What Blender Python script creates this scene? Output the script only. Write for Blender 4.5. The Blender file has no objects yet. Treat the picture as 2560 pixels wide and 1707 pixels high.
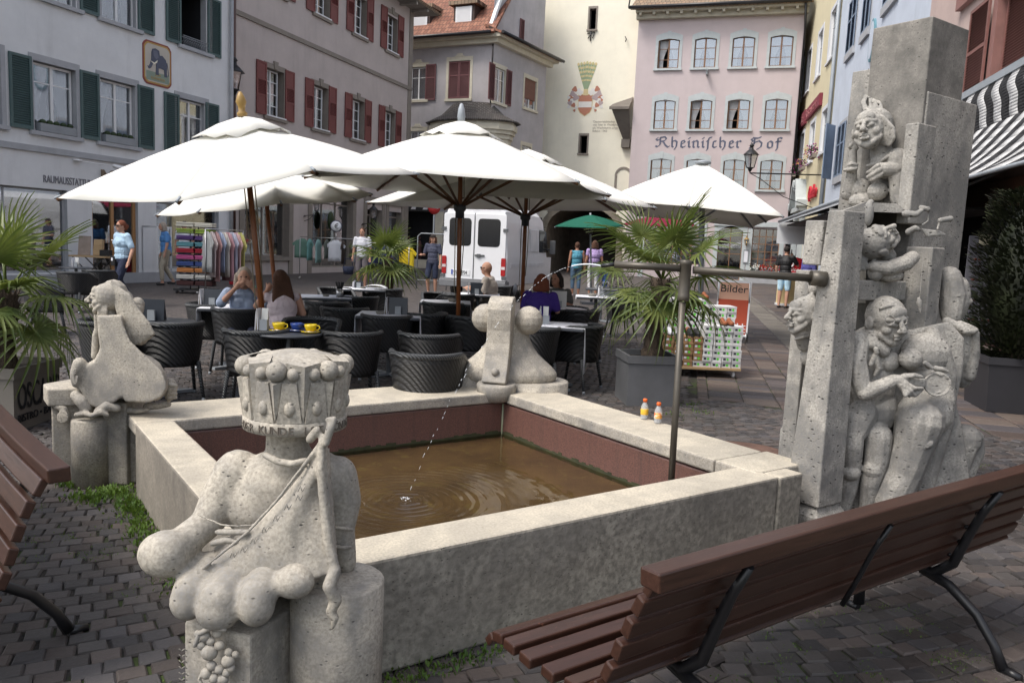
import bpy, bmesh, math, random
from mathutils import Vector as V, Matrix, noise
random.seed(7)
S = bpy.context.scene
COL = S.collection
R = math.radians
PI = math.pi
# ------------------------------------------------------------------ camera, sky, sun, exposure
F = 1972.0; EYE = 1.62; PITCH = R(7.0); ROLL = R(2.6)
f_ = V((0, math.cos(PITCH), -math.sin(PITCH))); r0 = V((1, 0, 0)); u0 = r0.cross(f_)
r_ = r0*math.cos(ROLL) + u0*math.sin(ROLL); u_ = u0*math.cos(ROLL) - r0*math.sin(ROLL)
EYEP = V((0, 0, EYE))
cam_d = bpy.data.cameras.new('camera'); cam = bpy.data.objects.new('camera', cam_d); COL.objects.link(cam)
cam_d.sensor_width = 36; cam_d.lens = F/2560*36; cam_d.clip_end = 500; cam_d.clip_start = .05
mw = Matrix((r_, u_, -f_)).transposed().to_4x4(); mw.translation = EYEP; cam.matrix_world = mw
S.camera = cam
SUN_AZ, SUN_EL = R(-122), R(56)
w = bpy.data.worlds.new('World'); S.world = w; w.use_nodes = True
nt = w.node_tree; sky = nt.nodes.new('ShaderNodeTexSky'); sky.sky_type = 'NISHITA'; sky.sun_disc = False
sky.sun_elevation = SUN_EL; sky.sun_rotation = SUN_AZ; sky.air_density = 1.0; sky.dust_density = 3.5; sky.ozone_density = 1.0
bg = nt.nodes['Background']; bg.inputs[1].default_value = .15; hsv = nt.nodes.new('ShaderNodeHueSaturation'); hsv.inputs['Saturation'].default_value = .5; nt.links.new(sky.outputs[0], hsv.inputs['Color']); nt.links.new(hsv.outputs[0], bg.inputs[0])   # thin high cloud: paler than a clear sky
sl = bpy.data.lights.new('sun', 'SUN'); sl.energy = 1.4; sl.angle = R(20); sl.color = (1, .94, .86)
so = bpy.data.objects.new('sun', sl); COL.objects.link(so); so.location = (-20, -20, 40)
sd = V((math.sin(SUN_AZ)*math.cos(SUN_EL), math.cos(SUN_AZ)*math.cos(SUN_EL), math.sin(SUN_EL)))
so.rotation_euler = (-sd).to_track_quat('-Z', 'Y').to_euler()
S.view_settings.view_transform = 'Standard'; S.view_settings.look = 'None'; S.view_settings.gamma = 1
S.view_settings.exposure = 0.8
S.cycles.max_bounces = 6; S.cycles.transparent_max_bounces = 12; S.cycles.caustics_reflective = False; S.cycles.caustics_refractive = False
# ------------------------------------------------------------------ surveying helpers (photo column/row -> world)
def ray(x, y): return f_ + r_*((x-1280)/F) - u_*((y-853.5)/F)
def W(x, y, z=0.):
    d = ray(x, y); return EYEP + d*((z-EYE)/d.z)
def D(x, y, Y):
    d = ray(x, y); return EYEP + d*(Y/d.y)
def at(x, Y, z):
    k = (x-1280)/F; q = V((0, Y, z-EYE)); X = (k*f_.dot(q) - r_.dot(q))/(r_.x - k*f_.x); return V((X, Y, z))
def zt(x, y, Y): return D(x, y, Y).z
# ------------------------------------------------------------------ materials
MC = {}
def rgb(c): return (c[0], c[1], c[2], 1)
class NT:
    def __init__(s, name):
        s.m = bpy.data.materials.new(name); s.m.use_nodes = True; s.t = s.m.node_tree; s.N = s.t.nodes
        s.b = s.N['Principled BSDF']; s.tc = s.N.new('ShaderNodeTexCoord').outputs['Object']
    def n(s, ty, ins=None, **kw):
        o = s.N.new('ShaderNode'+ty)
        for k, v in kw.items(): setattr(o, k, v)
        for k, v in (ins or {}).items(): s.set(o.inputs[k], v)
        return o
    def set(s, sock, v):
        if isinstance(v, bpy.types.NodeSocket): s.t.links.new(v, sock)
        else: sock.default_value = v
    def noise(s, sc, det=4, rough=.6, vec=None, dist=0):
        return s.n('TexNoise', {'Vector': vec or s.tc, 'Scale': sc, 'Detail': det, 'Roughness': rough, 'Distortion': dist}).outputs['Fac']
    def ramp(s, v, a, b, lo=0., hi=1.):
        return s.n('MapRange', {'Value': v, 'From Min': a, 'From Max': b, 'To Min': lo, 'To Max': hi}).outputs[0]
    def mix(s, f, a, b, mode='MIX'):
        o = s.N.new('ShaderNodeMix'); o.data_type = 'RGBA'; o.blend_type = mode
        s.set(o.inputs[0], f); s.set(o.inputs[6], rgb(a) if isinstance(a, tuple) else a); s.set(o.inputs[7], rgb(b) if isinstance(b, tuple) else b)
        return o.outputs[2]
    def math(s, op, a, b=0.):
        return s.n('Math', {0: a, 1: b}, operation=op).outputs[0]
    def scale(s, v, sc):
        return s.n('Mapping', {'Vector': v, 'Scale': sc}).outputs[0]
    def bump(s, h, st, dist=.01, nrm=None):
        i = {'Height': h, 'Strength': st, 'Distance': dist}
        if nrm: i['Normal'] = nrm
        return s.n('Bump', i).outputs[0]
    def fin(s, col, rough=.8, nrm=None, metal=0., spec=.5):
        s.set(s.b.inputs['Base Color'], rgb(col) if isinstance(col, tuple) else col); s.set(s.b.inputs['Roughness'], rough)
        s.set(s.b.inputs['Metallic'], metal); s.b.inputs['Specular IOR Level'].default_value = spec
        if nrm: s.set(s.b.inputs['Normal'], nrm)
        return s.m
def sc_(c, k): return tuple(min(1, x*k) for x in c)
def M(name, col, rough=.75, var=.12, sc=3., bs=60., bump=.15, metal=0., dist=.004, spec=.5, dirt=0.):
    if name in MC: return MC[name]
    t = NT(name); c = t.mix(t.ramp(t.noise(sc, 5), .3, .7), sc_(col, 1-var), sc_(col, 1+var))
    if dirt: c = t.mix(t.ramp(t.noise(sc*.35, 6, .7, t.scale(t.tc, (1, 1, .35))), .5, .75, 0, dirt), c, sc_(col, .45))
    MC[name] = t.fin(c, rough, t.bump(t.noise(bs, 3), bump, dist) if bump else None, metal, spec); return MC[name]
def stone(name, warm, grey, dark=.35, pits=.6, rough=.8, psc=38, mixlo=.42, mixhi=.6, grain=90, gb=.5, gmix=.6, pth=.3):
    t = NT(name)
    n1 = t.noise(2.2, 6, .65); n2 = t.noise(9, 5, .7); n3 = t.noise(grain, 3, .6)
    c = t.mix(t.ramp(t.math('ADD', t.math('MULTIPLY', n1, .65), t.math('MULTIPLY', n2, .35)), mixlo, mixhi), grey, warm)
    c = t.mix(t.ramp(n3, .38, .66, 0, gmix), c, sc_(warm, .5))
    vec = t.scale(t.tc, (1, 1, 1.7))
    vo = t.n('TexVoronoi', {'Vector': vec, 'Scale': psc, 'Randomness': 1.}).outputs['Distance']
    pm = t.ramp(t.noise(6, 3), .38, .56, 0, 1)
    pit = t.math('MULTIPLY', t.ramp(t.math('ADD', vo, t.math('MULTIPLY', t.noise(60, 2), .25)), .17, pth, 1, 0), pm)
    c = t.mix(t.math('MULTIPLY', pit, pits), c, sc_(grey, dark))
    st = t.ramp(t.noise(1.6, 7, .75, t.scale(t.tc, (1, 1, .5))), .52, .72, 0, .55)
    c = t.mix(st, c, sc_(grey, .55)); run = t.ramp(t.noise(5, 6, .75, t.scale(t.tc, (1.5, 1.5, .22))), .56, .74, 0, .5); c = t.mix(run, c, sc_(grey, .45))
    h = t.math('SUBTRACT', t.math('MULTIPLY', n3, .5), t.math('MULTIPLY', pit, .9))
    MC[name] = t.fin(c, rough, t.bump(h, gb, .006, t.bump(n2, .25, .01)), 0, .3); return MC[name]
# limestone of the fountain
stone('limestone', (.50, .455, .38), (.25, .24, .225), psc=30, pits=1., gmix=.75, dark=.28, mixlo=.38, mixhi=.56)
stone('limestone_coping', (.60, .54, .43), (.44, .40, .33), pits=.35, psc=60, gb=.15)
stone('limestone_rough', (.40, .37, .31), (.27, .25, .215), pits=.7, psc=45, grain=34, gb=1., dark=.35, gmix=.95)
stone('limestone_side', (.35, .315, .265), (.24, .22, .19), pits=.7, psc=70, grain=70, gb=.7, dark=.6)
stone('travertine', (.47, .445, .40), (.20, .197, .19), psc=22, pits=1., mixlo=.42, mixhi=.58, gb=.9, gmix=.85, dark=.18, pth=.36)
stone('travertine_dark', (.32, .30, .27), (.13, .125, .115), psc=26, pits=.95, mixlo=.44, mixhi=.62, gb=.5)
def granite():
    t = NT('red_granite'); sp = t.noise(220, 2, .7); v = t.n('TexVoronoi', {'Vector': t.tc, 'Scale': 130}).outputs['Distance']
    c = t.mix(t.ramp(sp, .35, .65), (.07, .034, .028), (.19, .095, .075)); c = t.mix(t.ramp(v, .0, .25, .6, 0), c, (.06, .05, .05))
    dr = t.ramp(t.noise(4, 5, .7, t.scale(t.tc, (6, 6, .3))), .5, .7, 0, .4); c = t.mix(dr, c, (.055, .04, .035))
    MC['granite'] = t.fin(c, .45, t.bump(sp, .1, .002))
granite()
def sett_mat():
    t = NT('porphyry_setts'); a = t.n('Attribute', attribute_name='tint').outputs['Color']
    n = t.noise(45, 4); c = t.mix(t.ramp(n, .3, .7), sc_((1, 1, 1), .8), (1, 1, 1)); c = t.mix(1., a, c, 'MULTIPLY')
    c = t.mix(t.ramp(t.noise(1.1, 5), .5, .75, 0, .35), c, (.05, .045, .04))
    MC['setts'] = t.fin(c, t.ramp(n, .3, .7, .5, .75), t.bump(t.noise(30, 5, .7), .45, .01), 0, .4)
sett_mat()
def ground_mat():
    t = NT('sett_joints'); n = t.noise(30, 5); c = t.mix(t.ramp(n, .3, .7), (.018, .016, .014), (.05, .044, .036))
    c = t.mix(t.ramp(t.noise(1.3, 5, .7), .5, .6), c, (.045, .065, .016)); MC['joints'] = t.fin(c, .95, t.bump(n, .5, .02))
ground_mat()
def far_sett():
    t = NT('far_setts'); tc = t.tc; p = t.n('SeparateXYZ', {0: tc}); 
    fr = t.math('SUBTRACT', t.math('FRACT', t.math('DIVIDE', p.outputs[0], 1.7)), .5)
    y2 = t.math('SUBTRACT', p.outputs[1], t.math('MULTIPLY', t.math('MULTIPLY', fr, fr), 1.5))
    v = t.n('CombineXYZ', {0: p.outputs[0], 1: y2}).outputs[0]
    v = t.n('VectorMath', {0: v, 1: t.n('VectorMath', {0: t.n('TexNoise', {'Vector': tc, 'Scale': 5.}).outputs['Color'], 1: (.05, .05, 0)}, operation='MULTIPLY').outputs[0]}, operation='ADD').outputs[0]
    b = t.n('TexBrick', {'Vector': v, 'Color1': (.052, .045, .043, 1), 'Color2': (.115, .098, .09, 1), 'Mortar': (.022, .019, .017, 1), 'Scale': 1., 'Mortar Size': .008, 'Mortar Smooth': .3, 'Bias': 0., 'Brick Width': .115, 'Row Height': .1})
    c = t.mix(t.ramp(t.noise(.35, 5), .4, .7, 0, .5), b.outputs[0], (.09, .08, .075))
    MC['farsett'] = t.fin(c, .65, t.bump(b.outputs['Fac'], -.4, .01), 0, .4)
far_sett()
def plaster(name, col, bump=.25, bs=90, var=.08, dirt=.4):
    t = NT(name); c = t.mix(t.ramp(t.noise(.9, 6, .65), .3, .7), sc_(col, 1-var), sc_(col, 1+var))
    st = t.ramp(t.noise(1.2, 6, .7, t.scale(t.tc, (1.6, 1.6, .25))), .52, .8, 0, dirt); c = t.mix(st, c, sc_(col, .6))
    MC[name] = t.fin(c, .92, t.bump(t.noise(bs, 3), bump, .01), 0, .2)
plaster('white_plaster', (.68, .69, .70)); plaster('beige_plaster', (.50, .44, .415)); plaster('grey_plaster', (.44, .42, .43), .8, 26, .12)
plaster('cream_plaster', (.84, .80, .665), .3, 40, .05, .2); plaster('pink_plaster', (.52, .45, .455), .25, 60, .05, .15)
plaster('yellow_plaster', (.62, .56, .39), .8, 20, .06, .12); plaster('blue_plaster', (.50, .55, .63)); plaster('rose_plaster', (.46, .36, .33))
def tiles(name, c1, c2, sx=.22, sy=.3):
    t = NT(name); b = t.n('TexBrick', {'Vector': t.tc, 'Color1': rgb(c1), 'Color2': rgb(c2), 'Mortar': (.03, .02, .015, 1), 'Scale': 1., 'Mortar Size': .02, 'Mortar Smooth': .6, 'Brick Width': sx, 'Row Height': sy})
    c = t.mix(t.ramp(t.noise(3, 5), .45, .7, 0, .6), b.outputs[0], sc_(c1, .4)); MC[name] = t.fin(c, .8, t.bump(b.outputs['Fac'], -.8, .05))
tiles('red_tiles', (.19, .07, .042), (.29, .13, .08)); tiles('brown_tiles', (.30, .20, .13), (.22, .17, .12)); tiles('slate_tiles', (.075, .07, .068), (.14, .13, .12), .12, .1)
def glassm(name='window_glass', k=.72):
    t = NT(name); tr = t.n('BsdfTransparent', {'Color': (.80, .82, .83, 1)}); gl = t.n('BsdfGlossy', {'Roughness': .03, 'Color': (.85, .87, .9, 1)})
    mx = t.n('MixShader', {0: 1-k, 1: tr.outputs[0], 2: gl.outputs[0]}); t.t.links.new(mx.outputs[0], t.N['Material Output'].inputs[0]); MC[name] = t.m
glassm(); glassm('clear_glass', .85)
def cloth2(name, col, tl=.25, rough=.9, bump=.2):
    t = NT(name); c = t.mix(t.ramp(t.noise(2, 5), .3, .7), sc_(col, .95), sc_(col, 1.03))
    d = t.n('BsdfDiffuse', {'Color': c, 'Roughness': .4, 'Normal': t.bump(t.noise(7, 4), bump, .01)}); l = t.n('BsdfTranslucent', {'Color': c})
    mx = t.n('MixShader', {0: tl, 1: d.outputs[0], 2: l.outputs[0]}); t.t.links.new(mx.outputs[0], t.N['Material Output'].inputs[0]); MC[name] = t.m
cloth2('canopy_cloth', (.86, .85, .80), .13); cloth2('curtain', (.66, .67, .69), .3); cloth2('green_cloth', (.03, .13, .09), .1); cloth2('red_cloth', (.20, .03, .055), .1)
def leafm(name, c1, c2):
    t = NT(name); c = t.mix(t.ramp(t.noise(3, 3), .35, .65), c1, c2)
    l = t.n('BsdfTranslucent', {'Color': t.mix(.5, c, (.22, .3, .04))}); t.fin(c, .45)
    mx = t.n('MixShader', {0: .25, 1: t.b.outputs[0], 2: l.outputs[0]}); t.t.links.new(mx.outputs[0], t.N['Material Output'].inputs[0]); MC[name] = t.m
leafm('palm_leaf', (.05, .09, .02), (.16, .19, .05)); leafm('weed_leaf', (.05, .11, .015), (.12, .2, .03)); M('thuja_leaf', (.014, .019, .005), .6, .75, 5, bump=0); leafm('box_leaf', (.012, .03, .01), (.03, .06, .015))
def rattan():
    t = NT('woven_rattan'); w1 = t.n('TexWave', {'Vector': t.tc, 'Scale': 14., 'Distortion': .5}, wave_type='BANDS', bands_direction='DIAGONAL').outputs['Fac']
    w2 = t.n('TexWave', {'Vector': t.scale(t.tc, (1, 1, -1)), 'Scale': 30.}, wave_type='BANDS', bands_direction='Z').outputs['Fac']
    h = t.math('MULTIPLY', w1, w2); c = t.mix(h, (.004, .004, .0045), (.028, .029, .031)); MC['rattan'] = t.fin(c, .42, t.bump(h, .8, .01))
    t = NT('braided_rim'); w1 = t.n('TexWave', {'Vector': t.tc, 'Scale': 22., 'Distortion': 1.}, wave_type='BANDS', bands_direction='DIAGONAL').outputs['Fac']
    MC['braid'] = t.fin(t.mix(w1, (.008, .009, .010), (.07, .075, .08)), .4, t.bump(w1, .7, .01))
rattan()
def woodm(name, a, b, rough=.5, sc=(2, 25, 25), bump=.15):
    t = NT(name); n = t.noise(2.5, 6, .65, t.scale(t.tc, sc)); c = t.mix(t.ramp(n, .3, .7), a, b)
    c = t.mix(t.ramp(t.noise(18, 4), .64, .74, 0, .3), c, sc_(b, 1.7)); c = t.mix(t.ramp(t.noise(55, 2), .70, .74, 0, .6), c, sc_(b, 3.)); MC[name] = t.fin(c, rough, t.bump(n, bump, .004))
woodm('bench_paint', (.031, .0125, .008), (.058, .0255, .0165), .36); woodm('pole_wood', (.16, .05, .015), (.26, .09, .03), .4, (25, 25, 1.5))
woodm('rib_wood', (.10, .045, .02), (.17, .08, .035), .5); woodm('pale_wood', (.36, .24, .12), (.48, .34, .19), .6); woodm('brown_frame', (.17, .085, .04), (.23, .12, .06), .5); woodm('door_wood', (.34, .17, .07), (.44, .24, .1), .5)
def woodtrunk():
    t = NT('palm_trunk_fibre'); n = t.noise(14, 6, .7, t.scale(t.tc, (2, 2, .35)), 1.5); n2 = t.noise(70, 3, .7, t.scale(t.tc, (1, 1, .2)))
    c = t.mix(t.ramp(t.math('ADD', t.math('MULTIPLY', n, .6), t.math('MULTIPLY', n2, .4)), .35, .65), (.035, .024, .017), (.17, .125, .09)); MC['trunk'] = t.fin(c, .95, t.bump(n2, 1., .02, t.bump(n, .8, .03)))
woodtrunk()
def waterm():
    t = NT('basin_water'); tc = t.tc
    nr = t.bump(t.noise(7, 3), .12, .01)
    tr = t.n('BsdfTransparent', {'Color': (.93, .86, .68, 1)}); gl = t.n('BsdfGlossy', {'Roughness': .02, 'Normal': nr, 'Color': (.9, .9, .9, 1)})
    fz = t.n('Fresnel', {'IOR': 1.33, 'Normal': nr}).outputs[0]
    mx = t.n('MixShader', {0: t.ramp(fz, 0, 1, .03, 1.0), 1: tr.outputs[0], 2: gl.outputs[0]}); t.t.links.new(mx.outputs[0], t.N['Material Output'].inputs[0]); MC['water'] = t.m
    t = NT('basin_floor'); n = t.noise(2.2, 6, .65); c = t.mix(t.ramp(n, .35, .65), (.050, .031, .020), (.105, .070, .038))
    c = t.mix(t.ramp(t.noise(9, 5, .7, None, 1.), .55, .7, 0, .6), c, (.15, .13, .05)); MC['floor'] = t.fin(c, .8)
waterm()
for a in [('black_iron', (.012, .012, .014), .35, .1), ('steel_pipe', (.085, .075, .06), .42, .3), ('zinc', (.25, .27, .29), .45, .12), ('gutter_brown', (.09, .045, .035), .4, .1), ('gutter_grey', (.28, .31, .34), .45, .1),
          ('shutter_green', (.06, .105, .105), .55, .1), ('shutter_red', (.17, .045, .042), .6, .1), ('shutter_wine', (.15, .06, .065), .6, .1), ('shutter_blue', (.17, .22, .30), .6, .1), ('shutter_rose', (.19, .085, .072), .6, .1),
          ('white_paint', (.74, .75, .76), .45, .04), ('stone_grey', (.36, .37, .39), .85, .1), ('stone_brown', (.24, .21, .18), .85, .1), ('stone_cream', (.60, .56, .45), .85, .08), ('stone_pale', (.45, .49, .50), .85, .08),
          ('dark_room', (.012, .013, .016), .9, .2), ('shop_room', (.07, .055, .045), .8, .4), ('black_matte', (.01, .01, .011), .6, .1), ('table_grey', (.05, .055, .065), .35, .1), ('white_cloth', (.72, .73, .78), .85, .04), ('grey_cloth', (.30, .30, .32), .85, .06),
          ('planter_zinc', (.17, .175, .185), .5, .15), ('taupe_planter', (.16, .145, .125), .55, .08), ('soil', (.03, .022, .015), .95, .3), ('van_white', (.74, .75, .77), .3, .03), ('van_grey', (.09, .095, .1), .55, .05), ('van_glass', (.012, .014, .018), .06, .1),
          ('rubber', (.015, .015, .016), .8, .1), ('skin', (.48, .27, .19), .55, .06), ('skin_tan', (.36, .18, .115), .55, .06), ('silver', (.5, .5, .5), .3, .05), ('brass', (.32, .2, .06), .4, .1), ('moss', (.06, .09, .02), .9, .3)]:
    M(a[0], a[1], a[2], a[3], bump=0 if a[0] in ('van_glass', 'van_white', 'silver') else .12, metal=1. if a[0] in ('silver',) else .35 if a[0] == 'steel_pipe' else 0., spec=.25 if a[0] == 'skin' else .5)
MC['planter_zinc'].node_tree.nodes['Principled BSDF'].inputs['Metallic'].default_value = .45
def C_(name, col, rough=.8, bump=.1): return M(name, col, rough, .06, bump=bump)
def emis(name, col, st):
    t = NT(name); t.b.inputs['Emission Color'].default_value = rgb(col); t.b.inputs['Emission Strength'].default_value = st; MC[name] = t.fin(col, .5); return t.m
emis('lamp_glow', (1., .62, .25), 2.2)
def mm(x): return MC[x] if isinstance(x, str) else x
# ------------------------------------------------------------------ mesh building
def tag(o, label=None, cat=None, group=None, kind=None):
    if label: o['label'] = label
    if cat: o['category'] = cat
    if group: o['group'] = group
    if kind: o['kind'] = kind
    return o
def thing(name, label, cat, loc=(0, 0, 0), rz=0., group=None):
    o = bpy.data.objects.new(name, None); COL.objects.link(o); o.location = loc; o.rotation_euler = (0, 0, rz); o.empty_display_size = .1
    return tag(o, label, cat, group)
def kids(o): return [c for c in ALL if c.parent == o] if False else list(o.children)
def copy_tree(o, parent=None, loc=None, rz=None, label=None, group=None):
    c = o.copy(); COL.objects.link(c); c.parent = parent
    if loc is not None: c.location = loc
    if rz is not None: c.rotation_euler = (0, 0, rz)
    if label: c['label'] = label
    if group: c['group'] = group
    for ch in list(o.children): copy_tree(ch, c)
    return c
class MB:
    def __init__(s, off=(0, 0, 0)): s.v = []; s.f = []; s.m = []; s.sm = []; s.off = V(off); s.X = None
    def add(s, vs, fs, m=0, sm=False):
        b = len(s.v)
        for p in vs:
            p = V(p)
            if s.X: p = s.X @ p
            s.v.append(p)
        for q in fs: s.f.append(tuple(i+b for i in q)); s.m.append(m); s.sm.append(sm)
        return s
    def quad(s, a, b, c, d, m=0): return s.add([a, b, c, d], [(0, 1, 2, 3)], m)
    def box(s, x0, x1, y0, y1, z0, z1, m=0, X=None):
        vs = [(x0, y0, z0), (x1, y0, z0), (x1, y1, z0), (x0, y1, z0), (x0, y0, z1), (x1, y0, z1), (x1, y1, z1), (x0, y1, z1)]
        if X: vs = [X @ V(p) for p in vs]
        return s.add(vs, [(0, 3, 2, 1), (4, 5, 6, 7), (0, 1, 5, 4), (1, 2, 6, 5), (2, 3, 7, 6), (3, 0, 4, 7)], m)
    def cb(s, c, d, m=0, rz=0., rx=0.): # centred box
        X = Matrix.Translation(c) @ Matrix.Rotation(rz, 4, 'Z') @ Matrix.Rotation(rx, 4, 'X'); a, b, h = (k/2 for k in d)
        return s.box(-a, a, -b, b, -h, h, m, X)
    def tube(s, pts, r, n=8, m=0, flat=1., sm=True):
        pts = [V(p) for p in pts]; rs = r if isinstance(r, (list, tuple)) else [r]*len(pts); vs = []; fs = []; L = len(pts); a0 = None
        for i, p in enumerate(pts):
            t = (pts[min(i+1, L-1)] - pts[max(i-1, 0)]).normalized()
            if a0 is None: a0 = t.cross(V((0, 0, 1))) if abs(t.z) < .95 else V((1, 0, 0))
            a0 = (a0 - t*a0.dot(t)).normalized(); b0 = t.cross(a0)
            for k in range(n):
                an = 2*PI*k/n; vs.append(p + a0*math.cos(an)*rs[i] + b0*math.sin(an)*rs[i]*flat)
        for i in range(L-1):
            for k in range(n): fs.append((i*n+k, i*n+(k+1) % n, (i+1)*n+(k+1) % n, (i+1)*n+k))
        s.add(vs, fs, m, sm); b = len(s.v)-len(vs)
        s.f += [tuple(b+k for k in range(n))[::-1], tuple(b+(L-1)*n+k for k in range(n))]; s.m += [m, m]; s.sm += [False, False]
        return s
    def lathe(s, prof, c=(0, 0, 0), n=16, m=0, sy=1., sm=True):
        c = V(c); vs = []; fs = []
        for r, z in prof:
            for k in range(n): a = 2*PI*k/n; vs.append(c + V((r*math.cos(a), r*math.sin(a)*sy, z)))
        L = len(prof)
        for i in range(L-1):
            for k in range(n): fs.append((i*n+k, i*n+(k+1) % n, (i+1)*n+(k+1) % n, (i+1)*n+k))
        s.add(vs, fs, m, sm); b = len(s.v)-len(vs)
        s.f += [tuple(b+k for k in range(n))[::-1], tuple(b+(L-1)*n+k for k in range(n))]; s.m += [m, m]; s.sm += [False, False]
        return s
    def prism(s, poly, y0, y1, m=0): # polygon in x,z extruded along y
        n = len(poly); vs = [(x, y0, z) for x, z in poly] + [(x, y1, z) for x, z in poly]
        return s.add(vs, [tuple(range(n)), tuple(range(2*n-1, n-1, -1))] + [(i, i+n, (i+1) % n+n, (i+1) % n) for i in range(n)], m)
    def slab(s, poly, z0, z1, m=0): # polygon in x,y extruded along z
        n = len(poly); vs = [(p[0], p[1], z0) for p in poly] + [(p[0], p[1], z1) for p in poly]
        return s.add(vs, [tuple(range(n))[::-1], tuple(range(n, 2*n))] + [(i, (i+1) % n, (i+1) % n+n, i+n) for i in range(n)], m)
    def extr(s, poly, d, m=0): # planar 3d polygon extruded along vector d
        n = len(poly); d = V(d); vs = [V(p) for p in poly] + [V(p)+d for p in poly]
        return s.add(vs, [tuple(range(n)), tuple(range(2*n-1, n-1, -1))] + [(i, i+n, (i+1) % n+n, (i+1) % n) for i in range(n)], m)
    def ball(s, c, r, n=20, m=0, rot=None):
        if isinstance(r, (int, float)): r = (r, r, r)
        X = Matrix.Translation(c) @ (rot.to_4x4() if rot else Matrix.Identity(4)); vs = [X @ V((0, 0, -r[2]))]; h = n//2
        for i in range(1, h):
            a = -PI/2+PI*i/h
            for k in range(n): b = 2*PI*k/n; vs.append(X @ V((r[0]*math.cos(a)*math.cos(b), r[1]*math.cos(a)*math.sin(b), r[2]*math.sin(a))))
        vs.append(X @ V((0, 0, r[2]))); fs = [(0, 1+(k+1) % n, 1+k) for k in range(n)]
        for i in range(h-2):
            for k in range(n): fs.append((1+i*n+k, 1+i*n+(k+1) % n, 1+(i+1)*n+(k+1) % n, 1+(i+1)*n+k))
        t = len(vs)-1; o = 1+(h-2)*n; fs += [(o+k, o+(k+1) % n, t) for k in range(n)]
        return s.add(vs, fs, m, True)
    def cap(s, p, q, a, b=None, n=16): # tapered capsule
        p = V(p); q = V(q); b = a if b is None else b; d = (q-p); L = d.length
        if L < 1e-5: return s.ball(p, max(a, b), n)
        d /= L; pts = [p-d*a*.98, p-d*a*.8, p-d*a*.45, p, q, q+d*b*.45, q+d*b*.8, q+d*b*.98]
        return s.tube(pts, [a*.15, a*.6, a*.89, a, b, b*.89, b*.6, b*.15], n)
    def chain(s, pts, rs, n=16):
        for i in range(len(pts)-1): s.cap(pts[i], pts[i+1], rs[i], rs[i+1], n)
        return s
    def build(s, name, mats, parent=None, bevel=0., smooth=None, loc=None, label=None, voxel=0, relax=4, solid=0., orig=None):
        if not s.f: return None
        off = V(orig) if orig is not None else s.off
        me = bpy.data.meshes.new(name); me.from_pydata([v-off for v in s.v], [], s.f)
        mats = mats if isinstance(mats, (list, tuple)) else [mats]
        for m in mats: me.materials.append(mm(m))
        me.polygons.foreach_set('material_index', s.m); me.polygons.foreach_set('use_smooth', [bool(x) if smooth is None else smooth for x in s.sm]); me.update()
        o = bpy.data.objects.new(name, me); COL.objects.link(o)
        if voxel:
            k = o.modifiers.new('r', 'REMESH'); k.mode = 'VOXEL'; k.voxel_size = voxel; k.use_smooth_shade = True
            if relax: k = o.modifiers.new('s', 'SMOOTH'); k.factor = .5; k.iterations = relax
            bake(o)
        if bevel:
            k = o.modifiers.new('b', 'BEVEL'); k.width = bevel; k.segments = 2; k.limit_method = 'ANGLE'; k.angle_limit = R(40)
        if solid: k = o.modifiers.new('t', 'SOLIDIFY'); k.thickness = solid
        if parent: o.parent = parent
        if loc is not None: o.location = loc
        elif orig is not None: o.location = off - (s.off if parent else V((0, 0, 0)))
        if label: o['label'] = label
        return o
def bake(o):
    dg = bpy.context.evaluated_depsgraph_get(); me = bpy.data.meshes.new_from_object(o.evaluated_get(dg)); old = o.data; o.modifiers.clear(); o.data = me; me.name = o.name
    me.polygons.foreach_set('use_smooth', [True]*len(me.polygons)); bpy.data.meshes.remove(old)
def text(name, body, size, mat, parent, loc, rot=(PI/2, 0, 0), depth=.01, sx=1., align='LEFT', offset=0., shear=0., space=1.):
    cu = bpy.data.curves.new(name, 'FONT'); cu.body = body; cu.size = size; cu.extrude = depth; cu.align_x = align; cu.offset = offset; cu.shear = shear; cu.space_character = space
    o = bpy.data.objects.new(name, cu); COL.objects.link(o); dg = bpy.context.evaluated_depsgraph_get()
    me = bpy.data.meshes.new_from_object(o.evaluated_get(dg)); bpy.data.objects.remove(o); bpy.data.curves.remove(cu)
    o = bpy.data.objects.new(name, me); COL.objects.link(o); me.materials.clear(); me.materials.append(mm(mat)); o.parent = parent; o.location = loc; o.rotation_euler = rot; o.scale = (sx, 1, 1); return o
# ------------------------------------------------------------------ ground
A_ = V((math.sin(R(55)), math.cos(R(55)), 0)); B_ = V((-A_.y, A_.x, 0))          # the two directions of the square basin
def AB(a, b, z=0.): return A_*a + B_*b + V((0, 0, z))
SD = V((math.sin(R(12.5)), math.cos(R(12.5)), 0)); SNm = V((SD.y, -SD.x, 0))       # direction of the street on the right
edge0 = W(1722, 924); 
def slabside(p): # >0 inside the slab paving of the street
    q = p - edge0; s = q.dot(SNm); t = q.dot(SD); return s > 0 and t > -2.2 - .25*s + .12*math.sin(s*3)
m = MB(); m.quad((-60, -25, -.013), (70, -25, -.013), (70, 90, -.013), (-60, 90, -.013)); tag(m.build('ground', 'joints'), kind='structure')
m = MB(); m.add([(-40, 13.5, -.004), (30, 13.5, -.004), (40, 80, -.004), (-40, 80, -.004)], [(0, 1, 2, 3)]); tag(m.build('cobbled_square', 'farsett'), kind='structure')
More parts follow.
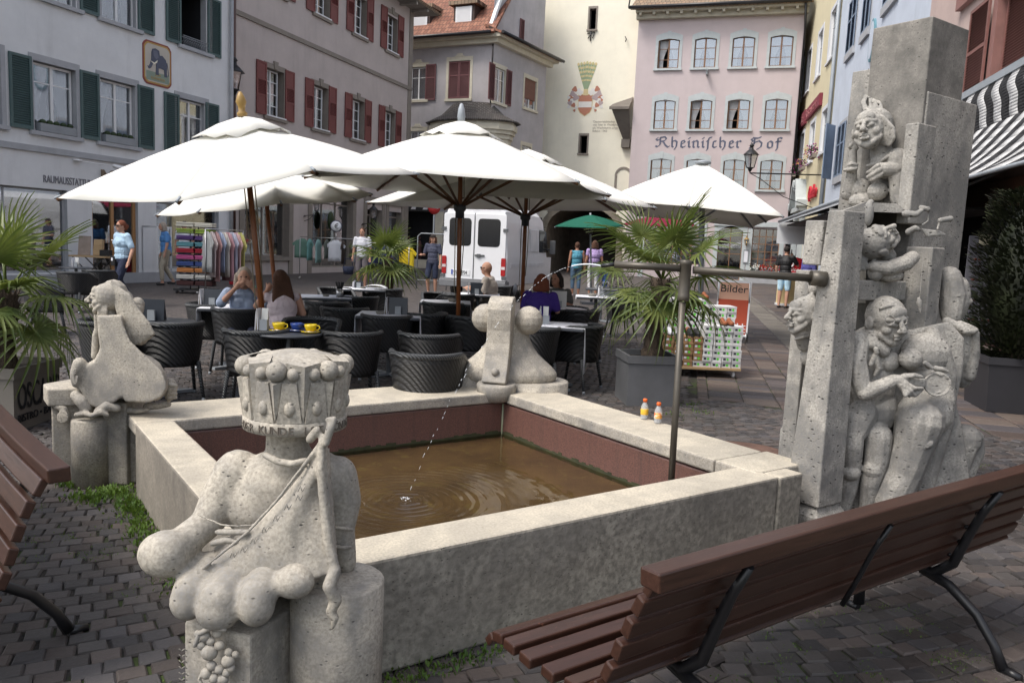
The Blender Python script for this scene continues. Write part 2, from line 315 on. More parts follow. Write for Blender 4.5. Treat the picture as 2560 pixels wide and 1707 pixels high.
def setts():
    vs = []; fs = []; col = []; rnd = random.Random(3)
    def stone_(cx, cy, wx, wy, ang, z=0, tint=None):
        c, s = math.cos(ang), math.sin(ang); b = len(vs); h = rnd.uniform(-.004, .004)+z
        for sc, zz in ((1., -.03), (1., h-.008), (.87, h)):
            for i, (sx, sy) in enumerate(((-1, -1), (1, -1), (1, 1), (-1, 1))):
                x = sx*wx*.5*sc; y = sy*wy*.5*sc
                if sc == 1.: jx, jy = (rnd.uniform(-.005, .005), rnd.uniform(-.005, .005)) if zz < -.02 else (0, 0)
                if zz == -.03: J.append((x+jx, y+jy))
                X, Yq = (J[-4+i] if sc == 1. and zz != -.03 else (x, y)); 
                vs.append((cx+X*c-Yq*s, cy+X*s+Yq*c, zz+rnd.uniform(-.0015, .0015)*(zz > -.02)))
        for l in (0, 4):
            for i in range(4): fs.append((b+l+i, b+l+(i+1) % 4, b+l+4+(i+1) % 4, b+l+4+i))
        fs.append((b+8, b+9, b+10, b+11)); 
        k = rnd.uniform(.7, 1.45); t = tint or rnd.choice([(.078, .068, .064), (.066, .061, .062), (.088, .072, .065), (.074, .067, .064)]); col.extend([(t[0]*k, t[1]*k, t[2]*k, 1)]*9)
    J = []
    th = R(20)
    ct, st = math.cos(th), math.sin(th); p = .108; q = .092; Wd = 1.85
    for iv in range(-40, 190):
        for iu in range(-150, 150):
            u = iu*p + (iv % 2)*p*.5 + rnd.uniform(-.008, .008); fr = (u/Wd) % 1 - .5; v = iv*q + .55*fr*fr*Wd*.62; sl_ = 2*.55*.62*fr
            x = u*ct - v*st; y = u*st + v*ct
            if not (1.0 < y < 14.2) or abs(x) > .74*y+.8: continue
            P = V((x, y, 0)); a = P.dot(A_); b = P.dot(B_)
            if slabside(P) and y < 13.5: continue
            if slabside(P): continue
            if .87 < a < 3.86 and 2.58 < b < 5.55: continue
            mo = math.sqrt((x-1.95)**2+(y-6.35)**2)
            if mo < .42: continue
            stone_(x, y, p*rnd.uniform(.90, .98), q*rnd.uniform(.91, .985), th+math.atan(sl_)*.9+rnd.uniform(-.05, .05))
    # street slabs
    s = 0.; strips = []
    widths = [.1, .13, .38, .38, .3, .42, .55, .14, .5, .45, .5, .4, .5, .45, .5, .5, .5, .5, .5]
    x0 = 0
    for k, wd in enumerate(widths):
        if k < 1: x0 += wd; continue
        t = -4.8
        while t < 36:
            L = .1 if k == 1 else rnd.uniform(.14, .32) if k not in (6, 7) else (.09 if k == 6 else rnd.uniform(.6, 1.))
            c_ = edge0 + SNm*(x0+wd/2) + SD*(t+L/2)
            if slabside(c_) and c_.y < 42 and not (.75 < c_.dot(A_) < 4.3 and 2.4 < c_.dot(B_) < 5.5):
                tint = (.15, .135, .115) if k == 6 else (.14, .125, .11) if k == 7 else rnd.choice([(.075, .062, .06), (.10, .075, .064), (.12, .095, .08), (.068, .06, .062)])
                stone_(c_.x, c_.y, wd-.012, L-.01, -R(12.5), 0, tint)
            t += L
        x0 += wd
    me = bpy.data.meshes.new('paving_setts'); me.from_pydata(vs, [], fs); me.materials.append(mm('setts'))
    ca = me.color_attributes.new('tint', 'FLOAT_COLOR', 'CORNER')
    dat = []
    for c in col: dat.extend(c*4)
    ca.data.foreach_set('color', dat)
    o = bpy.data.objects.new('paving_setts', me); COL.objects.link(o); tag(o, kind='structure')
setts()
# right hand street continues in slabs far away
mh = MB(); mc = V((1.95, 6.35, 0)); mh.lathe([(.40, -.02), (.40, .004), (.36, .006), (.355, .0), (.33, .0), (.325, .005), (.29, .005), (.285, -.001), (.0, -.001)], mc, 40)
tag(mh.build('manhole_cover', M('rusty_iron', (.10, .055, .04), .7, .25, 8)), 'round rusty manhole cover in the setts behind the right basin wall', 'manhole')
# weeds and moss
def tuft(pts, name, hmax, label, n=60, spread=.12, mat='weed_leaf', kind='stuff'):
    m = MB(); rnd = random.Random(len(name)*7+n)
    for p in pts:
        for i in range(n):
            c = V(p) + V((rnd.gauss(0, spread), rnd.gauss(0, spread), 0)); h = hmax*rnd.uniform(.3, 1)*(1 if hmax > .1 else 1); a = rnd.uniform(0, 2*PI); l = V((math.cos(a), math.sin(a), 0))
            wv = l.cross(V((0, 0, 1)))*rnd.uniform(.003, .011)*(hmax/.06)**.5; t = c + l*h*rnd.uniform(.2, .8) + V((0, 0, h)); md = (c+t)*.5 + V((0, 0, h*.15))
            m.add([c, md+wv, t, md-wv], [(0, 1, 2, 3)])
    o = m.build(name, mat); tag(o, label, None, None, kind); return o
g1 = [W(210, 1245), W(240, 1252), W(270, 1235), W(300, 1230), W(335, 1250), W(350, 1275), W(180, 1215)]
rj = random.Random(17); js = []
for _ in range(900):
    y = rj.uniform(1.9, 6.5); x = rj.uniform(-.7, .7)*y; P_ = V((x, y, 0)); cl_ = noise.noise(V((x*.9, y*.9, 3)))
    if cl_ > .12 and not (.7 < P_.dot(A_) < 4.1 and 2.4 < P_.dot(B_) < 5.7): js.append(P_)
tuft(js[:260], 'moss', .012, 'moss and small weeds in the joints of the setts', 22, .035)
tuft(g1, 'weeds', .05, 'green weeds at the foot of the mermaid pedestal', 110, .05)
tuft([AB(.76, b_) for b_ in [5.0, 4.9, 4.8, 4.7, 4.6, 4.5, 4.4, 4.3, 4.2, 4.1, 3.9, 3.7]], 'moss', .04, 'moss along the left basin wall', 80, .05)
tuft([AB(a_, 2.46) for a_ in (1.25, 1.35, 1.45, 1.55, 1.65, 1.75, 1.9)], 'moss', .03, 'moss along the front basin wall', 60, .04)
tuft([W(x, y) for x, y in ((1690, 1040), (1720, 1010), (1750, 1030), (1600, 1075))], 'moss', .03, 'grass at the foot of the grey planter', 60, .07)
# ------------------------------------------------------------------ buildings: local x runs along the front from left to right, +y goes into the house
def house(name, label, cat, O, az):
    return thing(name, label, cat, (O[0], O[1], 0), R(90-az))
def wallgrid(m, S0, S1, Z0, Z1, holes, y=0., rev=.22, mw_=0, mr=1, md=2, room=.9):
    xs = sorted({S0, S1} | {h[0] for h in holes} | {h[1] for h in holes}); zs = sorted({Z0, Z1} | {h[2] for h in holes} | {h[3] for h in holes})
    for i in range(len(xs)-1):
        for j in range(len(zs)-1):
            a, b, c, d = xs[i], xs[i+1], zs[j], zs[j+1]; cx, cz = (a+b)/2, (c+d)/2
            if any(h[0] < cx < h[1] and h[2] < cz < h[3] for h in holes): continue
            m.quad((a, y, c), (b, y, c), (b, y, d), (a, y, d), mw_)
    for h in holes:
        a, b, c, d = h[:4]; q = y+rev
        m.quad((a, y, c), (a, y, d), (a, q, d), (a, q, c), mr); m.quad((b, y, c), (b, q, c), (b, q, d), (b, y, d), mr)
        m.quad((a, y, d), (b, y, d), (b, q, d), (a, q, d), mr); m.quad((a, y, c), (a, q, c), (b, q, c), (b, y, c), mr)
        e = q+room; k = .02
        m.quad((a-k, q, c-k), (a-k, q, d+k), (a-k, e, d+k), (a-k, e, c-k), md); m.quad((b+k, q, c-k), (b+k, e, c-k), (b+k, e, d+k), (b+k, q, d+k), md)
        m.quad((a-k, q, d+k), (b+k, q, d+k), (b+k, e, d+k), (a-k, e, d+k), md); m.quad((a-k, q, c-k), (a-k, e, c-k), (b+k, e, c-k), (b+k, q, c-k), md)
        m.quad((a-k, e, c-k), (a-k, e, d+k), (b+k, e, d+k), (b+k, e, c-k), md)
def body(m, S0, S1, Z0, Z1, dep=8, mw_=0): # the rest of the shell
    m.quad((S0, 0, Z0), (S0, 0, Z1), (S0, dep, Z1), (S0, dep, Z0), mw_); m.quad((S1, 0, Z0), (S1, dep, Z0), (S1, dep, Z1), (S1, 0, Z1), mw_)
    m.quad((S0, dep, Z0), (S0, dep, Z1), (S1, dep, Z1), (S1, dep, Z0), mw_); m.quad((S0, 0, Z1), (S1, 0, Z1), (S1, dep, Z1), (S0, dep, Z1), mw_)
CA = {}
def place(key, build, root, loc):
    """first call builds the part at the origin, later calls copy it"""
    if key in CA: return copy_tree(CA[key], root, loc)
    o = build(); o.parent = root; o.location = loc; CA[key] = o; return o
def drape(m, x0, x1, z0, z1, y, kind, mi=0):
    n = 14; k = 8
    def grid(xa, xb, gather):
        vs = []; fs = []
        for j in range(k+1):
            t = j/k
            for i in range(n+1):
                u = i/n; sgn = gather
                wd = 1 - (.55*math.sin(min(1, t*1.25)*PI*.5)**2)*(kind == 2)
                x = xa+(xb-xa)*(u*wd) if sgn > 0 else xb-(xb-xa)*((1-u)*wd)
                vs.append((x, y+.02*math.sin(i*2.2+j*.4), z1-(z1-z0)*t))
        for j in range(k):
            for i in range(n): b = j*(n+1)+i; fs.append((b, b+n+1, b+n+2, b+1))
        m.add(vs, fs, mi, True)
    mid = (x0+x1)/2; grid(x0, mid-.01, 1); grid(mid+.01, x1, -1)
def window(w, h, frame='white_paint', vs=(.5,), hs=(.72,), curt=2, fr=.055, bar=.03, openleft=False, zs=.02):
    def b():
        m = MB(); m.box(0, fr, 0, .06, 0, h); m.box(w-fr, w, 0, .06, 0, h); m.box(fr, w-fr, 0, .06, 0, fr); m.box(fr, w-fr, 0, .06, h-fr, h)
        for q in vs: m.box(w*q-fr*.7, w*q+fr*.7, -.008, .055, fr, h-fr)
        for q in hs: m.box(fr, w-fr, .006, .045, h*q-bar/2, h*q+bar/2)
        o = m.build('window', frame); p = MB()
        p.box(fr*.5+(w*.5 if openleft else 0), w-fr*.5, .022, .03, fr*.5, h-fr*.5); p.build('pane', 'window_glass', o)
        if curt: c = MB(); drape(c, fr, w-fr, fr+.02, h-fr, .14, curt); c.build('curtain', 'curtain', o)
        return o
    return b
def shutter(w, h, mat, kind='louvre', tilt=0):
    def b():
        m = MB(); f = .07; m.box(0, f, 0, .045, 0, h); m.box(w-f, w, 0, .045, 0, h); m.box(f, w-f, 0, .045, 0, f*1.2); m.box(f, w-f, 0, .045, h-f, h)
        secs = [(f*1.2, h-f)]
        if kind == 'mid':
            a, c = h*.36, h*.66; m.box(f, w-f, .015, .03, f, a); m.box(f, w-f, .015, .03, c, h-f); m.box(f, w-f, 0, .045, a-f*.5, a+f*.5); m.box(f, w-f, 0, .045, c-f*.5, c+f*.5); secs = [(a+f*.5, c-f*.5)]
        if kind == 'two': c = h*.62; m.box(f, w-f, 0, .045, c-f*.5, c+f*.5); secs = [(f*1.2, c-f*.5), (c+f*.5, h-f)]
        for z0, z1 in secs:
            n = max(3, int((z1-z0)/.055))
            for i in range(n):
                z = z0+(z1-z0)*(i+.5)/n; m.add([(f, .004, z-.026), (w-f, .004, z-.026), (w-f, .04, z+.012), (f, .04, z+.012)], [(0, 1, 2, 3)])
            m.box(f, w-f, .042, .046, z0, z1)
        return m.build('shutter', mat)
    return b
def roofq(m, a, b, c, d, th=.12, mi=0): # thick roof plane
    a, b, c, d = V(a), V(b), V(c), V(d); n = (b-a).cross(d-a).normalized()*-th; m.extr([a, b, c, d], n, mi)
rnd = random.Random(5)
# ---- white house on the left
wh = house('white_house', 'white plastered house with green shutters and a painted elephant panel', 'house', (-11.1, 23.5), 20)
cols = {'W1': (-3.40, -2.15), 'W2': (-1.40, -.17), 'W3': (1.46, 2.64), 'W0': (-5.5, -4.2), 'V0': (-7.9, -6.7)}
holes = [(a, b, 3.92, 5.64) for a, b in cols.values()]
up = [(-1.30, -.10), (1.62, 2.72), (-3.3, -2.1), (-5.5, -4.2), (-7.9, -6.7)]
holes += [(a, b, 7.22, 8.95) for a, b in up]
holes += [(-7.6, -2.5, .35, 2.5), (-1.72, -.12, .05, 2.42), (.58, 3.3, .4, 2.42)]
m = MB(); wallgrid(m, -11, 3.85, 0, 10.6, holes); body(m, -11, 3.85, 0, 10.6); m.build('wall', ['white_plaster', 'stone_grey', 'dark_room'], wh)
m = MB(); m.box(-11, 3.85, -.06, 0, 3.40, 3.55); m.box(-11, 3.85, -.03, 0, 0, .3); m.build('string_course', 'stone_grey', wh)
m = MB(); roofq(m, (-11.3, -.7, 10.5), (3.9, -.7, 10.5), (3.9, 4, 14), (-11.3, 4, 14)); roofq(m, (3.9, 8.6, 10.5), (-11.3, 8.6, 10.5), (-11.3, 4, 14), (3.9, 4, 14)); m.build('roof', 'brown_tiles', wh)
def surround(w, h, mat='stone_grey', t=.12, sill=.1, key=False):
    def b():
        m = MB(); m.box(-t, 0, -.025, 0, 0, h); m.box(w, w+t, -.025, 0, 0, h); m.box(-t, w+t, -.025, 0, h, h+t*1.4); m.box(-t-.03, w+t+.03, -.1, 0, -sill, 0)
        if key: m.prism([(w/2-.09, h+.02), (w/2+.09, h+.02), (w/2+.15, h+t*2.2), (w/2-.15, h+t*2.2)], -.06, -.026)
        return m.build('surround', mat)
    return b
for k, (a, b) in cols.items():
    place('whs', surround(1.24, 1.72), wh, (a, 0, 3.92)); place('whw', window(1.2, 1.68), wh, (a+.02, .13, 3.94))
for i, (a, b) in enumerate(up):
    place('whs', None, wh, (a, 0, 7.22))
    if i == 1: window(1.2, 1.68, openleft=True, curt=0)().parent = wh; wh.children[-1].location = (a+.02, .13, 7.24)
    else: place('whw', None, wh, (a+.02, .13, 7.24))
    def rl():
        m = MB(); m.tube([(0, 0, 0), (1.1, 0, 0)], .012, 6); m.tube([(0, 0, .28), (1.1, 0, .28)], .014, 6)
        for j in range(12):
            x = .05+j*.09; m.tube([(x, 0, 0), (x+.03, 0, .07), (x-.03, 0, .14), (x+.03, 0, .21), (x, 0, .28)], .007, 5); m.ball((x+.04, 0, .14), .018, 6)
        return m.build('window_railing', 'zinc')
    if i < 2: place('whr', rl, wh, (a+.06, -.04, 7.24))
for x in (-4.06, -2.05, -.11, .90, 2.66, -6.15, -8.55): place('whsh', shutter(.60, 1.78, 'shutter_green'), wh, (x, -.06, 3.92))
for x in (-2.0, -.06, 1.0, 2.76, -3.95, -6.15): place('whsh', None, wh, (x, -.06, 7.2))
m = MB()
m.build('x', 'zinc') if 0 else None
for x0, x1, z0, z1, nv in ((-7.6, -2.5, .35, 2.5, 3), (.58, 3.3, .4, 2.42, 1)):
    m = MB(); f = .05; m.box(x0, x1, .12, .16, z0, z0+f); m.box(x0, x1, .12, .16, z1-f, z1); m.box(x0, x0+f, .12, .16, z0, z1); m.box(x1-f, x1, .12, .16, z0, z1)
    for j in range(1, nv): m.box(x0+(x1-x0)*j/nv-.02, x0+(x1-x0)*j/nv+.02, .12, .16, z0, z1)
    so_ = m.build('shop_window', 'stone_grey', wh); m = MB(); m.box(x0+.02, x1-.02, .135, .143, z0+.02, z1-.02); m.build('pane', 'window_glass', so_)
m = MB()
for k in range(9): x = -7.2+k*.52; m.box(x, x+.3, .6, .8, .4, .8+.5*rnd.random()); m.box(x+.1, x+.4, .9, .92, 1.2, 2.1)
m.build('window_display', M('display_goods', (.22, .17, .10), .7, .6, 2), wh)
m = MB(); m.box(.9, 1.7, .7, .75, .6, 2.2); m.box(2.0, 3.1, .5, .9, .4, .9); m.build('window_display', M('display_ochre', (.45, .30, .07), .7, .3, 2), wh)
m = MB()
for x in (-1.72, -1.0, -.22): m.box(x, x+.1, .1, .17, .05, 2.42)
m.box(-1.72, -.12, .1, .17, 2.32, 2.42); do = m.build('door', 'door_wood', wh); m = MB(); m.box(-1.6, -.2, .13, .138, .1, 2.3); m.build('pane', 'window_glass', do)
for a in (-3.36, -1.36):
    m = MB(); m.box(a+.06, a+1.12, -.1, .08, 3.93, 4.13); fb = m.build('flower_box', 'zinc', wh); m = MB()
    for j in range(5): m.ball((a+.2+j*.2, 0, 4.17), (.09, .08, .075), 8)
    m.build('box_plants', 'box_leaf', fb)
text('lettering', 'RAUMAUSSTATTUNG', .27, M('letter_grey', (.20, .20, .22), .8), wh, (-3.2, -.012, 2.66), depth=.008, sx=.62)
text('lettering', 'MÖBEL', .62, M('letter_gold', (.16, .12, .08), .6), wh, (-1.45, -.03, 2.74), depth=.03)
def spot(x):
    m = MB(); m.lathe([(.11, 0), (.11, .04), (.0, .05)], (0, 0, 0), 14); m.tube([(0, -.02, 0), (.7, -.55, -.05)], .012, 6); m.cap((.72, -.5, -.05), (.9, -.62, -.1), .05, .07); o = m.build('spot_lamp', 'white_paint', wh, loc=(x, -.06, 3.3)); o.rotation_euler = (0, 0, 0)
spot(-2.2)
# elephant panel
ex, ez = .66, 6.42; hw, hh, cc = .55, .62, .14
def panel(k, c): 
    a, b = hw*k, hh*k; return [(ex-a+c, ez-b), (ex+a-c, ez-b), (ex+a-c*.4, ez-b+c*.4), (ex+a, ez-b+c), (ex+a, ez+b-c), (ex+a-c*.4, ez+b-c*.4), (ex+a-c, ez+b), (ex-a+c, ez+b), (ex-a+c*.4, ez+b-c*.4), (ex-a, ez+b-c), (ex-a, ez-b+c), (ex-a+c*.4, ez-b+c*.4)]
m = MB(); m.prism(panel(1, .14), -.02, 0, 0); m.prism(panel(.93, .13), -.025, -.02, 1); m.prism(panel(.86, .12), -.03, -.025, 2); m.prism([(ex-.44, ez-.50), (ex+.44, ez-.50), (ex+.44, ez-.24), (ex-.44, ez-.24)], -.033, -.03, 3)
el = [(-.22, .42), (-.1, .46), (.05, .42), (.08, .28), (.18, .30), (.32, .2), (.38, .05), (.36, -.2), (.38, -.32), (.27, -.33), (.25, -.12), (.1, -.1), (.02, -.12), (.03, -.32), (-.09, -.32), (-.07, 0), (-.12, .05), (-.2, -.02), (-.28, -.16), (-.36, -.2), (-.42, -.12), (-.37, -.12), (-.32, -.05), (-.27, .1), (-.26, .3)]
m.prism([(ex+x*.95, ez+z*.95) for x, z in el], -.045, -.033, 4); m.prism([(ex-.02, ez+.12), (ex-.14, ez+.02), (ex-.3, ez+.05), (ex-.16, ez-.03), (ex-.04, ez+.04)], -.05, -.045, 5)
m.prism([(ex-.2, ez+.36), (ex-.04, ez+.38), (ex+.02, ez+.2), (ex-.08, ez+.12), (ex-.18, ez+.2)], -.052, -.045, 6)
m.tube([(ex+.36, -.04, ez+.12), (ex+.4, -.04, ez-.1), (ex+.41, -.04, ez-.26)], .008, 5, 4)
pn = m.build('elephant_panel', [C_('panel_red', (.24, .06, .05)), C_('panel_gold', (.45, .28, .08)), C_('panel_sky', (.50, .46, .40)), C_('panel_green', (.24, .30, .24)), C_('elephant', (.09, .10, .14)), C_('tusk', (.75, .72, .6)), C_('ear', (.14, .15, .2))], wh)
text('lettering', 'ZUM\nELEFANTEN', .1, 'panel_gold', wh, (ex, -.035, ez-.35), depth=.003, align='CENTER')
m = MB(); m.tube([(3.8, -.1, .1), (3.8, -.1, 10.4)], .06, 8); m.build('downpipe', 'stone_grey', wh)
# ---- beige house
be = house('beige_house', 'beige-grey plastered house with dark red shutters and a stone string course', 'house', (-9.37, 32.4), 19)
bw = [(-1.42, -.27), (1.75, 2.87), (4.85, 5.97), (7.95, 9.05)]
holes = [(a, b, 6.1, 7.9) for a, b in bw] + [(a, b, 10.75, 12.45) for a, b in bw]+[(-2.7, .1, .7, 3.3), (1.75, 5.1, .25, 3.3), (6.4, 7.9, .1, 3.0), (8.6, 10.0, .4, 3.0)]
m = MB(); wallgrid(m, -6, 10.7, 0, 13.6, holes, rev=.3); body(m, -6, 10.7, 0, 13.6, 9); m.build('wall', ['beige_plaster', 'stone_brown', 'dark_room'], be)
m = MB(); m.box(-6, 10.75, -.07, 0, 9.33, 9.5); m.box(10.35, 10.75, -.04, 0, 0, 13.6); m.box(-6, 10.7, -.035, 0, 0, .6) if 0 else None
for x0, x1 in ((-2.7, .1), (1.75, 5.1), (6.4, 7.9), (8.6, 10.0)):
    m.box(x0-.28, x0, -.05, 0, 0, 3.3); m.box(x1, x1+.28, -.05, 0, 0, 3.3); m.box(x0-.28, x1+.28, -.08, 0, 3.3, 3.6)
m.box(-2.75, .15, -.1, 0, .55, .7); m.build('stone_trim', 'stone_brown', be)
m = MB(); roofq(m, (-6.2, -1.1, 13.45), (11.9, -1.1, 13.45), (11.0, 4.5, 17), (-6.2, 4.5, 17)); roofq(m, (11.9, -1.1, 13.45), (11.9, 10.1, 13.45), (11.0, 4.5, 17), (11.0, 4.5, 17.01)); m.build('roof', 'brown_tiles', be)
m = MB(); m.box(-6, 11.8, -1.0, -.0, 13.35, 13.42); m.box(10.71, 11.8, 0, 9, 13.35, 13.42)
for k in range(14): m.box(-5.8+k*1.25, -5.65+k*1.25, -.95, 0, 13.2, 13.35)
m.build('eaves', M('eaves_grey', (.30, .28, .25), .8), be)
for a, b in bw:
    for z in (6.1, 10.75):
        place('bes', surround(1.12, 1.8 if 1 else 0, 'stone_brown', .14, .12, True), be, (a, 0, z)); place('bew', window(.98, 1.76, vs=(.5,), hs=(.25, .5, .76), curt=1), be, (a+.02, .2, z+.02))
        place('bsh', shutter(.60, 1.95, 'shutter_red', 'mid'), be, (a-.63, -.07, z)); place('bsh', None, be, (b+.02, -.07, z))
        def sl2(): m = MB(); m.box(-.06, 1.16, -.12, 0, 0, .05); return m.build('sill', 'white_paint')
        place('bsl', sl2, be, (a, -.0, z-.01))
for x0, x1, z0, z1, nv in ((-2.7, .1, .7, 3.3, 2), (1.75, 5.1, .25, 3.3, 3), (6.4, 7.9, .1, 3.0, 2), (8.6, 10, .4, 3., 1)):
    m = MB(); f = .06
    for j in range(nv+1): q = x0+(x1-x0-f)*j/nv; m.box(q, q+f, .22, .28, z0, z1)
    m.box(x0, x1, .22, .28, z1-.3, z1-.24); m.box(x0, x1, .22, .28, z0, z0+f); so_ = m.build('shop_window', 'stone_brown', be); m = MB(); m.box(x0, x1, .25, .256, z0, z1); m.build('pane', 'window_glass', so_)
m = MB(); m.ball((3.1, -.1, 2.3), (.22, .1, .42), 10); m.build('door_wreath', 'box_leaf', be)
m = MB()
for k in range(12): m.box(-2.5+k*.22, -2.35+k*.22, .5, .6, .8+.5*rnd.random(), 1.6+.9*rnd.random())
m.build('window_display', M('display_mix', (.18, .13, .12), .7, .7, 2.5), be)
m = MB(); m.tube([(-5.0, -.12, .1), (-5.0, -.12, 13.3)], .07, 8); m.build('downpipe', 'gutter_brown', be); m = MB(); m.tube([(-3.45, -.12, .1), (-3.45, -.12, 13.3)], .09, 8); m.build('downpipe', 'gutter_brown', be)
# wall lanterns
def lantern(sc=1., glow=True):
    m = MB(); m.lathe([(.10, 0), (.17, .34), (.0, .34)], (0, 0, 0), 4, 1, sm=False); 
    for k in range(4):
        a = PI/2*k; m.tube([(.10*math.cos(a), .10*math.sin(a), 0), (.17*math.cos(a), .17*math.sin(a), .34)], .011, 4)
    m.lathe([(.0, -.12), (.03, -.1), (.06, -.03), (.11, 0), (.10, .01), (0, .01)], (0, 0, 0), 8); m.lathe([(.21, .34), (.20, .36), (.10, .46), (.05, .5), (.045, .56), (.07, .58), (.03, .64), (0, .66)], (0, 0, 0), 8)
    m.ball((0, 0, .16), (.03, .03, .06), 8, 2)
    return m
def wall_lantern(root, x, z, out, sc, label_=None):
    m = lantern(); o = m.build('wall_lantern', ['black_iron', 'window_glass', 'lamp_glow' if 0 else 'white_paint'], root, loc=(x, -out, z)); o.scale = (sc,)*3
    m = MB(); m.tube([(0, out/sc, -.25), (0, 0, -.2), (0, 0, -.1)], .018, 6); m.tube([(0, out/sc, -.5), (0, out/sc*.6, -.42), (0, out/sc*.3, -.24)], .014, 6); m.lathe([(.0, -.0), (.08, 0), (.08, .02), (0, .03)], (0, out/sc-.03, -.3), 10); m.build('bracket', 'black_iron', o)
    return o
wall_lantern(be, -4.0, 6.55, .6, 1.7); wall_lantern(be, 1.2, 2.65, .6, .9); wall_lantern(be, 6.0, 2.55, .6, 1.15)
# ---- grey corner house with the oriel
K = (-1.65, 45.0)
gr = house('corner_house', 'grey roughcast corner house with wine red shutters, oriel and red tiled roof', 'house', K, 114)
def loc2(s, o, z, az2=30): # point given in the frame of the second front, returned in the frame of the first
    a = R(az2); p = V((K[0]+math.sin(a)*s-math.cos(a)*o, K[1]+math.cos(a)*s+math.sin(a)*o, z)) - V((K[0], K[1], 0)); return Matrix.Rotation(-R(90-114), 4, 'Z') @ p
s2 = thing('tmp', 'tmp', 'tmp'); bpy.data.objects.remove(s2)
gm = {'w': ['grey_plaster', 'stone_cream', 'dark_room']}
m = MB(); wallgrid(m, -9, -.2, 0, 12.9, [(-5.39, -4.33, 9.65, 11.5), (-2.86, -1.5, 9.63, 11.7), (-5.3, -4.3, 6.1, 7.9), (-6.6, -3.4, .3, 3.3), (-2.8, -.8, .3, 3.0)], rev=.15); m.build('wall', gm['w'], gr)
X2 = Matrix.Translation(loc2(0, 0, 0)) @ Matrix.Rotation(R(90-30)-R(90-114), 4, 'Z')
m = MB(); m.X = X2; wallgrid(m, -.15, 6.0, 0, 12.9, [(-.1+.1, 1.2, 9.45, 11.3), (3.4, 4.85, 9.7, 11.4), (3.4, 4.5, 6.0, 7.5), (.8, 2.4, .2, 3.2)], rev=.15)
wallgrid(m, .2, 6.0, 12.9, 15.5, [(3.5, 4.4, 13.3, 14.6)], y=.3, rev=.15); m.build('wall', gm['w'], gr)
m = MB(); m.quad((-9, .01, 0), (-9, 9, 0), (-9, 9, 12.9), (-9, .01, 12.9)); m.X = X2; m.quad((6, .3, 0), (6, 9, 0), (6, 9, 16), (6, .3, 16)); m.build('wall', gm['w'], gr)
# eaves, cornice, roof
m = MB(); m.box(-9, .15, -.6, 0, 12.75, 12.95); m.box(-9, .02, -.3, 0, 12.5, 12.75); m.X = X2; m.box(-.5, 6.5, -.6, 0, 12.76, 12.96); m.box(-.3, 6.3, -.3, 0, 12.51, 12.76); m.build('cornice', 'stone_cream', gr)
m = MB(); a = loc2(6.6, -.75, 12.95); k0 = V((.25, -.8, 12.95)); rt = V((-.2, 4.5, 18.2)); roofq(m, (-9.4, -.8, 12.95), k0, rt, (-9.4, 4.5, 18.2)); m.build('roof', 'red_tiles', gr)
m = MB(); m.X = X2; roofq(m, (-.6, -.75, 12.97), (6.7, -.75, 12.97), (6.7, .35, 13.45), (-.6, .35, 13.45)); m.build('roof', 'red_tiles', gr)
m = MB(); m.tube([(-9.4, -.85, 12.93), (.1, -.85, 12.93)], .09, 8); m.X = X2; m.tube([(-.6, -.82, 12.93), (6.7, -.82, 12.93)], .09, 8); m.build('gutter', 'black_iron', gr)
gs = lambda w, h: surround(w, h, 'stone_cream', .16, .14)
for (x, z, w_, h_) in ((-5.39, 9.65, 1.06, 1.85), (-2.86, 9.63, 1.36, 2.07), (-5.3, 6.1, 1., 1.8)):
    o = gs(w_, h_)(); o.parent = gr; o.location = (x, 0, z)
    m = MB(); n = w_/2; m.prism([(n-.35, h_+.22), (n+.35, h_+.22), (n+.2, h_+.3), (n+.16, h_+.4), (n-.16, h_+.4), (n-.2, h_+.3)], -.05, -.0); m.build('keystone', 'stone_cream', gr, loc=(x, 0, z))
for (x, z, w_, h_) in ((-5.35, 9.67, 1.0, 1.8), (-5.28, 6.12, .96, 1.76)): o = window(w_, h_, hs=(.68,), curt=1)(); o.parent = gr; o.location = (x, .08, z)
place('gsh', shutter(.66, 2.0, 'shutter_wine', 'two'), gr, (-4.33, -.08, 9.6)); o = shutter(.66, 2.0, 'shutter_wine', 'two')(); o.parent = gr; o.location = (-2.18, -.03, 9.66)
o = shutter(.64, 2.0, 'shutter_wine', 'two')(); o.parent = gr; o.location = (-2.83, -.03, 9.66); o.rotation_euler = (R(0), 0, 0)
def P2(o, s, oo, z, rz=0): o.parent = gr; o.matrix_local = X2 @ Matrix.Translation((s, oo, z)) @ Matrix.Rotation(rz, 4, 'Z')
for s_, z, w_, h_ in ((.0, 9.45, 1.2, 1.85), (3.4, 9.7, 1.45, 1.7), (3.4, 6.0, 1.1, 1.5)): P2(gs(w_, h_)(), s_, 0, z); P2(window(w_-.06, h_-.04, hs=(.68,), curt=1 if s_ < 1 else 0)(), s_+.03, .08, z+.02)
P2(window(.86, 1.26, hs=(.5,), curt=0)(), 3.52, .38, 13.32); P2(shutter(.5, 1.4, 'shutter_wine')(), 3.0, .22, 13.25)
for s_ in (-.62, 1.24): P2(shutter(.6, 1.95, 'shutter_wine')(), s_, -.08, 9.45)
m = MB(); m.box(0, 1.38, 0, .03, 0, 1.15); P2(m.build('roller_blind', M('wood_blind', (.16, .07, .05), .7)), 3.43, .05, 10.25)
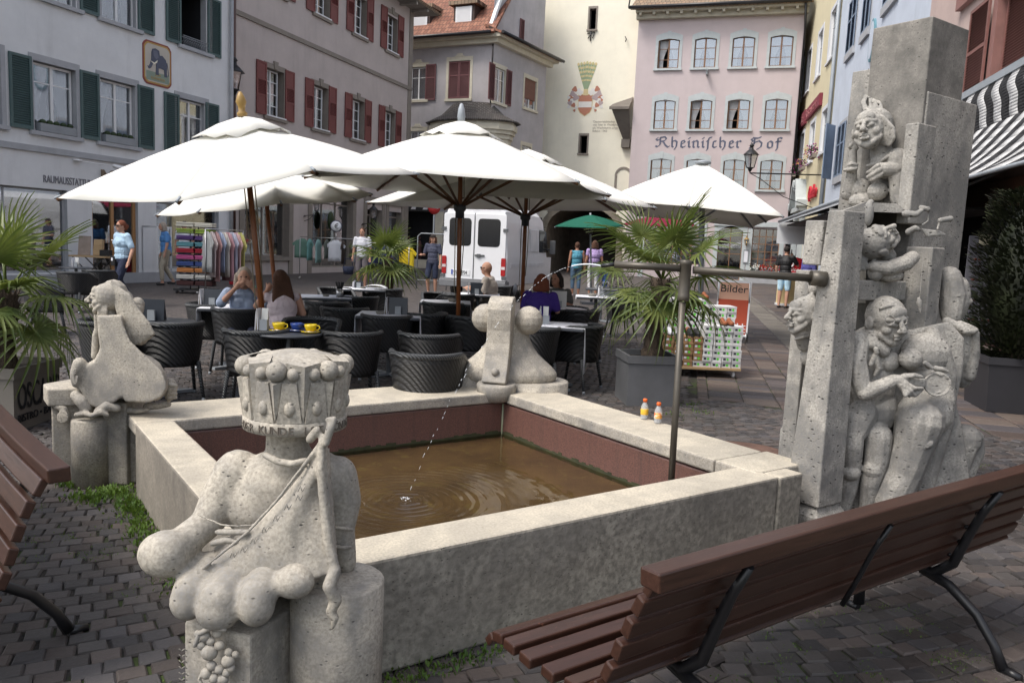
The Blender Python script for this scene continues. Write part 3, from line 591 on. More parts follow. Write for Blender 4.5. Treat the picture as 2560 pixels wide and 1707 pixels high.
# dormers
for x in (-2.75, -5.6):
    m = MB(); m.box(x, x+1.3, .15, 2.8, 13.15, 14.75, 0); m.box(x-.25, x+1.55, -.05, 3.2, 14.75, 14.95, 1); dr = m.build('dormer', [M('dormer_brown', (.05, .03, .025), .7), 'brown_tiles'], gr)
    m = MB(); m.box(x+.15, x+1.15, .08, .15, 13.25, 13.32); m.box(x+.15, x+.22, .08, .15, 13.25, 14.65); m.box(x+1.08, x+1.15, .08, .15, 13.25, 14.65); m.box(x+.62, x+.68, .08, .15, 13.3, 13.8); wn = m.build('window', 'white_paint', dr)
    m = MB(); m.box(x+.2, x+1.1, .10, .14, 13.75, 14.65)
    for k in range(16): m.box(x+.2, x+1.1, .085, .10, 13.76+k*.056, 13.79+k*.056)
    m.build('blind', 'white_paint', wn)
m = MB(); m.quad((-6.1, .11, 13.2), (-.9, .11, 13.2), (-.9, .12, 13.25), (-6.1, .12, 13.25))
# gable end on the second front: verge
m = MB(); m.X = X2; m.prism([(-.35, 13.3), (-.15, 13.3), (2.3, 18.2), (2.1, 18.2)], .1, .3); m.build('verge', 'white_paint', gr)
m = MB(); m.X = X2; m.add([(.1, .29, 12.95), (6, .29, 12.95), (6, .29, 18.1), (2.3, .29, 18.1)], [(0, 1, 2, 3)]); m.box(6.0, 6.05, .3, 4, 12, 18); m.build('gable', ['grey_plaster'], gr)
# corner oriel
m = MB(); cpt = V((-.25, .25, 0)); n = 9; ring = []
for k in range(n):
    a = PI*(.98) + (PI*1.3)*(k/(n-1)); ring.append((cpt.x-.5+2.45*math.cos(a)*1., cpt.y+1.55*math.sin(a)))
ring = [(p[0]-.6, p[1]) for p in ring]
def lev(k, z): return [(cpt.x-1.1+(p[0]-cpt.x+1.1)*k, cpt.y+(p[1]-cpt.y)*k) for p in ring]
m.slab(lev(1.0, 0), 7.35, 7.6); m.slab(lev(.96, 0), 5.2, 7.35); m.slab(lev(1.05, 0), 7.6, 7.8); m.slab(lev(1.1, 0), 7.8, 8.1); m.slab(lev(1.06, 0), 8.1, 8.3); m.slab(lev(.9, 0), 4.8, 5.2)
ori = m.build('oriel', 'stone_cream', gr); m = MB()
for k in range(n-1):
    a, b = lev(1.16, 0)[k], lev(1.16, 0)[k+1]; c, d = lev(.5, 0)[k], lev(.5, 0)[k+1]; e, f = lev(.78, 0)[k], lev(.78, 0)[k+1]
    m.add([(*a, 8.3), (*b, 8.3), (*f, 8.72), (*e, 8.72)], [(0, 1, 2, 3)]); m.add([(*e, 8.72), (*f, 8.72), (*d, 9.35), (*c, 9.35)], [(0, 1, 2, 3)])
m.slab(lev(1.18, 0), 8.24, 8.3); m.build('roof', 'slate_tiles', ori)
m = MB()
for k in (1, 3, 5, 6): a, b = lev(.975, 0)[k], lev(.975, 0)[k+1]; a, b = V((*a, 0)), V((*b, 0)); p, q = a.lerp(b, .15), a.lerp(b, .85); m.quad(p+V((0, 0, 5.5)), q+V((0, 0, 5.5)), q+V((0, 0, 7.0)), p+V((0, 0, 7.0)))
m.build('pane', 'van_glass', ori)
# shop front of the corner house
m = MB(); m.box(-6.7, -3.2, -.14, 0, 3.3, 4.5, 0); 
for k in range(5): x = -6.6+k*.8; m.prism([(x, 3.4), (x+.3, 3.4), (x+.62, 4.4), (x+.52, 4.4)], -.17, -.14, 1)
m.box(-6.6, -3.3, -.17, -.14, 3.6, 3.68, 1); m.build('shop_fascia', ['black_matte', 'white_paint'], gr)
m = MB(); m.box(-3.38, -2.85, -.1, 0, 0, 3.3); m.box(-6.7, -3.4, -.04, 0, 0, .5); m.build('pillar', 'stone_cream', gr)
m = MB()
for k in range(4): x = -6.3+k*.75; m.chain([(x, .6, .5), (x, .6, 1.1), (x, .6, 1.5)], [.12, .16, .1], 8); m.ball((x, .6, 1.75), .09, 8)
m.build('mannequin_display', M('display_dark', (.12, .05, .05), .8, .6, 3), gr)
# ---- gate tower
T0 = at(1345, 52, 3); tw = house('gate_tower', 'tall cream plastered gate tower with painted coat of arms above a stone archway', 'tower', (T0.x, T0.y), 107)
# front with archway cut out
m = MB(); ax0, ax1, asp, ar = .6, 5.2, 2.7, None; acx = (ax0+ax1)/2; arx = (ax1-ax0)/2
arc = [(acx-arx*math.cos(PI*k/16), asp+1.55*math.sin(PI*k/16)) for k in range(17)]
hl = [(2.68, 3.09, 15.1, 16.35), (2.5, 2.96, 7.55, 8.65)]
xs = [-3.0]+[p[0] for p in arc]+[2.5, 2.68, 2.96, 3.09, 6.2]; xs = sorted(set(round(x, 4) for x in xs))
def top(x): 
    if x <= ax0 or x >= ax1: return 0
    for i in range(16):
        if arc[i][0] <= x+1e-6 and x-1e-6 <= arc[i+1][0]: t = (x-arc[i][0])/(arc[i+1][0]-arc[i][0]); return arc[i][1]+(arc[i+1][1]-arc[i][1])*t
for i in range(len(xs)-1):
    a, b = xs[i], xs[i+1]; inside = a >= ax0-1e-3 and b <= ax1+1e-3
    za, zb = (top(a) or asp, top(b) or asp) if inside else (0, 0)
    m.quad((a, 0, za), (b, 0, zb), (b, 0, 5), (a, 0, 5))
wallgrid(m, -3, 6.2, 5, 26, hl, rev=.5)
body(m, -3, 6.2, 0, 26, 7)
m.f = [f for f in m.f]; m.build('wall', ['cream_plaster', 'stone_brown', 'dark_room'], tw)
m = MB()
prof = [(ax0, 0)]+arc+[(ax1, 0)]
for i in range(len(prof)-1):
    (a, c), (b, d) = prof[i], prof[i+1]; m.quad((a, 0, c), (b, 0, d), (b, 6.5, d), (a, 6.5, c), 0)
m.quad((ax0, 6.5, 0), (ax1, 6.5, 0), (ax1, 6.5, 4.4), (ax0, 6.5, 4.4), 1); m.build('gateway', [M('gate_stone', (.20, .165, .125), .9, .35, 2, 25, .8), 'shop_room'], tw)
m = MB(); rq = random.Random(9)
for i in range(16):
    (a, c), (b, d) = arc[i], arc[i+1]; ka, kb = 1.16+.06*rq.random(), 0; m.prism([(a, c), (b, d), (acx+(b-acx)*ka, asp+(d-asp)*ka+.1), (acx+(a-acx)*ka, asp+(c-asp)*ka+.1)], -.05-.01*rq.random(), -.003)
for sx, sg in ((ax0, -1), (ax1, 1)):
    z = 0
    while z < asp-.05: h = .45; L = rq.uniform(.35, .8); m.box(min(sx, sx+sg*L), max(sx, sx+sg*L), -.06-.012*rq.random(), -.003, z, min(z+h-.012, asp)); z += h
m.build('arch_stones', M('arch_stone', (.30, .26, .2), .9, .4, 1.2, 25, .7), tw)
for a, b, c, d in hl:
    o = surround(b-a, d-c, 'stone_brown', .1, .1)(); o.parent = tw; o.location = (a, 0, c)
m = MB(); m.tube([(2.83, -.06, 14.4), (2.83, -.06, 15.0)], .035, 6); m.tube([(2.6, -.06, 14.85), (3.1, -.06, 14.92)], .03, 6); m.tube([(2.66, -.06, 14.55), (2.9, -.06, 14.9)], .03, 6); m.tube([(2.95, -.06, 14.55), (3.05, -.06, 14.9)], .03, 6); m.tube([(5.0, -.1, 14.6), (5.1, -.2, 14.4), (5.05, -.2, 14.25)], .03, 5); m.build('wall_anchor', 'black_iron', tw)
# painted arms: shield, mantling, helmet with peacock plume
m = MB(); cx, cz = 2.70, 10.5
sh = [(-.44, .60), (-.2, .66), (0, .60), (.2, .66), (.44, .60), (.42, -.2), (.3, -.42), (0, -.62), (-.3, -.42), (-.42, -.2)]
m.prism([(cx+x*1.1, cz+z*1.08) for x, z in sh], -.012, -.003, 0); m.prism([(cx+x, cz+z) for x, z in sh], -.016, -.012, 1); m.prism([(cx-.43, cz-.12), (cx+.42, cz-.12), (cx+.43, cz+.24), (cx-.44, cz+.24)], -.020, -.016, 2)
for sg in (-1, 1):
    for j, (px, pz, rr, mi) in enumerate([(.5, .85, .2, 2), (.72, 1.0, .17, 1), (.85, .72, .18, 3), (.95, .42, .2, 1), (1.08, .5, .1, 2), (.8, .3, .17, 2), (.98, .15, .15, 3), (.75, .02, .14, 1), (1.05, -.08, .1, 2), (.62, .5, .2, 3), (.56, -.12, .1, 2), (.35, .78, .16, 2), (.68, -.3, .08, 1)]):
        m.prism([(cx+sg*(px+rr*math.cos(a)*(1+.22*math.cos(3*a+j))), cz+pz+rr*math.sin(a)*(1+.22*math.cos(3*a+j))) for a in [2*PI*k/12 for k in range(12)]], -.008-.0012*j, -.003, mi)
m.prism([(cx-.16, cz+.62), (cx+.16, cz+.62), (cx+.13, cz+1.0), (cx-.13, cz+1.0)], -.03, -.003, 0)
for i in range(7):
    fx = (i-3)/3; top_ = (cx+fx*.56, cz+2.62-.03*abs(i-3)); b0 = (cx+fx*.1, cz+.98)
    m.prism([(b0[0]-.02, b0[1]), (b0[0]+.02, b0[1]), (top_[0]+.085, top_[1]), (top_[0]-.085, top_[1])], -.010-.001*i, -.003, 4)
    for j in range(5):
        t = .35+j*.16; p = (b0[0]+(top_[0]-b0[0])*t, b0[1]+(top_[1]-b0[1])*t); r1 = .035+.05*t; m.prism([(p[0]+r1*math.cos(2*PI*k/8), p[1]+r1*1.2*math.sin(2*PI*k/8)) for k in range(8)], -.022-.0004*j, -.018, 5 if (i+j) % 2 else 0)
m.build('coat_of_arms', [C_('arms_gold', (.66, .54, .30)), C_('arms_red', (.46, .20, .13)), C_('arms_white', (.74, .72, .68)), C_('arms_grey', (.45, .36, .36)), C_('arms_green', (.30, .38, .24)), C_('arms_gold2', (.55, .50, .26))], tw)
text('lettering', 'Oesterreichisches Stüble\nwar hier in Waldshut\nals Wachtturm ursprünglich war\nErbaut 1362', .19, M('letter_tower', (.42, .38, .33), .9), tw, (3.26, -.01, 9.45), depth=.004, sx=1.02)
m = MB(); m.box(4.86, 5.0, -.05, 0, 5.0, 6.2)
ap = [(5.4+.55*math.cos(a)*1., 6.2+.55*math.sin(a)) for a in [PI-PI*k/10 for k in range(11)]]; ai = [(5.4+.42*math.cos(a), 6.2+.42*math.sin(a)) for a in [PI-PI*k/10 for k in range(11)]]
for k in range(10): m.prism([ap[k], ap[k+1], ai[k+1], ai[k]], -.05, -.003)
m.build('niche_arch', 'stone_brown', tw)
m = MB(); m.add([(4.5, -1.3, 10.2), (5.72, -1.3, 10.2), (5.72, 0, 11.0), (4.5, 0, 10.6)], [(0, 1, 2, 3)]); m.box(4.5, 5.72, -1.3, -1.2, 10.05, 10.2); m.add([(4.6, -1.25, 10.15), (5.72, -1.25, 10.15), (5.72, -.05, 8.3), (5.3, -.05, 8.3)], [(0, 1, 2, 3)]); m.box(5.2, 5.72, -.4, 0, 7.9, 8.4); m.build('bracket_roof', [M('old_boards', (.16, .14, .12), .8)], tw)
# ---- pink inn
P0 = at(1565, 49.5, 3); pk = house('pink_inn', 'pink four storey inn with pale blue window surrounds and blackletter name', 'inn', (P0.x, P0.y), 107)
px = [(1.27, 2.52), (3.41, 4.68), (5.57, 6.83), (7.67, 8.94)]; rz_ = [(12.47, 14.2), (8.93, 10.6), (5.47, 7.15)]
holes = [(a, b, c, d) for a, b in px for c, d in rz_] + [(5.6, 7.0, .1, 3.3), (7.55, 9.1, .95, 3.2), (1.2, 4.6, .9, 3.2)]
m = MB(); wallgrid(m, 0, 9.55, 0, 15.6, holes, rev=.16); body(m, 0, 9.55, 0, 15.6, 8); m.build('wall', ['pink_plaster', 'stone_pale', 'dark_room'], pk)
def psur():
    w_, h_, t = 1.26, 1.73, .16; N_ = 8; m = MB()
    m.box(-t, 0, -.03, 0, 0, h_-.02); m.box(w_, w_+t, -.03, 0, 0, h_-.02); m.box(-t-.05, w_+t+.05, -.12, 0, -.12, 0)
    for k in range(N_):
        u0, u1 = k/N_, (k+1)/N_; o_ = lambda u: (-t+(w_+2*t)*u, h_+.16+.20*math.sin(PI*u)); i_ = lambda u: (w_*u, h_-.12+.1*math.sin(PI*u))
        m.prism([i_(u0), i_(u1), o_(u1), o_(u0)], -.032, .0)
    m.prism([(-t, h_-.02), (0, h_-.12), (-t, h_+.16)], -.031, 0); m.prism([(w_+t, h_-.02), (w_+t, h_+.16), (w_, h_-.12)], -.031, 0)
    m.prism([(w_/2-.08, h_+.0), (w_/2+.08, h_+.0), (w_/2+.11, h_+.42), (w_/2-.11, h_+.42)], -.05, -.033); return m.build('surround', 'stone_pale')
for i, (a, b) in enumerate(px):
    for j, (c, d) in enumerate(rz_):
        place('pks', psur, pk, (a, 0, c)); key = 'pkw%d' % (j == 0 and i == 0)
        key = 'pkw1' if (i, j) in ((0, 0), (1, 1), (2, 1)) else 'pkw0'; place(key, window(1.24, 1.72, 'brown_frame', (.5,), (.3, .66), 2, .065, .03, openleft=(j == 0 and i == 0)), pk, (a+.01, .1, c+.01))
m = MB(); m.box(-.1, 9.6, -.7, 0, 15.6, 15.75); m.box(-.1, 9.6, -.35, 0, 15.3, 15.6)
for k in range(12): m.box(.1+k*.8, .25+k*.8, -.68, -.35, 15.45, 15.6)
m.build('eaves', M('eaves_cream', (.45, .42, .34), .8), pk)
m = MB(); roofq(m, (-.4, -.85, 15.8), (9.8, -.85, 15.8), (9.2, 4, 19.5), (0.2, 4, 19.5)); m.build('roof', 'brown_tiles', pk); m = MB(); m.tube([(-.5, -.92, 15.82), (9.7, -.92, 15.82)], .1, 8); m.tube([(9.5, -.1, .1), (9.5, -.1, 14.5), (9.4, -.8, 15.7)], .07, 8); m.tube([(-.5, -.95, 15.8), (-.35, -.95, 17)], .04, 6); m.build('gutter', 'black_iron', pk)
m = MB(); m.box(-.02, 9.56, -.05, 0, 0, .9) if 0 else None
m.box(.9, 1.2, -.05, 0, 0, 3.2); m.box(4.6, 4.9, -.05, 0, 0, 3.2); m.box(.9, 4.9, -.06, 0, 3.2, 3.45); m.build('stone_trim', 'stone_pale', pk); m = MB(); m.box(5.35, 5.6, -.05, 0, 0, 3.3); m.box(7.0, 7.25, -.05, 0, 0, 3.3); m.box(7.3, 7.55, -.05, 0, 0, 3.2); m.box(9.1, 9.35, -.05, 0, 0, 3.2); m.box(5.3, 9.4, -.12, 0, 3.3, 3.6);
for k in range(6):
    u0, u1 = k/6, (k+1)/6; m.prism([(5.6+1.4*u0, 3.0+.3*math.sin(PI*u0)), (5.6+1.4*u1, 3.0+.3*math.sin(PI*u1)), (5.6+1.4*u1, 3.32), (5.6+1.4*u0, 3.32)], -.05, -.0)
m.box(7.55, 9.1, -.12, 0, .8, .95); m.build('stone_trim', 'stone_pale', pk)
def mullions(root, x0, x1, z0, z1, nx, nz, mat, y=.08):
    m = MB()
    for i in range(nx+1): q = x0+(x1-x0-.05)*i/nx; m.box(q, q+.05, y, y+.05, z0, z1)
    for j in range(nz+1): q = z0+(z1-z0-.04)*j/nz; m.box(x0, x1, y+.005, y+.04, q, q+.04)
    o = m.build('window', mat, root); m = MB(); m.box(x0, x1, y+.02, y+.025, z0, z1); m.build('pane', 'window_glass', o); return o
mullions(pk, 7.55, 9.1, .95, 3.2, 4, 5, 'brown_frame'); mullions(pk, 1.2, 4.6, .9, 3.2, 6, 4, 'brown_frame'); mullions(pk, 5.6, 7.0, .1, 3.2, 2, 2, 'brown_frame')
m = MB(); drape(m, 7.6, 9.05, 1.0, 1.7, .3, 1); m.build('curtain', 'curtain', pk)
m = MB(); m.box(7.12, 7.42, -.1, -.05, 1.15, 1.95, 0); m.box(7.16, 7.38, -.105, -.1, 1.2, 1.85, 1); m.build('menu_case', ['zinc', 'white_cloth'], pk)
lt = lantern().build('wall_lantern', ['brass', 'window_glass', 'lamp_glow'], pk, loc=(7.24, -.3, 2.25)); lt.scale = (.8,)*3
m = MB(); m.box(7.5, 9.2, -.45, -.12, .35, .75); fb = m.build('flower_box', 'zinc', pk)
def blooms(x0, x1, y, z, mats, parent, n=120, r=.2, nm='flowers'):
    m = MB(); rq = random.Random(int(x0*100)); 
    for i in range(n):
        c = V((rq.uniform(x0, x1), y+rq.gauss(0, r*.5), z+rq.gauss(.1, r*.5))); mi = 0 if rq.random() < .5 else (1 if (len(mats) < 3 or c.x > x0+(x1-x0)*.35) else 2); m.ball(c, rq.uniform(.02, .045), 6, mi)
    return m.build(nm, mats, parent)
blooms(7.5, 9.2, -.3, .8, ['box_leaf', C_('red_bloom', (.45, .02, .02)), C_('white_bloom', (.75, .75, .7))], fb, 240, .25)
m = MB(); m.box(4.5, 7.2, -.3, 0, -.0, .1); m.box(7.25, 9.5, -.5, -.02, 0, .35); m.build('plinth', 'stone_grey', pk)
m = MB(); m.box(4.2, 4.3, -.5, 0, 12.0, 12.3); m.tube([(4.25, -.1, 12.25), (4.25, -.9, 12.15)], .03, 6); m.build('flag_holder', 'zinc', pk)
# blackletter name painted on the front, drawn with a broad nib
def nib(m, pts, w_=.085, th=.03, ang=R(42), y=-.012):
    a = V((math.cos(ang)*w_, 0, math.sin(ang)*w_)); b = V((-math.sin(ang)*th, 0, math.cos(ang)*th))
    for i in range(len(pts)-1):
        p, q = V((pts[i][0], y, pts[i][1])), V((pts[i+1][0], y, pts[i+1][1])); y2 = V((0, .0008*((i*7) % 5), 0))
        c = [a+b, a-b, -a-b, -a+b]; hull = [p+k for k in c]+[q+k for k in c]; 
        ctr = (p+q)/2; hs_ = sorted(((math.atan2((h-ctr).z, (h-ctr).x), h) for h in hull), key=lambda t: t[0])
        P_ = [h for _, h in hs_]; ok = True
        while ok and len(P_) > 4: # convex hull by pruning
            ok = False
            for k in range(len(P_)):
                u, v_, z_ = P_[k-1], P_[k], P_[(k+1) % len(P_)]
                if (v_-u).x*(z_-v_).z-(v_-u).z*(z_-v_).x <= 1e-6: P_.pop(k); ok = True; break
        m.extr([h+y2 for h in P_], (0, .008, 0))
GL = {'R': (.95, [[(.12, .9), (.0, .78), (.1, .66), (.28, .74)], [(.3, .95), (.3, .25), (.12, .05), (0, .12)], [(.3, .92), (.6, 1.0), (.72, .82), (.6, .62), (.34, .55)], [(.5, .55), (.68, .2), (.85, .02), (.95, .1)]]),
      'h': (.58, [[(.1, .98), (.12, .1), (.2, .03)], [(.12, .55), (.3, .66), (.44, .52), (.42, .1), (.3, -.18)]]), 'e': (.46, [[(.12, .55), (.1, .1), (.24, 0), (.38, .1)], [(.12, .58), (.28, .66), (.36, .5), (.14, .32)]]),
      'i': (.28, [[(.04, .52), (.12, .62), (.12, .08), (.22, .02)], [(.08, .84), (.18, .92)]]), 'n': (.56, [[(.02, .52), (.1, .62), (.1, .06), (.18, .0)], [(.12, .52), (.3, .66), (.4, .55), (.4, .08), (.5, .02)]]),
      'f': (.32, [[(.04, .6), (.14, .68), (.14, -.12), (.08, -.25)], [(.14, .62), (.2, .92), (.36, .96)]]), 'c': (.42, [[(.3, .6), (.14, .58), (.1, .12), (.22, .0), (.34, .08)]]),
      'r': (.4, [[(.02, .52), (.1, .62), (.1, .08), (.2, .02)], [(.12, .52), (.26, .66), (.34, .58)]]), ' ': (.42, []), 'H': (1.0, [[(.2, .95), (.08, .8), (.2, .65), (.12, .5)], [(.2, .92), (.5, .9), (.7, 1.0)], [(.3, .85), (.28, .35), (.12, .1), (.0, .0), (.2, -.05)], [(.3, .5), (.6, .66), (.78, .45), (.74, .1), (.5, -.12)]]),
      'o': (.52, [[(.26, .64), (.1, .5), (.1, .1), (.24, 0), (.4, .12), (.4, .52), (.26, .64)]]), 'F': (.42, [[(.16, .9), (.16, .0), (.08, -.2)], [(.16, .86), (.3, .96), (.42, .88)], [(.04, .58), (.36, .62)]])}
m = MB(); x = 1.5
for ch in 'Rheinifcher HoF':
    w_, st = GL[ch]
    for s_ in st: nib(m, [(x+p[0]*.86, 7.86+p[1]*.62) for p in s_], .052, .018)
    x += w_*.86*1.03+.035
m.build('lettering', M('letter_ink', (.10, .11, .16), .8), pk)
# ------------------------------------------------------------------ the row on the right
Y0 = at(1978, 49, 4)
ye = house('yellow_house', 'yellow plastered house with white window surrounds, flower baskets and a stone gable over its door', 'house', (Y0.x, Y0.y), 192.5)
yx = [(-6, -4), (-1.9, .05), (1.25, 3.35), (5.2, 7.4), (9.15, 11.4)]
holes = [(a+.3, b-.3, c, d) for a, b in yx for c, d in ((11.0, 13.35), (6.65, 8.7))] + [(-.9, .9, .05, 3.0), (2.0, 5.0, .3, 3.2), (6.5, 9.5, .3, 3.2)]
m = MB(); wallgrid(m, -3.2, 12.2, 0, 17, holes, rev=.2); m.quad((12.2, 0, 0), (12.2, 8, 0), (12.2, 8, 17), (12.2, 0, 17)); m.quad((-3.2, 0, 17), (12.2, 0, 17), (12.2, 8, 17), (-3.2, 8, 17)); m.build('wall', ['yellow_plaster', 'white_paint', 'dark_room'], ye)
def ysur(w_, h_, t=.2):
    def b():
        m = MB(); m.box(-t, 0, -.03, 0, 0, h_); m.box(w_, w_+t, -.03, 0, 0, h_); m.box(-t, w_+t, -.03, 0, h_, h_+t); m.box(-t-.04, w_+t+.04, -.1, 0, -.1, 0); return m.build('surround', M('surround_white', (.60, .62, .66), .8, .06))
    return b
for a, b in yx:
    for j, (c, d) in enumerate(((11.0, 13.35), (6.65, 8.7))):
        w_ = b-a-.6; k = '%d%.1f' % (j, w_); place('ys'+k, ysur(w_, d-c), ye, (a+.3, 0, c)); place('yw'+k, window(w_, d-c, vs=(.5,), hs=(.7,), curt=1), ye, (a+.3, .1, c))
m = MB(); m.tube([(12.25, -.12, .1), (12.25, -.12, 17)], .09, 8); m.build('downpipe', 'gutter_grey', ye); m = MB(); m.tube([(-3.1, -.1, .1), (-3.1, -.1, 15)], .06, 8); m.build('downpipe', 'gutter_grey', ye)
m = MB(); m.box(.9, 3.6, -.16, 0, 9.1, 9.85); m.box(3.9, 8.9, -.16, 0, 9.15, 9.75); m.build('sign_board', C_('letter_wine', (.20, .03, .05)), ye)
text('lettering', 'Café', .7, C_('letter_rose', (.34, .12, .13)), ye, (1.1, -.17, 9.25), depth=.01, sx=1.5); text('lettering', 'Restaurant', .6, 'letter_rose', ye, (4.1, -.17, 9.25), depth=.01, sx=1.5)
text('lettering', 'Quellen', .95, C_('letter_red', (.55, .03, .05)), ye, (7.6, -.1, 4.6), depth=.05, shear=.3, sx=.85)
def basket(x, y, z, parent, ln=1.3):
    m = MB(); m.box(x, x+ln, y-.2, y, z-.05, z+.12); fb = m.build('flower_box', 'stone_brown', parent); blooms(x, x+ln, y-.15, z+.2, ['box_leaf', C_('magenta_bloom', (.35, .05, .22)), C_('orange_bloom', (.55, .28, .10))], fb, 130, .28); return fb
basket(1.3, -.25, 6.3, ye); basket(5.4, -.25, 6.3, ye); basket(9.6, -.3, 6.45, ye)
# door surround with broken gable
m = MB(); m.box(3.2, 3.6, -.25, 0, 0, 4.3); m.box(5.9, 6.3, -.25, 0, 0, 4.3)
for sg in (-1, 1):
    pts = [(4.75+sg*(2.0-1.8*t), 4.35+1.1*t-.35*math.sin(t*PI*2)) for t in [k/8 for k in range(9)]]
    for i in range(8): m.prism([pts[i], pts[i+1], (pts[i+1][0], pts[i+1][1]+.32), (pts[i][0], pts[i][1]+.32)], -.55, 0)
m.prism([(4.75+.55*math.cos(2*PI*k/14), 4.95+.7*math.sin(2*PI*k/14)) for k in range(14)], -.3, 0); m.box(2.9, 6.6, -.4, 0, 4.1, 4.35); m.ball((4.75, -.25, 5.6), (.35, .2, .35), 10); m.ball((4.0, -.3, 5.4), (.3, .2, .2), 10)
m.build('door_gable', 'stone_pale', ye)
ln = lantern().build('wall_lantern', ['black_iron', 'window_glass', 'white_paint'], ye, loc=(11.6, -3.35, 5.75)); ln.scale = (1.75,)*3
m = MB(); m.tube([(0, 0, -.1), (0, 0, -.14), (.1, 1.86, -.16)], .02, 6); m.tube([(0, 0, -.14), (.05, .3, -.3), (.1, .9, -.75), (.1, 1.9, -1.1)], .012, 6); m.build('bracket', 'black_iron', ln)
mullions(ye, 2.0, 5.0, .3, 3.2, 3, 1, 'zinc'); mullions(ye, 6.5, 9.5, .3, 3.2, 3, 1, 'zinc')
def awning(s0, s1, z0, z1, out, mats, name, label, root, stripes=0, val=.25, sag=.12, n=24):
    """cloth from the wall (z1) to the front bar (z0)"""
    m = MB(); k = 6
    for i in range(n):
        for j in range(k):
            def P(u, v): return (s0+(s1-s0)*u, -out*v, z1+(z0-z1)*v-sag*math.sin(PI*v))
            m.add([P(i/n, j/k), P((i+1)/n, j/k), P((i+1)/n, (j+1)/k), P(i/n, (j+1)/k)], [(0, 1, 2, 3)], (i % 2) if stripes else 0, True)
        a, b = s0+(s1-s0)*i/n, s0+(s1-s0)*(i+1)/n; lo = z0-val
        for q in range(3):
            u0, u1 = a+(b-a)*q/3, a+(b-a)*(q+1)/3; dd = lambda x: .03*math.sin(x*9)
            for zz in range(4):
                zt_, zb = z0-val*zz/4, z0-val*(zz+1)/4; g = lambda z: .035*math.sin((z-z0)*14)
                m.add([(u0+g(zt_), -out-.01, zt_), (u1+g(zt_), -out-.01, zt_), (u1+g(zb), -out-.01, zb), (u0+g(zb), -out-.01, zb)], [(0, 1, 2, 3)], (i % 2) if stripes else 0)
    t = m.build('canopy', mats, root, solid=.004); m = MB(); m.tube([(s0, -out, z0+.03), (s1, -out, z0+.03)], .045, 8); m.box(s0, s1, -.12, 0, z1-.05, z1+.12)
    for x in (s0+.3, (s0+s1)/2, s1-.3): m.tube([(x, -.1, z1-.1), (x+.2, -out*.5, (z0+z1)/2-.35), (x, -out, z0)], .025, 6)
    m.build('awning_frame', 'gutter_grey', root)
aw = thing('awning', 'white awning with lettered side valance on the pale blue house', 'awning', (0, 0, 0)); aw.location = ye.location; aw.rotation_euler = ye.rotation_euler
awning(23.5, 36, 2.75, 3.6, 3.0, [C_('awning_white', (.62, .64, .66))], 'awning', '', aw, 0, .06, .03)
m = MB(); m.box(23.4, 23.43, -3.02, -1.6, 2.05, 2.78); o = m.build('side_valance', 'awning_white', aw)
tx = text('lettering', 'PORT  MC  OFFT', .2, C_('letter_dark', (.12, .1, .1)), aw, (23.39, -1.65, 2.3), rot=(PI/2, 0, -PI/2), depth=.003, sx=.62)
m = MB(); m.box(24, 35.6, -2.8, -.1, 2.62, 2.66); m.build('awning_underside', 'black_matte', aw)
# ---- pale blue house
bl = thing('blue_house', 'pale blue plastered house with grey-blue louvred shutters on stone sills', 'house'); bl.location = ye.location; bl.rotation_euler = ye.rotation_euler
bxs = [(13.2, 14.1), (14.9, 16.5), (18.0, 19.3), (21.6, 23.5), (25.2, 26.6)]
holes = [(a, b, c, d) for a, b in bxs[1:] for c, d in ((10.1, 12.2), (5.05, 7.2))] + [(14, 20, .2, 3.0), (21.5, 27, .2, 3.0)]
m = MB(); wallgrid(m, 12.4, 28.2, 0, 17, holes, rev=.2); m.quad((12.4, 0, 0), (12.4, 0, 17), (12.4, 8, 17), (12.4, 8, 0)); m.quad((28.2, 0, 0), (28.2, 8, 0), (28.2, 8, 17), (28.2, 0, 17)); m.quad((12.4, 0, 17), (28.2, 0, 17), (28.2, 8, 17), (12.4, 8, 17)); m.build('wall', ['blue_plaster', 'stone_grey', 'dark_room'], bl)
for a, b in bxs[1:]:
    for c, d in ((10.1, 12.2), (5.05, 7.2)):
        w_ = b-a; o = surround(w_, d-c, 'stone_grey', .12, .28)(); o.parent = bl; o.location = (a, -.0, c); o = window(w_, d-c, curt=0)(); o.parent = bl; o.location = (a, .12, c)
        for sx in (a-.02, b-w_/2+.02): o = shutter(w_/2, d-c, 'shutter_blue', 'two')(); o.parent = bl; o.location = (sx, -.09 if c > 9 else -.09, c)
o = shutter(.8, 2.3, 'shutter_blue', 'two')(); o.parent = bl; o.location = (14.2, -.12, 5.05); o.rotation_euler = (0, 0, R(-35))
m = MB(); m.prism([(20.2+.42*math.cos(2*PI*k/18), 9.4+.75*math.sin(2*PI*k/18)) for k in range(18)], -.08, 0); m.prism([(20.2+.34*math.cos(2*PI*k/18), 9.4+.66*math.sin(2*PI*k/18)) for k in range(18)], -.09, -.08, 1); m.build('round_sign', [C_('sign_teal', (.12, .25, .3)), 'blue_plaster'], bl)
mullions(bl, 14, 20, .2, 3.0, 4, 1, 'zinc'); mullions(bl, 21.5, 27, .2, 3.0, 4, 1, 'zinc')
m = MB(); m.box(17.5, 17.6, -1.9, -.05, 3.1, 3.2) if 0 else None
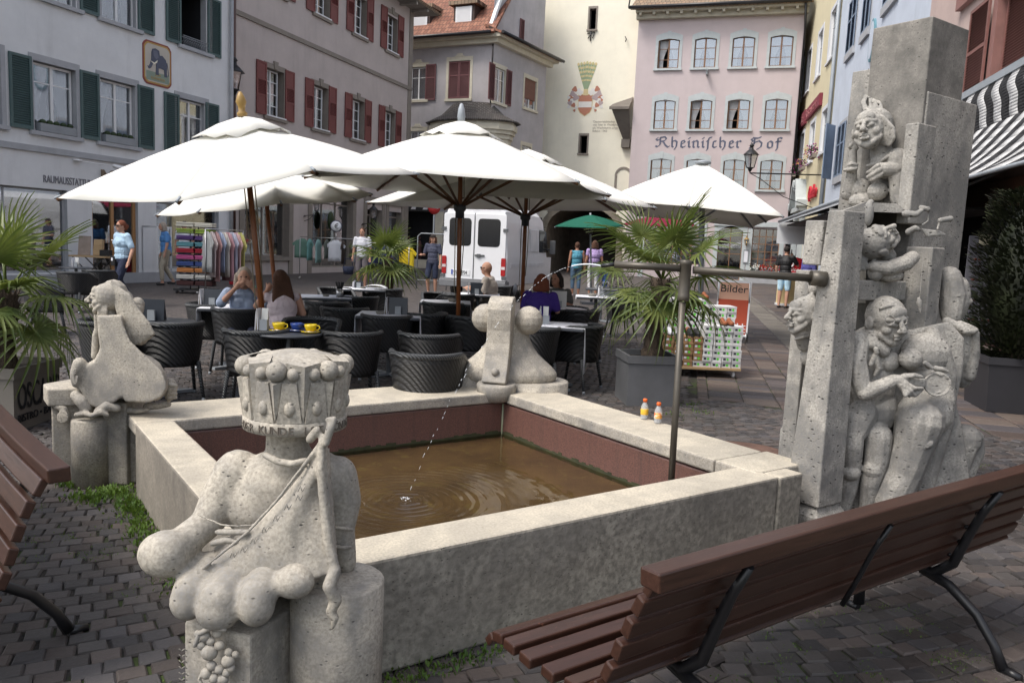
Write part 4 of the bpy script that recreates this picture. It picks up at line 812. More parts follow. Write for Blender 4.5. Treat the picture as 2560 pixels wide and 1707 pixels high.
# ---- rose house with striped awning
ro = thing('rose_house', 'rose coloured house with tall dusty red shutters above a striped awning', 'house'); ro.location = ye.location; ro.rotation_euler = ye.rotation_euler
m = MB(); wallgrid(m, 28.2, 48, 0, 14, [(33.7, 35.9, 4.6, 6.9), (38.0, 40.2, 4.6, 6.9), (29.5, 47, .1, 3.1)], y=-.15, rev=.25, room=3.5); m.quad((28.2, -.15, 0), (28.2, .0, 0), (28.2, 0, 14), (28.2, -.15, 14)); m.quad((28.2, -.15, 14), (48, -.15, 14), (48, 8, 14), (28.2, 8, 14)); m.build('wall', ['rose_plaster', M('rose_trim', (.23, .115, .10), .8), 'dark_room'], ro)
m = MB(); m.box(30.9, 37.0, -.28, -.15, 7.35, 7.6); m.box(30.9, 31.1, -.24, -.15, 3.9, 7.35) if 0 else None
m.box(33.45, 33.7, -.27, -.15, 4.4, 7.1); m.box(35.9, 36.15, -.27, -.15, 4.4, 7.1); m.box(33.45, 36.15, -.27, -.15, 6.9, 7.15); m.build('window_trim', 'rose_trim', ro); m = MB(); m.box(28.2, 48, -.3, -.15, 2.7, 3.2); m.build('fascia', M('fascia_brown', (.16, .085, .055), .7), ro)
o = shutter(1.15, 2.4, 'shutter_rose', 'two')(); o.parent = ro; o.location = (32.3, -.35, 4.55); o = shutter(2.1, 2.3, 'shutter_rose')(); o.parent = ro; o.location = (33.75, -.12, 4.6); o = shutter(1.15, 2.4, 'shutter_rose', 'two')(); o.parent = ro; o.location = (36.2, -.35, 4.55)
m = MB(); m.box(29.6, 42, 0.5, .8, .1, .35); m.box(29.6, 42, 2.2, 2.3, .1, 3.0)
for k in range(9): m.box(30+k*1.3, 30.9+k*1.3, 1.0, 1.5, .2, 1.2)
m.build('shop_interior', M('shop_goods', (.10, .065, .05), .8, .7, 2), ro)
sa = thing('striped_awning', 'black and white striped awning sagging in front of the rose house', 'awning'); sa.location = ye.location; sa.rotation_euler = ye.rotation_euler
W1_, W2_ = C_('stripe_white', (.50, .50, .50)), C_('stripe_black', (.012, .012, .014)); nS = 36; s0_, s1_ = 32.3, 46.
m = MB()
for i in range(nS):
    a_, b_ = s0_+(s1_-s0_)*i/nS, s0_+(s1_-s0_)*(i+1)/nS
    for k in range(16):
        z0, z1 = 5.08-.053*k, 5.08-.053*(k+1); g = lambda z: .06*math.sin((z-5)*13); o_ = lambda z: -.42-.05*math.sin((5.08-z)*6)
        m.add([(a_+g(z0), o_(z0), z0), (b_+g(z0), o_(z0), z0), (b_+g(z1), o_(z1), z1), (a_+g(z1), o_(z1), z1)], [(0, 1, 2, 3)], i % 2, True)
m.build('valance', [W1_, W2_], sa, solid=.003); m = MB()
for i in range(nS):
    a_, b_ = s0_+(s1_-s0_)*i/nS, s0_+(s1_-s0_)*(i+1)/nS
    for k in range(10):
        P = lambda u, v: (u, -.42-1.5*v, 4.26-1.38*v-.20*math.sin(PI*v)+.03*math.sin(u*3.1)*v)
        m.add([P(a_, k/10), P(b_, k/10), P(b_, (k+1)/10), P(a_, (k+1)/10)], [(0, 1, 2, 3)], i % 2, True)
m.build('canopy', [W1_, W2_], sa, solid=.003); m = MB(); m.box(s0_-.05, s1_, -.46, -.16, 5.06, 5.2); m.tube([(s0_, -1.92, 2.88), (s1_, -1.92, 2.88)], .03, 8); m.build('awning_frame', 'gutter_grey', sa)
# ------------------------------------------------------------------ van
def van():
    vx = V((.0, 0, 0)); 
    O = at(1181, 22.5, 0); root = thing('van', 'white high-roof delivery van with two dark rear windows parked before the gate tower', 'van', (O.x, O.y, 0), R(-16))
    # local: x across, y forward; rear at y=0, body 5.4 long
    Wd, L, Hh = 1.98, 5.6, 2.72
    def sec(y, w_, zt_, zb=.42, tum=.12):
        h = w_/2; return [(-h*.98, y, zb), (-h, y, zb+.35), (-h, y, 1.25), (-h+tum*.6, y, zt_-.5), (-h+tum, y, zt_-.2), (-h+tum+.16, y, zt_-.03), (-h*.4, y, zt_+.02), (h*.4, y, zt_+.02), (h-tum-.16, y, zt_-.03), (h-tum, y, zt_-.2), (h-tum*.6, y, zt_-.5), (h, y, 1.25), (h, y, zb+.35), (h*.98, y, zb)]
    secs = [sec(0.02, Wd-.02, Hh-.05), sec(.1, Wd, Hh), sec(2, Wd, Hh+.02), sec(3.9, Wd, Hh), sec(4.3, Wd, Hh-.12), sec(4.95, Wd-.04, 1.72), sec(5.3, Wd-.1, 1.32), sec(5.75, Wd-.25, 1.1)]
    m = MB(); n = len(secs[0]); vs = [p for s_ in secs for p in s_]; fs = []
    for i in range(len(secs)-1):
        for k in range(n): fs.append((i*n+k, i*n+(k+1) % n, (i+1)*n+(k+1) % n, (i+1)*n+k))
    fs.append(tuple(range(n))[::-1]); fs.append(tuple(range((len(secs)-1)*n, len(secs)*n))); m.add(vs, fs, 0, False); m.build('body', 'van_white', root, bevel=.03)
    def rp(x0, x1, z0, z1, c=.08): # rounded rectangle
        out = []
        for cx, cz, a0 in ((x1-c, z1-c, 0), (x0+c, z1-c, 90), (x0+c, z0+c, 180), (x1-c, z0+c, 270)):
            for k in range(4): a = R(a0+k*30); out.append((cx+c*math.cos(a), cz+c*math.sin(a)))
        return out
    for sg in (-1, 1):
        x0, x1 = (-.93, -.015) if sg < 0 else (.015, .93)
        m = MB(); m.prism(rp(x0, x1, .5, Hh-.28, .06), -.03, .03); d = m.build('rear_door', 'van_white', root, bevel=.012)
        a, b = (-.74, -.12) if sg < 0 else (.12, .74); m = MB(); m.prism(rp(a-.02, b+.02, 1.52, 2.30, .1), -.035, -.03, 1); m.prism(rp(a, b, 1.54, 2.28, .09), -.042, -.035, 0); m.build('rear_window', ['van_glass', 'rubber'], d)
        m = MB(); 
        for z in (.62, 1.95): m = MB(); m.box(sg*.92-.07, sg*.92+.07, -.06, -.03, z, z+.09); m.build('hinge', 'van_grey', d)
        m = MB(); m.prism(rp(min(sg*.95, sg*.82), max(sg*.95, sg*.82), .72, 1.22, .03), -.05, .0, 0); m.box(min(sg*.95, sg*.82)+.01, max(sg*.95, sg*.82)-.01, -.055, -.05, .9, .98, 1); m.build('tail_light', [M('tail_red', (.35, .01, .012), .25, .1), M('tail_white', (.6, .55, .55), .3)], root)
    m = MB(); m.box(-.01, .01, -.034, -.03, .5, 2.45); m.box(.04, .32, -.06, -.03, 1.24, 1.29); m.box(.1, .2, -.075, -.03, 1.22, 1.31); m.build('door_handle', 'van_grey', root)
    m = MB(); m.box(-1.0, 1.0, -.14, .25, .36, .56); m.box(-1.0, 1.0, -.1, .1, .56, .6); m.build('bumper', M('bumper_grey', (.16, .165, .175), .5), root, bevel=.03)
    m = MB(); m.box(-.62, -.52+.26-.26, -.05, -.034, .66, .8) if 0 else None; m.box(-.66, -.10, -.045, -.03, .70, .84, 0); m.box(-.66, -.61, -.047, -.045, .70, .84, 1); pl = m.build('number_plate', ['white_paint', C_('plate_blue', (.02, .06, .35))], root)
    text('lettering', 'VS·K1704', .13, 'black_matte', root, (-.60, -.05, .725), depth=.002, sx=.82)
    text('lettering', 'SPRINTER', .05, 'zinc', root, (.28, -.034, .90), depth=.002)
    m = MB()
    for y in (1.0, 4.75):
        for sg in (-1, 1):
            w_ = MB(); w_.X = Matrix.Translation((sg*.86, y, .34)) @ Matrix.Rotation(PI/2, 4, 'Y'); w_.lathe([(.0, -.1), (.22, -.1), (.33, -.09), (.345, 0), (.33, .09), (.22, .1), (0, .1)], (0, 0, 0), 20); t_ = w_.build('wheel', 'rubber', root)
            w_ = MB(); w_.X = Matrix.Translation((sg*.965, y, .34)) @ Matrix.Rotation(PI/2, 4, 'Y'); w_.lathe([(.0, -.02), (.2, -.02), (.2, .0), (.08, .03), (0, .03)], (0, 0, 0), 14); w_.build('rim', 'zinc', t_)
            m.X = Matrix.Translation((sg*.975, y, .42)); m.prism([(-.0, 0)]*3, 0, 0) if 0 else None
    m = MB()
    for sg in (-1, 1):
        m.prism([(0, 0), (0, 0), (0, 0)], 0, 0) if 0 else None
        for y0, y1 in ((1.35, 2.35), (2.45, 3.35)): m.box(sg*1.0-.004, sg*1.0+.006 if sg > 0 else sg*1.0+.004, y0, y1, 1.45, 2.15) if 0 else m.add([(sg*.99, y0, 1.4), (sg*.99, y1, 1.4), (sg*.945, y1, 2.12), (sg*.945, y0, 2.12), (sg*1.0, y0+.03, 1.43), (sg*1.0, y1-.03, 1.43), (sg*.957, y1-.03, 2.09), (sg*.957, y0+.03, 2.09)], [(4, 5, 6, 7), (0, 1, 5, 4), (1, 2, 6, 5), (2, 3, 7, 6), (3, 0, 4, 7)])
        m.box(min(sg*.99, sg*1.01), max(sg*.99, sg*1.01), .3, 4.3, .95, 1.06)
    m.build('side_panel', M('van_side', (.66, .67, .69), .35), root)
    for sg in (-1, 1):
        m = MB(); m.add([(sg*1.0, 3.55, 1.4), (sg*1.0, 4.75, 1.4), (sg*.965, 4.45, 2.1), (sg*.955, 3.65, 2.12)], [(0, 1, 2, 3)]); m.build('side_window', 'van_glass', root, solid=.01)
        m = MB(); m.tube([(sg*.98, 4.55, 1.5), (sg*1.15, 4.5, 1.5)], .03, 6); m.box(min(sg*1.12, sg*1.3), max(sg*1.12, sg*1.3), 4.42, 4.52, 1.35, 1.8); m.build('wing_mirror', 'van_grey', root, bevel=.02)
    m = MB(); m.add([(-.82, 4.36, 2.55), (.82, 4.36, 2.55), (.9, 4.98, 1.74), (-.9, 4.98, 1.74)], [(0, 1, 2, 3)]); m.build('windscreen', 'van_glass', root, solid=.02)
    m = MB()
    for k in range(3): m.box(-.05+k*.0, .05, -.02, .02, 2.62, 2.66)
    m.build('brake_light', 'tail_red' if 0 else MC['gutter_brown'], root)
van()
# ------------------------------------------------------------------ parasols
def canopy(m, apex, cs, sag=.09, nr=8, nt_=8, belly=.04, mi=0, r0=0.):
    apex = V(apex); cs = [V(c) for c in cs]; N_ = len(cs)
    for i in range(N_):
        a, b = cs[i], cs[(i+1) % N_]; vs = []; fs = []
        for j in range(nr+1):
            r = r0+(1-r0)*j/nr
            for k in range(nt_+1):
                u = k/nt_; e = a.lerp(b, u); ctr = sum(cs, V())/N_; e = e.lerp(V((ctr.x, ctr.y, e.z)), .035*4*u*(1-u)); p = apex.lerp(e, r); p.z += belly*math.sin(PI*r) - sag*4*u*(1-u)*r**1.6*.35; vs.append(p)
        for j in range(nr):
            for k in range(nt_): q = j*(nt_+1)+k; fs.append((q, q+nt_+1, q+nt_+2, q+1))
        m.add(vs, fs, mi, True)
def parasol(name, label, base, apex, cs, rib='rib_wood', pole='pole_wood', cloth='canopy_cloth', ribs=True, hubf=.62, cap=True, fin='zinc', pr_=.028, lidf=.27, vent=True, sag=.09, clips=True, ropes=True, hd_=-.10):
    base = V(base); apex = V(apex); cs = [V(c) for c in cs]
    root = thing(name, label, 'parasol', base, 0, 'cafe parasols'); off = base
    m = MB(off); canopy(m, apex, cs, sag); o = m.build('canopy', cloth, root, solid=.004)
    ax = (apex-base).normalized()
    if vent:
        n_ = 24; m = MB(off); ring = []; top_ = apex+ax*.07; ctr = sum(cs, V())/len(cs)
        for k in range(n_):
            u = k/n_*len(cs); i = int(u); f = u-i; e = cs[i].lerp(cs[(i+1) % len(cs)], f); ring.append(apex.lerp(e, lidf)+ax*(.055+.022*math.sin(k*2.6)+.015*math.sin(k*1.1)))
        mid = [top_.lerp(r, .5)+ax*.02 for r in ring]
        m.add([top_]+mid+ring, [(0, 1+k, 1+(k+1) % n_) for k in range(n_)]+[(1+k, 1+n_+k, 1+n_+(k+1) % n_, 1+(k+1) % n_) for k in range(n_)], 0, True); m.build('vent_flap', cloth, root, solid=.004)
    m = MB(off); m.tube([base, apex+ax*.05], pr_, 10); po = m.build('pole', pole, root)
    if fin:
        m = MB(off); X = ax.to_track_quat('Z', 'Y').to_matrix().to_4x4(); X.translation = apex+ax*.06; m.X = X; m.lathe([(.045, 0), (.05, .03), (.03, .05), (.035, .09), (.05, .13), (.035, .18), (.015, .22), (0, .225)] if fin == 'brass' else [(.045, -.02), (.045, .04), (.05, .05), (.04, .14), (.02, .2), (0, .215)], (0, 0, 0), 12); m.build('finial', 'brass' if fin == 'brass' else 'gutter_grey', root)
    L = (apex-base).length; zc = sum((c-apex).dot(ax) for c in cs)/len(cs); hub = apex+ax*(zc*1.0+hd_); top_hub = apex-ax*.03
    if ribs:
        for c in cs:
            m = MB(off); d = (c-apex); m.tube([top_hub, apex+d*.995-ax*.02], .016, 6, 0, 1.4); r_o = m.build('rib', rib, root)
            m = MB(off); m.tube([hub, apex+d*.52-ax*.03], .014, 6, 0, 1.4); m.build('strut', rib, r_o)
        m = MB(off); X = ax.to_track_quat('Z', 'Y').to_matrix().to_4x4(); X.translation = hub; m.X = X; m.lathe([(.05, -.13), (.055, -.05), (.075, -.03), (.075, .03), (.05, .04)], (0, 0, 0), 12); m.build('runner_hub', 'black_iron' if rib != 'rib_wood' else 'table_grey', root)
    if ropes:
        side = ax.cross(V((0, 1, 0))).normalized()*.05; m = MB(off); m.tube([hub+side, base+ax*L*.35+side*1.1, base+ax*L*.3+side*.5], .006, 5); m.tube([apex-ax*.1-side*.8, hub-side, hub-side*1.0-ax*.5, base+ax*L*.4-side*.6], .006, 5); m.build('cord', M('cord_beige', (.2, .17, .12), .8), root)
    m = MB(off); m.box(base.x-.3, base.x+.3, base.y-.3, base.y+.3, 0, .07); m.tube([base+V((0, 0, .05)), base+ax*.38], pr_+.014, 10); m.build('base', 'table_grey', root)
    if clips:
        for c in cs: m = MB(off); d = (c-apex).normalized(); m.tube([c-d*.05+V((0, 0, .004)), c+d*.015], .013, 6); m.build('corner_clip', 'gutter_grey', root)
    return root
# nearest, tilted
ap = D(608, 308, 7.6); bs = W(690, 905); bs = V((ap.x+.32, 7.95, 0)); 
c4 = [D(140, 495, 7.6), D(443, 503, 6.75), D(785, 425, 6.75), D(1045, 436, 7.9)]
back = [D(300, 452, 8.5), D(560, 432, 9.2), D(800, 436, 9.3), D(985, 428, 8.8)]
bs = at(676, 7.9, 0)
parasol('parasol', 'large white parasol with brass finial, tilted to the left, nearest', bs, ap, c4+back[::-1], fin='brass', sag=.05, hd_=.22)
c0 = V((-.68, 9.8, 0)); zc_ = 3.03; 
def regular(cx, cy, z, Rr, rot, n=6, tx=0., ty=0.): return [V((cx+Rr*math.cos(rot+2*PI*k/n), cy+Rr*math.sin(rot+2*PI*k/n), z - tx*Rr*math.cos(rot+2*PI*k/n) - ty*Rr*math.sin(rot+2*PI*k/n))) for k in range(n)]
parasol('parasol', 'large upright white parasol with silver finial in the middle of the cafe', at(1143, 9.8, 0), D(1153, 316, 9.8), regular(c0.x, c0.y, 2.30, 1.9, -2.911), sag=.05, hd_=-.26)
# behind left, tilted
a3 = D(655, 392, 10.3)
cs3 = [D(390, 538, 10.3), D(495, 530, 9.5), D(703, 508, 8.9), D(890, 500, 9.6), D(930, 486, 10.6), D(860, 470, 11.8), D(660, 485, 12.2), D(470, 505, 11.6)]
parasol('parasol', 'tilted white parasol half hidden behind the nearest one, over the two women', at(705, 10.3, 0), a3, cs3, fin=None, sag=.06, ropes=False, hd_=.2)
c5 = at(1300, 11.6, 0)
parasol('parasol', 'low white parasol behind the middle one, in front of the van', c5, V((c5.x-.02, c5.y, 2.92)), [D(917, 506, 11.6), D(1200, 488, 9.9), D(1515, 499, 9.9), D(1640, 520, 11.6), D(1540, 527, 13.4), D(1110, 521, 13.4)], fin=None, sag=.04, hd_=-.18)
# big square one on the right
b6 = at(1750, 15.0, 0); ap6 = D(1757, 408, 15.0)
sq = [D(1508, 498, 14.6), D(1960, 541, 13.2), D(1883, 569, 16.8), D(1590, 540, 17.6)]; 
sq8 = []
for i in range(4): sq8 += [sq[i], sq[i].lerp(sq[(i+1) % 4], .5)+V((0, 0, .02))]
pq = parasol('parasol', 'square white parasol with grey metal frame and flat cap on the right', b6, ap6, sq8, rib='zinc', pole='zinc', fin=None, hubf=.6, vent=False, sag=.015, pr_=.055, clips=False, ropes=False)
m = MB(b6); m.lathe([(.0, .0), (.14, .0), (.16, .025), (.15, .05), (.05, .07), (0, .07)], ap6+V((0, 0, -.02)), 8); m.build('cap', 'gutter_grey', pq)
# green and red ones
b7 = at(1478, 23, 0); parasol('parasol', 'small green square parasol beside the van', b7, D(1476, 537, 23), [D(1386, 566, 22.2), D(1520, 570, 20.8), D(1562, 566, 23.6), D(1440, 562, 25)], cloth='green_cloth', rib='zinc', pole='zinc', vent=False, sag=.02, clips=False, fin=None, ropes=False)
b8 = at(1660, 30, 0); parasol('parasol', 'dark red parasol behind the large palm', b8, D(1655, 536, 30), [D(1552, 561, 29), D(1620, 566, 27), D(1745, 566, 28), D(1735, 560, 32), D(1600, 558, 32)], cloth='red_cloth', rib='zinc', pole='zinc', vent=False, sag=.02, clips=False, fin=None, ropes=False)
# ------------------------------------------------------------------ palms
def palm(name, label, base, trunk, rt, fr, seed, spread=(.5, 1.05), nleaf=30, tall=0.45, lw=.017, ptl=(.35, .6), dirs=None, scale=1.):
    rq = random.Random(seed); root = thing(name, label, 'palm', base, 0, 'potted fan palms')
    m = MB(); pts = [V(p) for p in trunk]; 
    P2_ = []
    for i in range(len(pts)-1):
        for k in range(6): P2_.append(pts[i].lerp(pts[i+1], k/6))
    P2_.append(pts[-1]); m.tube(P2_, [rt*(1.25 if i < 3 else 1)*rq.uniform(.88, 1.14) for i in range(len(P2_))], 12)
    for i in range(220):
        t = rq.random()**.8; k = min(len(P2_)-2, int(t*(len(P2_)-1))); c = P2_[k]; a = rq.uniform(0, 2*PI); d = V((math.cos(a), math.sin(a), 0)); q = c+d*rt*.95; up_ = d*rt*.45+V((0, 0, rq.uniform(.05, .12))); s_ = V((-d.y, d.x, 0))*rq.uniform(.008, .022)
        m.add([q-s_, q+s_, q+up_], [(0, 1, 2)])
    m.build('trunk', 'trunk', root); top_ = pts[-1]
    def frond(L, droop, nl):
        m = MB(); pl = rq.uniform(*ptl); pp = [V((0, 0, 0)), V((pl*.5, 0, .05)), V((pl, 0, .0))]; m.tube(pp, [.012, .009, .007], 5)
        c = pp[-1]
        for i in range(nl):
            a = R(-150+300*i/(nl-1))*.93; ll = L*(1-.28*abs(a/R(150))**1.5)*rq.uniform(.92, 1.05); d = V((math.cos(a), math.sin(a), 0)); s_ = V((-d.y, d.x, 0)); fold = .35+.25*abs(math.sin(a)); wv = lw
            segs = []; kink = rq.uniform(.5, .8); dr = droop*rq.uniform(.6, 1.3)
            for t, wf in ((0, .15), (.3, 1.), (.6, .75), (.85, .35), (1., .04)):
                p = c+d*ll*t+V((0, 0, fold*.10*math.sin(t*PI*.6)-dr*max(0, t-.35)**1.6)); segs.append((p+s_*wv*wf+V((0, 0, .006)), p, p-s_*wv*wf+V((0, 0, .006))))
            for j in range(4): A, B2 = segs[j], segs[j+1]; m.add([A[0], A[1], B2[1], B2[0]], [(0, 1, 2, 3)]); m.add([A[1], A[2], B2[2], B2[1]], [(0, 1, 2, 3)])
        return m.build('frond', 'palm_leaf')
    protos = [frond(rq.uniform(*spread)*fr, dd, nleaf) for dd in (.12, .3, .55)]
    ND = dirs or 22; used = set()
    for i in range(ND):
        az = i*2.39996+rq.uniform(-.2, .2); t = i/ND; el = R(70)*(1-t)**1.15 - R(46)*t + rq.uniform(-.12, .12)
        pr_o = protos[0 if el > .7 else 1 if el > .0 else 2]
        o = pr_o if pr_o not in used else pr_o.copy()
        if pr_o in used: COL.objects.link(o)
        used.add(pr_o); o.parent = root; s_ = rq.uniform(.85, 1.1)
        o.matrix_local = Matrix.Translation(top_+V((0, 0, -.1*t+rq.uniform(-.04, .04)))) @ Matrix.Rotation(az, 4, 'Z') @ Matrix.Rotation(-el, 4, 'Y') @ Matrix.Rotation(rq.uniform(-.5, .5), 4, 'X') @ Matrix.Scale(s_, 4)
    for p in protos:
        if p not in used: bpy.data.objects.remove(p)
    return root
def planter(name, label, c, w_, h, mat, rz, cat='planter', rim=.08, taper=0.):
    root = thing(name, label, cat, c, rz); m = MB(); a = w_/2; b = a*(1-taper)
    vs = [(-b, -b, 0), (b, -b, 0), (b, b, 0), (-b, b, 0), (-a, -a, h-rim), (a, -a, h-rim), (a, a, h-rim), (-a, a, h-rim)]; m.add(vs, [(0, 1, 5, 4), (1, 2, 6, 5), (2, 3, 7, 6), (3, 0, 4, 7)]); m.build('box', mat, root)
    e = a+.015; m = MB(); m.box(-e, e, -e, -e+.03, h-rim, h); m.box(-e, e, e-.03, e, h-rim, h); m.box(-e, -e+.03, -e+.03, e-.03, h-rim, h); m.box(e-.03, e, -e+.03, e-.03, h-rim, h); m.build('rim', mat, root)
    m = MB(); m.box(-a+.02, a-.02, -a+.02, a-.02, h-.14, h-.06); m.build('soil', 'soil', root, smooth=False); return root
pc = W(1566, 1014); pc2 = W(1690, 1017); e1 = (pc2-pc); e1.z = 0; wdt = .54; e1.normalize(); ctr = pc+e1*(wdt/2)+V((-e1.y, e1.x, 0))*wdt/2
planter('planter', 'square zinc planter behind the right basin wall holding the big palm', ctr, wdt, .53, 'planter_zinc', math.atan2(e1.y, e1.x))
palm('palm', 'big fan palm in the zinc planter on the right, behind the water pipe', V((ctr.x+.05, ctr.y, .45)), [(0, 0, 0), (-.0, 0, .3), (.02, 0, .6), (.04, .0, .88)], .095, 1., 11, (.44, .56), 24, dirs=17, ptl=(.35, .62), lw=.017)
lc = V((-4.12, 6.26, 0))
lp = planter('planter', 'taupe planter with bistro lettering at the left edge', lc, .62, .50, 'taupe_planter', 0, taper=.03)
text('lettering', "OSCAR'S", .29, 'black_matte', lp, (.315, -.27, .17), depth=.003, sx=.50, rot=(PI/2, 0, PI/2)); text('lettering', 'BISTRO • BAR', .085, 'black_matte', lp, (.311, -.27, .07), depth=.003, sx=.95, rot=(PI/2, 0, PI/2))
palm('palm', 'fan palm at the left edge with drooping fronds over the lettered planter', V((lc.x+.05, lc.y-.05, .42)), [(0, 0, 0), (.02, 0, .3), (.05, -.0, .5), (.06, -.0, .64)], .085, 1., 5, (.38, .48), 24, dirs=14, ptl=(.28, .46), lw=.016)
mc2 = at(968, 15.4, 0); planter('planter', 'dark planter holding the small palm in the cafe', mc2, .6, .5, 'table_grey', .2)
palm('palm', 'small fan palm between the cafe tables and the shops', V((mc2.x, mc2.y, .45)), [(0, 0, 0), (-.02, 0, .4), (-.02, 0, .82)], .10, 1., 23, (.5, .64), 22, dirs=12, ptl=(.32, .55), lw=.022)
# thuja in the dark planter on the right
tc_ = V((5.78, 9.0, 0)); planter('planter', 'tall dark planter with a clipped thuja at the right edge', tc_, .8, .62, M('dark_planter', (.03, .03, .035), .5), R(-12), taper=.1)
th = thing('thuja', 'dark green clipped thuja column growing in the dark planter at the right edge', 'conifer', tc_+V((0, 0, .52)))
m = MB(); m.tube([(0, 0, 0), (0, 0, .5)], .05, 8); m.build('trunk', 'trunk', th); rq = random.Random(4); m = MB()
for i in range(9000):
    z = rq.random(); a = rq.uniform(0, 2*PI); rr = (.50+.07*math.sin(3*a+z*7)+.06*math.sin(5*a-z*11))*(1-.55*max(0, z-.55)**1.3*2)*(1-.5*max(0, .12-z)*8)*rq.uniform(.72, 1.03); c = V((rr*math.cos(a), rr*math.sin(a), -.0+z*1.95)); d = V((math.cos(a), math.sin(a), rq.uniform(.1, 1.1))).normalized(); s_ = V((-d.y, d.x, rq.uniform(-.5, .5))).normalized()*rq.uniform(.008, .02); l = rq.uniform(.04, .09); m.add([c-s_, c+s_, c+d*l+s_*.6, c+d*l*1.1-s_*.4], [(0, 1, 2, 3)])
m.ball((0, 0, .95), (.37, .37, .85), 14); m.build('crown', 'thuja_leaf', th)
# ------------------------------------------------------------------ fountain basin
Hb = .455; a0, a1, b0, b1 = .82, 3.92, 2.52, 5.62; ai0, ai1, bi0, bi1 = 1.06, 3.50, 2.78, 5.08; zw = .12
fb = thing('fountain_basin', 'square limestone fountain basin lined with red granite', 'fountain basin', AB((a0+a1)/2, (b0+b1)/2))
RB = R(90-55)                      # local x = A_, local y = B_
fb.rotation_euler = (0, 0, RB); oc = ((a0+a1)/2, (b0+b1)/2)
def bx(a, b, c, d, z0, z1, name, mats, parent=fb, bevel=.012):
    m = MB(); x0, x1, y0, y1 = a-oc[0], b-oc[0], c-oc[1], d-oc[1]; m.box(x0, x1, y0, y1, z0, z1); m.m[-5] = 1 if len(mats) > 1 else 0
    return m.build(name, mats, parent, bevel)
bx(a0+.18, 3.54, b0, bi0-.02, 0, Hb, 'front_wall', ['limestone_rough', 'limestone_coping'])
bx(3.548, 3.75, b0-.004, bi0-.02, 0, Hb-.004, 'corner_block', ['limestone_rough', 'limestone_coping'])
bx(a0, ai0-.02, b0+.12, bi1-.014, 0, Hb, 'left_wall', ['limestone_side', 'limestone_coping'])
bx(a0+.1, a1-.4, bi1+.03, b1-.03, 0, Hb-.085, 'back_wall', ['limestone_side', 'limestone_side']); bx(a0+.0, ai1-.06, bi1-.01, b1, Hb-.08, Hb, 'coping', ['limestone', 'limestone_coping'])
bx(ai1+.02, a1-.03, bi0, b1-.3, 0, Hb-.085, 'right_wall', ['limestone_side', 'limestone_side'])
bx(ai1-.015, a1, bi0+.14, bi1-.06, Hb-.08, Hb, 'coping', ['limestone', 'limestone_coping']); bx(ai1-.02, a1+.02, b0+.1, bi0+.128, Hb-.09, Hb+.004, 'coping', ['limestone', 'limestone_coping'])
bx(ai0-.04, ai1+.04, bi1, bi1+.04, -.1, Hb-.082, 'granite_lining', ['granite']); bx(ai1, ai1+.04, bi0-.04, bi1, -.1, Hb-.09, 'granite_lining', ['granite'])
bx(ai0-.04, ai0, bi0-.04, bi1, -.1, Hb-.02, 'granite_lining', ['granite']); bx(ai0, ai1, bi0-.04, bi0, -.1, Hb-.02, 'granite_lining', ['granite']); bx(ai0-.02, ai1+.02, bi0-.02, bi1+.02, -.14, zw-.025, 'basin_floor', ['floor'])
for (x0, x1, y0, y1) in ((ai0, ai1, bi1-.003, bi1), (ai1-.003, ai1, bi0, bi1-.004), (ai0, ai0+.003, bi0, bi1-.004)):
    m = MB(); n_ = 60; rq = random.Random(3); L_ = [(x0+(x1-x0)*i/n_, y0+(y1-y0)*i/n_) for i in range(n_+1)] if 1 else 0
    for i in range(n_):
        if x1-x0 > y1-y0: m.box(L_[i][0]-oc[0], L_[i+1][0]-oc[0], y0-oc[1], y1-oc[1], zw-.03, zw+.012+.02*rq.random()**2)
        else: m.box(x0-oc[0], x1-oc[0], L_[i][1]-oc[1], L_[i+1][1]-oc[1], zw-.03, zw+.012+.02*rq.random()**2)
    m.build('algae_line', M('algae', (.035, .038, .015), .7, .4, 9), fb)
m = MB(); m.tube([(ai1-oc[0]-.005, bi1-oc[1]-.005, 0), (ai1-oc[0]-.005, bi1-oc[1]-.005, Hb-.09)], .008, 6); m.build('corner_joint', M('joint_green', (.28, .30, .20), .9), fb)
rip = W(1015, 1250, zw); m = MB(); n = 60
P4 = [AB(ai0-.01, bi0-.01, zw), AB(ai1+.01, bi0-.01, zw), AB(ai1+.01, bi1+.01, zw), AB(ai0-.01, bi1+.01, zw)]; 
NW = 260; vs = []
for j in range(NW+1):
    for i in range(NW+1):
        p = P4[0].lerp(P4[1], i/NW).lerp(P4[3].lerp(P4[2], i/NW), j/NW); d_ = math.hypot(p.x-rip.x, p.y-rip.y); p.z += .0028*math.sin(d_*105+.5*math.sin(5*math.atan2(p.y-rip.y, p.x-rip.x)))*math.exp(-d_*3.2)*min(1, d_*25)+.0005*math.sin(p.x*19+2*math.sin(p.y*7))*math.sin(p.y*23+1.5*math.sin(p.x*5)); vs.append(p)
m.add(vs, [(j*(NW+1)+i, j*(NW+1)+i+1, (j+1)*(NW+1)+i+1, (j+1)*(NW+1)+i) for j in range(NW) for i in range(NW)], 0, True); tag(m.build('water', 'water', orig=rip), kind='structure')
m = MB(rip); rq = random.Random(2)
for i in range(22): a = rq.uniform(0, 2*PI); r1 = rq.uniform(.002, .03); m.ball(rip+V((r1*math.cos(a), r1*math.sin(a), rq.uniform(0, .02))), rq.uniform(.0015, .004), 8)
sp = m.build('splash', M('foam', (.8, .82, .85), .2), orig=rip); tag(sp, 'small white splash where the jet hits the basin water', 'splash')
